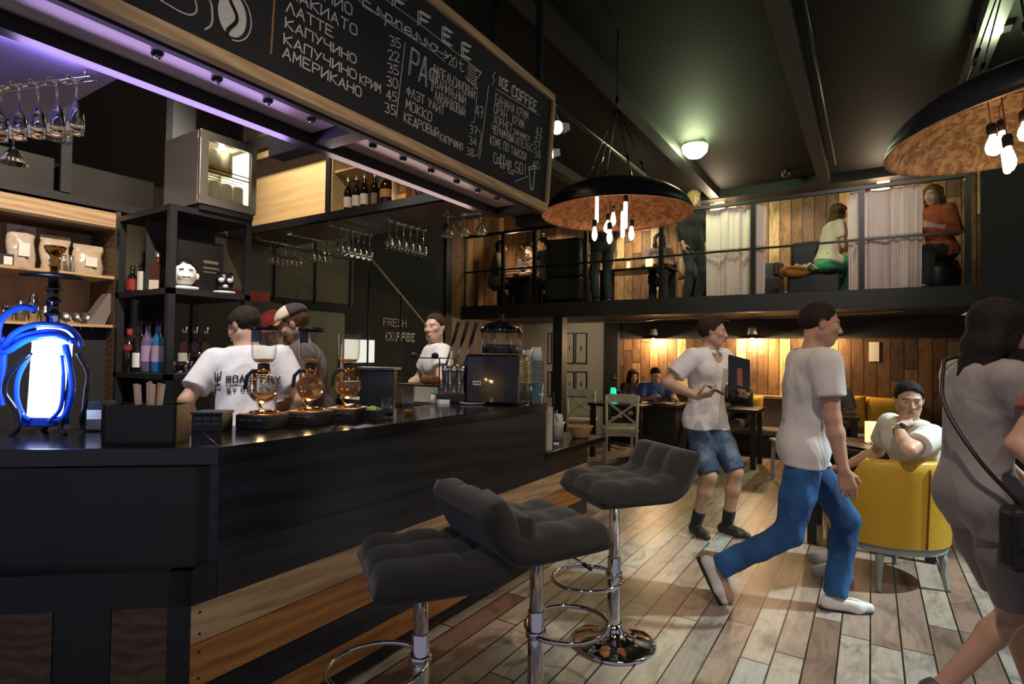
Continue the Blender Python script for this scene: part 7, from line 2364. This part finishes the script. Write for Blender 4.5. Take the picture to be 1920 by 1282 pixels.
    # ---------------- shoes
    if shoe and legs:
        for an, to, kn_ in ((ra, rtoe, rk), (la, ltoe, lk)):
            tv = Vector(to).normalized()
            # sole normal: up, tilted with the toe direction
            sd = tv.cross(Vector((0, 0, 1))).normalized(); un = sd.cross(tv)
            hl = an - un * .045 * s - tv * .045 * s; tp_ = an - un * .052 * s + tv * .165 * s
            ball_ = an - un * .052 * s + tv * .10 * s
            F = Field(np.minimum(A(hl), A(tp_)) - .09, np.maximum(A(hl), A(tp_)) + .11, min(res, .007))
            F.cone(hl, ball_ , .036 * s, .040 * s, .02); F.cone(ball_ , tp_, .040 * s, .028 * s, .02)
            F.cone(ball_ + sd * .012, ball_ - sd * .012, .036 * s, .036 * s, .02)
            F.cone(an - un * .02 * s - tv * .02 * s, an - un * .035 * s + tv * .06 * s, .038 * s, .036 * s, .02)
            F.plane(an + un * (-.005 if shoe == 'loafer' else .012) * s, un + tv * .15)
            F.plane(an - un * .082 * s, -un)
            o = field_object('shoe', F, mat('shoe_' + shoecol.strip('#'), shoecol, .5), root, None, 1)
            m = MB()
            outl = [(-.088, 0), (-.08, .026), (-.03, .034), (.06, .042), (.12, .043), (.17, .03), (.192, 0), (.17, -.03), (.12, -.043), (.06, -.042), (.0, -.034), (-.08, -.026)]
            pts_ = [an - un * .074 * s + tv * (x_ * s) + sd * (y_ * s) for x_, y_ in outl]
            n_ = len(pts_)
            vs = pts_ + [p_ - un * .014 * s for p_ in pts_]
            m.add(vs, [tuple(range(n_)), tuple(reversed(range(n_, 2 * n_)))] + [(i, n_ + i, n_ + (i + 1) % n_, (i + 1) % n_) for i in range(n_)])
            m.build('sole', mat('sole_dark', '#2a2724', .7) if shoe != 'sneaker' else mat('sole_pale', '#cfcac2', .6), o)
            if shoe == 'loafer':
                m = MB(); m.ball(an - un * .028 * s + tv * .05 * s, (.026 * s, .03 * s, .012 * s), 12, 8)
                m.build('elastic_side', mat('loafer_elastic', '#23242c', .8), o)
            if shoe == 'sneaker':
                m = MB()
                for q in range(4):
                    c_ = an - un * (.012 + .007 * q) * s + tv * (.045 + .02 * q) * s
                    m.tube([c_ - sd * .022 * s, c_ + un * .008 * s, c_ + sd * .022 * s], .0032, 5)
                m.build('laces', PAPER, o)
    root['joints'] = 0
    del root['joints']
    J = dict(P=P, nb=nb, chest=chest, waist=waist, hp=hp, HM=HM, hs=hs, rw=rw, lw=lw, rel=rel_, lel=lel, rs=rs, ls=lsd, right=right, fwd=fwd, up=up2, s=s, rk=rk, lk=lk)
    return root, J


def cap_hat(root, J, crown, brimcol, name='cap', brim_dir=None):
    hp, HM, hs = J['hp'], J['HM'], J['hs']
    m = MB()
    P = []
    for j in range(8):
        t = j / 7 * PI / 2
        P.append([hp(.091 * math.cos(t) * math.cos(a), -.012 + .111 * math.cos(t) * math.sin(a), .052 + .085 * math.sin(t)) for a in [2 * PI * i / 28 for i in range(28)]])
    m.grid(P, closed_u=True)
    o = m.build(name, crown, root, solid=.004)
    m = MB()
    P = []
    for j in range(6):
        v = j / 5
        P.append([hp(.088 * math.sin(a) * (1 - .05 * v), -.012 + .108 * math.cos(a) + .075 * v * (math.cos(a) ** .8), .052 - .012 * v - .014 * math.sin(a) ** 2 * v) for a in [-1.15 + 2.3 * i / 20 for i in range(21)]])
    m.grid(P)
    m.build('brim', brimcol, o, solid=.005)
    return o

# ================================================================ the people
def local(loc, heading, w):
    a = math.atan2(-heading[0], heading[1])
    d = Vector(w) - Vector(loc)
    return Vector((d.x * math.cos(a) + d.y * math.sin(a), -d.x * math.sin(a) + d.y * math.cos(a), d.z))
CR = Vector((_r0.x, _r0.y, 0)); CF_ = Vector((-math.sin(YAW), math.cos(YAW), 0))    # to the right of the picture, into the room
def hd(r, f):
    v = CR * r + CF_ * f
    return (v.x, v.y)
WHITE_T = cloth('white_cotton', '#e6e2df')
DENIM = NT('blue_denim')
tc = DENIM.node('ShaderNodeTexCoord'); n1 = DENIM.noise(tc.outputs['Object'], 3.0, 3, .6); n2 = DENIM.noise(tc.outputs['Object'], 160, 2, .5)
DENIM.link(DENIM.mix(1.0, DENIM.ramp(n1, [(.3, '#14305c'), (.7, '#2f6da8')]), DENIM.ramp(n2, [(.3, (.75, .75, .75)), (.7, (1.1, 1.1, 1.1))]), 'MULTIPLY'), DENIM.b.inputs['Base Color'])
DENIM.b.inputs['Roughness'].default_value = .85; wrinkle(DENIM, .5)
FADED = NT('faded_denim')
tc = FADED.node('ShaderNodeTexCoord'); n1 = FADED.noise(tc.outputs['Object'], 5.0, 4, .6); n2 = FADED.noise(tc.outputs['Object'], 160, 2, .5)
FADED.link(FADED.mix(1.0, FADED.ramp(n1, [(.3, '#25364e'), (.55, '#46617f'), (.75, '#8aa0b4')]), FADED.ramp(n2, [(.3, (.75, .75, .75)), (.7, (1.1, 1.1, 1.1))]), 'MULTIPLY'), FADED.b.inputs['Base Color'])
FADED.b.inputs['Roughness'].default_value = .85; wrinkle(FADED, .5)
SK1, SK2, SK3 = (.56, .33, .22), (.50, .28, .18), (.62, .40, .29)

# striding man
loc = Vector((-0.345, 3.575, 0))
MARL = NT('marl_cotton')
tc = MARL.node('ShaderNodeTexCoord'); n1 = MARL.noise(tc.outputs['Object'], 4.5, 3, .5)
MARL.link(MARL.ramp(n1, [(.42, '#d6d2cc'), (.58, '#cfcbc5'), (.66, '#9ea3a1'), (.72, '#7d8583')]), MARL.b.inputs['Base Color']); MARL.b.inputs['Roughness'].default_value = .9; wrinkle(MARL, .5)
wk, J = person('man in a pale T-shirt and blue jeans striding to the right', loc, (0.96, 0.28), 1.80, 'm', pelvis=(0, .02, .90), lean=(5, 0), twist=8, head=(-4, -6, 0),
    rhand=(.25, .17, .77), lhand=(-.20, .02, .78), rpole=(.2, -1, -.3), lpole=(-.2, -1, -.2), rcurl=.45, lcurl=.5, rhd=(-.02, .22, -1), rpalm=(-1, .1, 0),
    lfoot=(-.07, .20, 0), rfoot=(.07, -.43, .13), rknee=(.05, 1, -.2), lknee=(-.05, 1, 0), ltoe=(-.08, 1, 0), rtoe=(.05, .45, -.88),
    skin=SK2, haircol='#2a211c', hair='crop', top='shirt', topcol=MARL.m, sleeve=.62, hem=-.08, bottom='trousers', botcol=DENIM.m, shoe='loafer', shoecol='#e4e2dc', res=.0078, stubble=.25)

# waiter
loc = Vector((-1.15, 4.74, 0))
H_w = hd(.45, -1)
wt, J = person('man in a white polo and denim shorts carrying a dark menu folder', loc, H_w, 1.80, 'm', pelvis=(0, 0, .91), lean=(4, 0), twist=6, head=(38, -4, 0),
    rhand=(.26, .20, 1.11), lhand=(-.20, .24, 1.12), rpole=(1, -.9, -.3), lpole=(-1, -.6, -.5), rhd=(-.45, .85, .25), lhd=(.75, .45, .0), rpalm=(-.4, -.2, 1), lpalm=(.1, -.1, 1), rcurl=.65, lcurl=.35,
    rfoot=(.12, .04, 0.0), lfoot=(-.11, .14, 0), rknee=(.1, 1, 0), lknee=(-.1, 1, 0), rtoe=(.25, 1, 0), ltoe=(-.25, 1, 0),
    skin=SK1, haircol='#3a281c', hair='quiff', top='polo_shirt', topcol=WHITE_T, sleeve=.68, collar=True, hem=-.07, openneck=.35, bottom='shorts', botcol=FADED.m, shoe='sneaker', shoecol='#35312f', sock=cloth('black_sock', '#1d1d20'), res=.0078)
for a_ in ('rw',):
    pass
fo = thing('menu_folder', 'dark menu folder held against the chest by the man in the white polo', 'menu')
fo.parent = None
ang = math.atan2(-H_w[0], H_w[1])
def wl(l, h, p):
    a = math.atan2(-h[0], h[1])
    return Vector((p[0] * math.cos(a) - p[1] * math.sin(a), p[0] * math.sin(a) + p[1] * math.cos(a), p[2])) + Vector(l)
fo.location = wl(loc, H_w, (-.10, .265, 1.27)); fo.rotation_euler = Euler((.18, -.18, ang), 'XYZ')
MB().bb(-.11, .11, -.008, .008, -.15, .15).build('cover', mat('menu_black', '#1b1a1c', .35), fo, bevel=.002)
m = MB(); m.bb(-.025, .03, .0082, .0092, -.08, .06)
m.build('cover_print', mat('menu_print', '#8a4a38', .5), fo)
m = MB(); m.bb(-.09, .09, -.0115, -.0083, -.13, .13); m.build('inner_page', PAPER, fo)
ph = thing('phone', 'small dark phone in the right hand of the man in the white polo', 'phone')
ph.location = wl(loc, H_w, (.185, .315, 1.165)); ph.rotation_euler = Euler((1.1, 0, ang + .5))
MB().bb(-.035, .035, -.004, .004, -.065, .065).build('body', BLACK, ph, bevel=.002)

# man in the yellow chair
loc = Vector((0.245, 4.50, 0)); Hs = hd(-1, .30)
EL = local(loc, Hs, (0.0, 4.165, .93))
sm, J = person('man sitting sideways in the yellow tub chair, chin on his watch hand', loc, Hs, 1.66, 'm', pelvis=(0, 0.0, .515), lean=(3, -9), bend=6, twist=20, head=(62, -4, -4),
    lhand=local(loc, Hs, atd(1683, 800, 3.50)), lpole=local(loc, Hs, atd(1640, 850, 3.3)) - Vector((-.17, 0, .95)), lhd=(.35, -.75, .45), lpalm=(.5, .2, -.6), lcurl=1.0,
    rhand=(.22, .36, .66), rpole=(.8, -.6, -.5), rhd=(0, 1, -.2), rpalm=(0, 0, -1), rcurl=.5,
    rfoot=(.16, .42, 0), lfoot=(-.10, .46, 0), rknee=(.2, 1, 1), lknee=(-.1, 1, 1), skin=SK1, haircol='#1d1715', hair='short', top='shirt', topcol=cloth('ivory_cotton', '#dcd9cf'), sleeve=.62, hem=-.05,
    bottom='trousers', botcol=cloth('dark_trousers', '#22242c'), shoe='sneaker', shoecol='#d9d8d4', res=.0072, stubble=.12)
m = MB(); d_ = (J['lw'] - J['lel']).normalized(); c_ = J['lw'] - d_ * .035
m.lathe([(.033, -.012), (.036, -.012), (.036, .012), (.033, .012)], c_, n=24, axis=d_)
w_ = m.build('wristwatch', STEEL, sm)
x_, y_, z_ = frame_from(d_)
m = MB(); dn = (x_ * .3 - y_ * .95); dn = (Vector((-.9, -.2, .1)) - d_ * Vector((-.9, -.2, .1)).dot(d_)).normalized()
m.cyl(c_ + dn * .033, c_ + dn * .044, .021, n=20); m.build('dial', mat('watch_dial', '#16181c', .2), w_)

# woman in the foreground on the right
p = atd(1830, 900, 2.28); loc = Vector((p.x, p.y, 0)); Hf = hd(1, -.10)
TAUPE = cloth('taupe_linen', '#8d8580')
fw_, J = person('woman with long dark hair in a grey tunic striding at the right edge', loc, Hf, 1.70, 'f', pelvis=(0, 0, .88), lean=(0, 0), bend=5, head=(-10, -22, 0),
    rhand=(.10, .34, .98), lhand=(-.20, .30, .92), rpole=(.4, -1, -.5), lpole=(-.5, -1, -.4), rcurl=.7, lcurl=.7, rhd=(-.35, .9, .1),
    rfoot=(.06, -.16, .06), lfoot=(-.06, .26, 0), rtoe=(.0, .9, -.40), ltoe=(0, 1, 0), rknee=(0, 1, 0), lknee=(0, 1, 0),
    skin=SK2, haircol='#1c1512', hair='longhair', top='tunic', topcol=TAUPE, sleeve=.95, hem=-.16, openneck=.6, bottom='shorts', botcol=cloth('taupe_skirt', '#7a716b'), shoe='loafer', shoecol='#55504e', res=.0078, bulk=.90)
m = MB()
sp_ = []
for q in range(25):
    a = 2 * PI * q / 24
    c_ = J['waist'] + J['up'] * .10
    e1 = (J['right'] * .23 * math.cos(a) * 1.0 + (J['up'] * .34) * math.sin(a) * 1)
    sp_.append(c_)
path = [J['ls'] + J['up'] * .065 + J['right'] * .06, J['chest'] + J['fwd'] * .165 - J['right'] * .02, J['waist'] + J['fwd'] * .155 + J['right'] * .09, J['P'] + J['right'] * .21 + J['fwd'] * .08 + Vector((0, 0, .02))]
tag(None or thing('shoulder_bag', 'black shoulder bag on a thin strap against the striding woman', 'bag', (0, 0, 0)), None)
sb = bpy.data.objects['shoulder_bag']
A_ = math.atan2(-Hf[0], Hf[1]); sb.location = loc; sb.rotation_euler = (0, 0, A_)
path2 = [J['ls'] + J['up'] * .06 + J['right'] * .05 - J['fwd'] * .10, J['chest'] - J['fwd'] * .155 + J['right'] * .02, J['waist'] + J['right'] * .17 - J['fwd'] * .11, J['P'] + J['right'] * .22 + J['fwd'] * .02]
m = MB(); m.tube(smoothpath(path, 8), .008, 6); m.tube(smoothpath(path2, 8), .008, 6); m.tube(smoothpath([path2[0], J['ls'] + J['up'] * .095 + J['right'] * .055, path[0]], 4), .008, 6)
m.build('strap', LEATH, sb)
bc = J['P'] + J['right'] * .25 + J['fwd'] * .06 - Vector((0, 0, .10))
MB().box(bc, (.10, .26, .24)).build('bag_body', LEATH, sb, bevel=.03, seg=3)
MB().box(bc + Vector((.053, 0, .04)), (.012, .25, .12)).build('flap', LEATH, sb, bevel=.005)
# person at the very edge, nearer
p = atd(2085, 900, 2.0); loc = Vector((p.x, p.y, 0)); He = hd(-.4, -1)
ed, J = person('person in a rust orange top and black trousers cut off by the right edge', loc, He, 1.66, 'f', pelvis=(0, 0, .88), lean=(3, 0), head=(10, -15, 0),
    rhand=(.16, .22, .98), lhand=(-.2, .2, 1.0), rpole=(1, -.4, -.5), lpole=(-1, -.4, -.5), skin=SK2, haircol='#191412', hair='longhair', top='blouse', topcol=cloth('rust_cotton', '#8f4630'), sleeve=.55, hem=-.06, openneck=.3,
    bottom='trousers', botcol=cloth('black_trousers', '#1b1b20'), shoe='loafer', shoecol='#3b3b42', res=.010)

# baristas
p = at(464, 640, X=-2.98); loc = Vector((p.x, p.y, 0)); H1_ = hd(-.42, 1)
b1, J = person('barista seen from behind, white T-shirt with black lettering on the back', loc, H1_, 1.74, 'm', pelvis=(0, 0, .90), lean=(8, 0), bend=10, twist=-12, head=(58, -22, 0),
    lhand=(-.27, .12, .90), rhand=(.24, .14, .94), lpole=(-.6, -.8, 0), rpole=(.5, -.8, 0), lhd=(-.2, .9, -.2), rhd=(0, 1, -.2), lcurl=.5, rcurl=.5, lpalm=(0, 0, -1), rpalm=(0, 0, -1), skin=SK1, haircol='#31241b', hair='short', top='shirt', topcol=WHITE_T, sleeve=.72, hem=-.16,
    bottom='trousers', botcol=cloth('black_trousers', '#1b1b20'), shoe=None, res=.0075, bulk=1.0)
m = MB(); d_ = (J['rw'] - J['rel']).normalized(); c_ = J['rw'] - d_ * .03
m.lathe([(.034, -.012), (.037, -.012), (.037, .012), (.034, .012)], c_, n=20, axis=d_); m.build('wristband', PAPER, b1)
# lettering laid onto the shirt back
from mathutils.bvhtree import BVHTree
sh_ = [c for c in b1.children if c.name.startswith('shirt')][0]
bv = BVHTree.FromPolygons([v.co.copy() for v in sh_.data.vertices], [tuple(p.vertices) for p in sh_.data.polygons])
bk, rt_, up_ = -J['fwd'], J['right'], J['up']
m = MB()
o = J['chest'] + bk * .4 + up_ * .0
write(m, 'ROASTERY', o + rt_ * -.075 + up_ * -.045, rt_, up_, .024, .036, gap=.45, sw=.0065, wob=0, rng=random.Random(1))
write(m, 'BY ODESSA', o + rt_ * -.07 + up_ * -.10, rt_, up_, .017, .022, gap=.75, sw=.0045, wob=0, rng=random.Random(1))
write(m, 'THE', o + rt_ * -.112 + up_ * -.085, up_, -rt_, .030, .036, gap=.35, sw=.0075, wob=0, rng=random.Random(1))
stroke(m, [o + rt_ * -.075 + up_ * -.06, o + rt_ * .04 + up_ * -.068, o + rt_ * .17 + up_ * -.06], bk, .003)
nv_ = []
for i, v in enumerate(m.v):
    v = Vector(v)
    off = (v - o).dot(bk)
    hit = bv.ray_cast(v, -bk)
    nv_.append(hit[0] + bk * (.005 + max(0, off)) if hit[0] is not None else v - bk * .28)
m.v = [tuple(v) for v in nv_]
m.build('back_lettering', mat('print_black', '#1a1a1d', .8), sh_)

p = at(524, 640, X=-3.72); loc = Vector((p.x, p.y, 0))
b2, J = person('barista in a red cap hidden behind the first syphon brewer', loc, hd(.1, -1), 1.76, 'm', pelvis=(0, 0, .90), lean=(6, 0), bend=8, head=(0, -18, 0), lhand=(-.22, .2, 1.0), rhand=(.22, .2, 1.0),
    skin=SK3, haircol='#2a1d16', hair='cap', top='shirt', topcol=WHITE_T, sleeve=.65, hem=-.1, bottom='trousers', botcol=cloth('black_trousers', '#1b1b20'), shoe=None, res=.010)
cap_hat(b2, J, cloth('red_cap_cloth', '#8e1d1f'), cloth('red_cap_cloth', '#8e1d1f'))
p = at(598, 620, X=-3.08); loc = Vector((p.x, p.y, 0))
b3, J = person('barista in a cream and brown trucker cap looking down to the left', loc, hd(-1, -.25), 1.78, 'm', pelvis=(0, 0, .91), lean=(5, 0), bend=8, head=(-4, -22, 0), lhand=(-.16, .28, 1.05), rhand=(.16, .28, 1.05), lcurl=.8, rcurl=.8,
    skin=SK1, haircol='#5a4029', hair='short', top='shirt', topcol=cloth('brown_cotton', '#5e4c46'), sleeve=.65, hem=-.1, bottom='trousers', botcol=cloth('black_trousers', '#1b1b20'), shoe=None, res=.0075, stubble=.75, bulk=.95)
c_ = cap_hat(b3, J, cloth('cream_cap_cloth', '#d9c8a8'), cloth('tan_cap_cloth', '#b98a56'))
m = MB()
P_ = []
hp_, hs_ = J['hp'], J['hs']
for j in range(8):
    t = j / 7 * PI / 2
    P_.append([hp_(.0935 * math.cos(t) * math.cos(a), -.014 + .1135 * math.cos(t) * math.sin(a), .052 + .087 * math.sin(t)) for a in [PI * 1.02 + PI * .96 * i / 20 for i in range(21)]])
m.grid(P_); m.build('mesh_back', cloth('dark_mesh', '#3a302a'), c_, solid=.003)
p = at(826, 640, X=-3.18); loc = Vector((p.x, p.y, 0))
b4, J = person('smiling man in a white T-shirt behind the glass case', loc, hd(-1, -.42), 1.80, 'm', pelvis=(0, 0, .92), lean=(3, 0), head=(38, 2, 3), lhand=(-.26, .3, 1.07), rhand=(.2, .3, 1.07), lpole=(-1, -.5, -.3), rpole=(1, -.5, -.3),
    skin=SK3, haircol='#3a291d', hair='short', top='shirt', topcol=WHITE_T, sleeve=.6, hem=-.1, bottom='trousers', botcol=cloth('black_trousers', '#1b1b20'), shoe=None, res=.0075, bulk=1.0, stubble=.2)

# on the bench under the gallery
SEATP = dict(rfoot=(.12, .46, 0), lfoot=(-.12, .46, 0), rknee=(.1, 1, 1), lknee=(-.1, 1, 1))
def seated(label, x, y, z, heading, h, sex, seat=.47, **k):
    a = dict(SEATP); a.update(dict(pelvis=(0, 0, seat), rhand=(.14, .34, seat + .22), lhand=(-.14, .34, seat + .22), res=.0115, shoe='loafer', shoecol='#2a2a2e', bottom='trousers', botcol=cloth('dark_trousers', '#22242c')))
    a.update(k)
    return person(label, Vector((x, y, z)), heading, h, sex, **a)
BLUEP = cloth('blue_polo_cloth', '#2c4a86'); BLK = cloth('black_cloth', '#1c1b1e')
X_ = lambda u, v, Y: at(u, v, Y=Y)
p = X_(1221, 730, 8.5)
seated('man in a blue polo reading a menu on the bench', p.x, 8.5, 0, hd(.1, -1), 1.66, 'm', .50, skin=SK1, hair='crop', haircol='#241a15', top='polo_shirt', topcol=BLUEP, collar=True, sleeve=.7, hem=-.05, lean=(14, 0), head=(0, -22, 0), lhand=(-.22, .42, .80), rhand=(.16, .42, .80), res=.010)
p = X_(1180, 740, 8.92)
seated('dark-haired woman beside the man in blue on the bench', p.x, 8.92, 0, hd(.25, -1), 1.54, 'f', .49, skin=SK1, hair='longhair', haircol='#1a1412', top='blouse', topcol=BLK, sleeve=1.6, hem=-.05, lean=(12, 0), head=(-5, -14, 0))
p = X_(1392, 720, 8.55)
seated('dark figure in black sitting just right of the waiter', p.x, 8.55, 0, hd(-.9, -.4), 1.66, 'm', .50, skin=SK2, hair='short', haircol='#17120f', top='shirt', topcol=BLK, sleeve=1.6, hem=-.05, lean=(10, 0), head=(5, -10, 0), botcol=cloth('grey_trousers', '#77756f'))
p = X_(1556, 720, 8.62)
seated('person in grey on the bench with a hand raised to the face', p.x, 8.62, 0, hd(-.3, -1), 1.70, 'm', .50, skin=SK2, hair='crop', haircol='#17120f', top='shirt', topcol=cloth('grey_shirt', '#6d675f'), sleeve=.8, hem=-.05, lean=(8, 0), head=(5, -8, 0), rhand=(.06, .24, 1.02), rpole=(1, .2, -.6), rhd=(-.2, -.2, 1))

# on the gallery
p = X_(928, 520, 7.85)
seated('woman with long black hair at the left end of the gallery, facing right', p.x, 7.85, ZM, hd(1, -.1), 1.60, 'f', .42, skin=SK1, hair='longhair', haircol='#15110f', top='blouse', topcol=cloth('olive_print', '#4d4636'), sleeve=.9, hem=-.05, lean=(8, 0), head=(0, -4, 0))
p = X_(987, 500, 8.75)
seated('laughing woman with dark hair facing the camera on the gallery', p.x, 8.75, ZM, hd(.3, -1), 1.62, 'f', .44, skin=SK3, hair='bun', haircol='#1a1412', top='blouse', topcol=BLK, sleeve=1.5, hem=-.05, lean=(4, 0), head=(-8, 2, -6))
p = X_(1026, 500, 8.35)
seated('short-haired man in profile facing left on the gallery', p.x, 8.35, ZM, hd(-1, -.1), 1.66, 'm', .46, skin=SK1, hair='short', haircol='#1d1512', top='shirt', topcol=BLK, sleeve=.8, hem=-.05, lean=(6, 0), head=(0, -4, 0), rhand=(.1, .34, .80), lhand=(-.1, .3, .98))
p = X_(1130, 520, 7.85)
person('dark-clad man standing on the gallery with his back to the room', Vector((p.x, 7.85, ZM)), hd(-.2, 1), 1.74, 'm', skin=SK1, hair='short', haircol='#1a1512', top='shirt', topcol=BLK, sleeve=1.7, hem=-.12, bottom='trousers', botcol=cloth('dark_trousers', '#22242c'), shoe='loafer', shoecol='#2a2a2e', res=.012, rhand=(.20, .2, .98))
p = X_(1236, 480, 8.85)
seated('woman with long hair on the gallery under the copper pendant', p.x, 8.85, ZM, hd(-.2, -1), 1.62, 'f', .46, skin=SK1, hair='longhair', haircol='#2a1d16', top='blouse', topcol=cloth('plum_cloth', '#40323a'), sleeve=1.5, hem=-.05, head=(8, -6, 0))
p = X_(1298, 480, 8.05)
person('blond person in black standing beside the left curtain', Vector((p.x, 8.05, ZM)), hd(.35, -1), 1.60, 'f', skin=SK1, hair='longhair', haircol='#a58a5c', top='jumper', topcol=BLK, sleeve=1.8, hem=-.12, bottom='trousers', botcol=cloth('dark_trousers', '#22242c'), shoe='loafer', shoecol='#2a2a2e', res=.012, head=(10, -6, 0))
p = X_(1548, 500, 8.0)
MINT = cloth('mint_cotton', '#55b98c')
seated('girl in mint green trousers and a cream top on the gallery', p.x, 7.99, ZM, hd(1, -.12), 1.60, 'f', .44, skin=SK1, hair='longhair', haircol='#4a3524', top='blouse', topcol=cloth('cream_cotton', '#d3c9ac'), sleeve=.6, hem=.0, lean=(12, 0), head=(-6, -16, 0), botcol=MINT, rfoot=(.06, .40, 0), lfoot=(-.05, .25, 0), rhand=(.08, .36, .62), lhand=(-.08, .38, .62), res=.010)
p = X_(1766, 500, 8.15)
seated('woman in an orange patterned blouse on the gallery, right end', p.x, 8.15, ZM, hd(-.85, -.3), 1.66, 'f', .50, skin=SK3, hair='longhair', haircol='#7a5a3a', top='blouse', topcol=mat('orange_print_cloth', '#a9573a', .9, noise=.5, nscale=22), sleeve=1.6, hem=-.05, lean=(12, 0), head=(0, -6, 0), botcol=BLK, rhand=(.12, .34, .72), lhand=(-.14, .34, .74), res=.010)
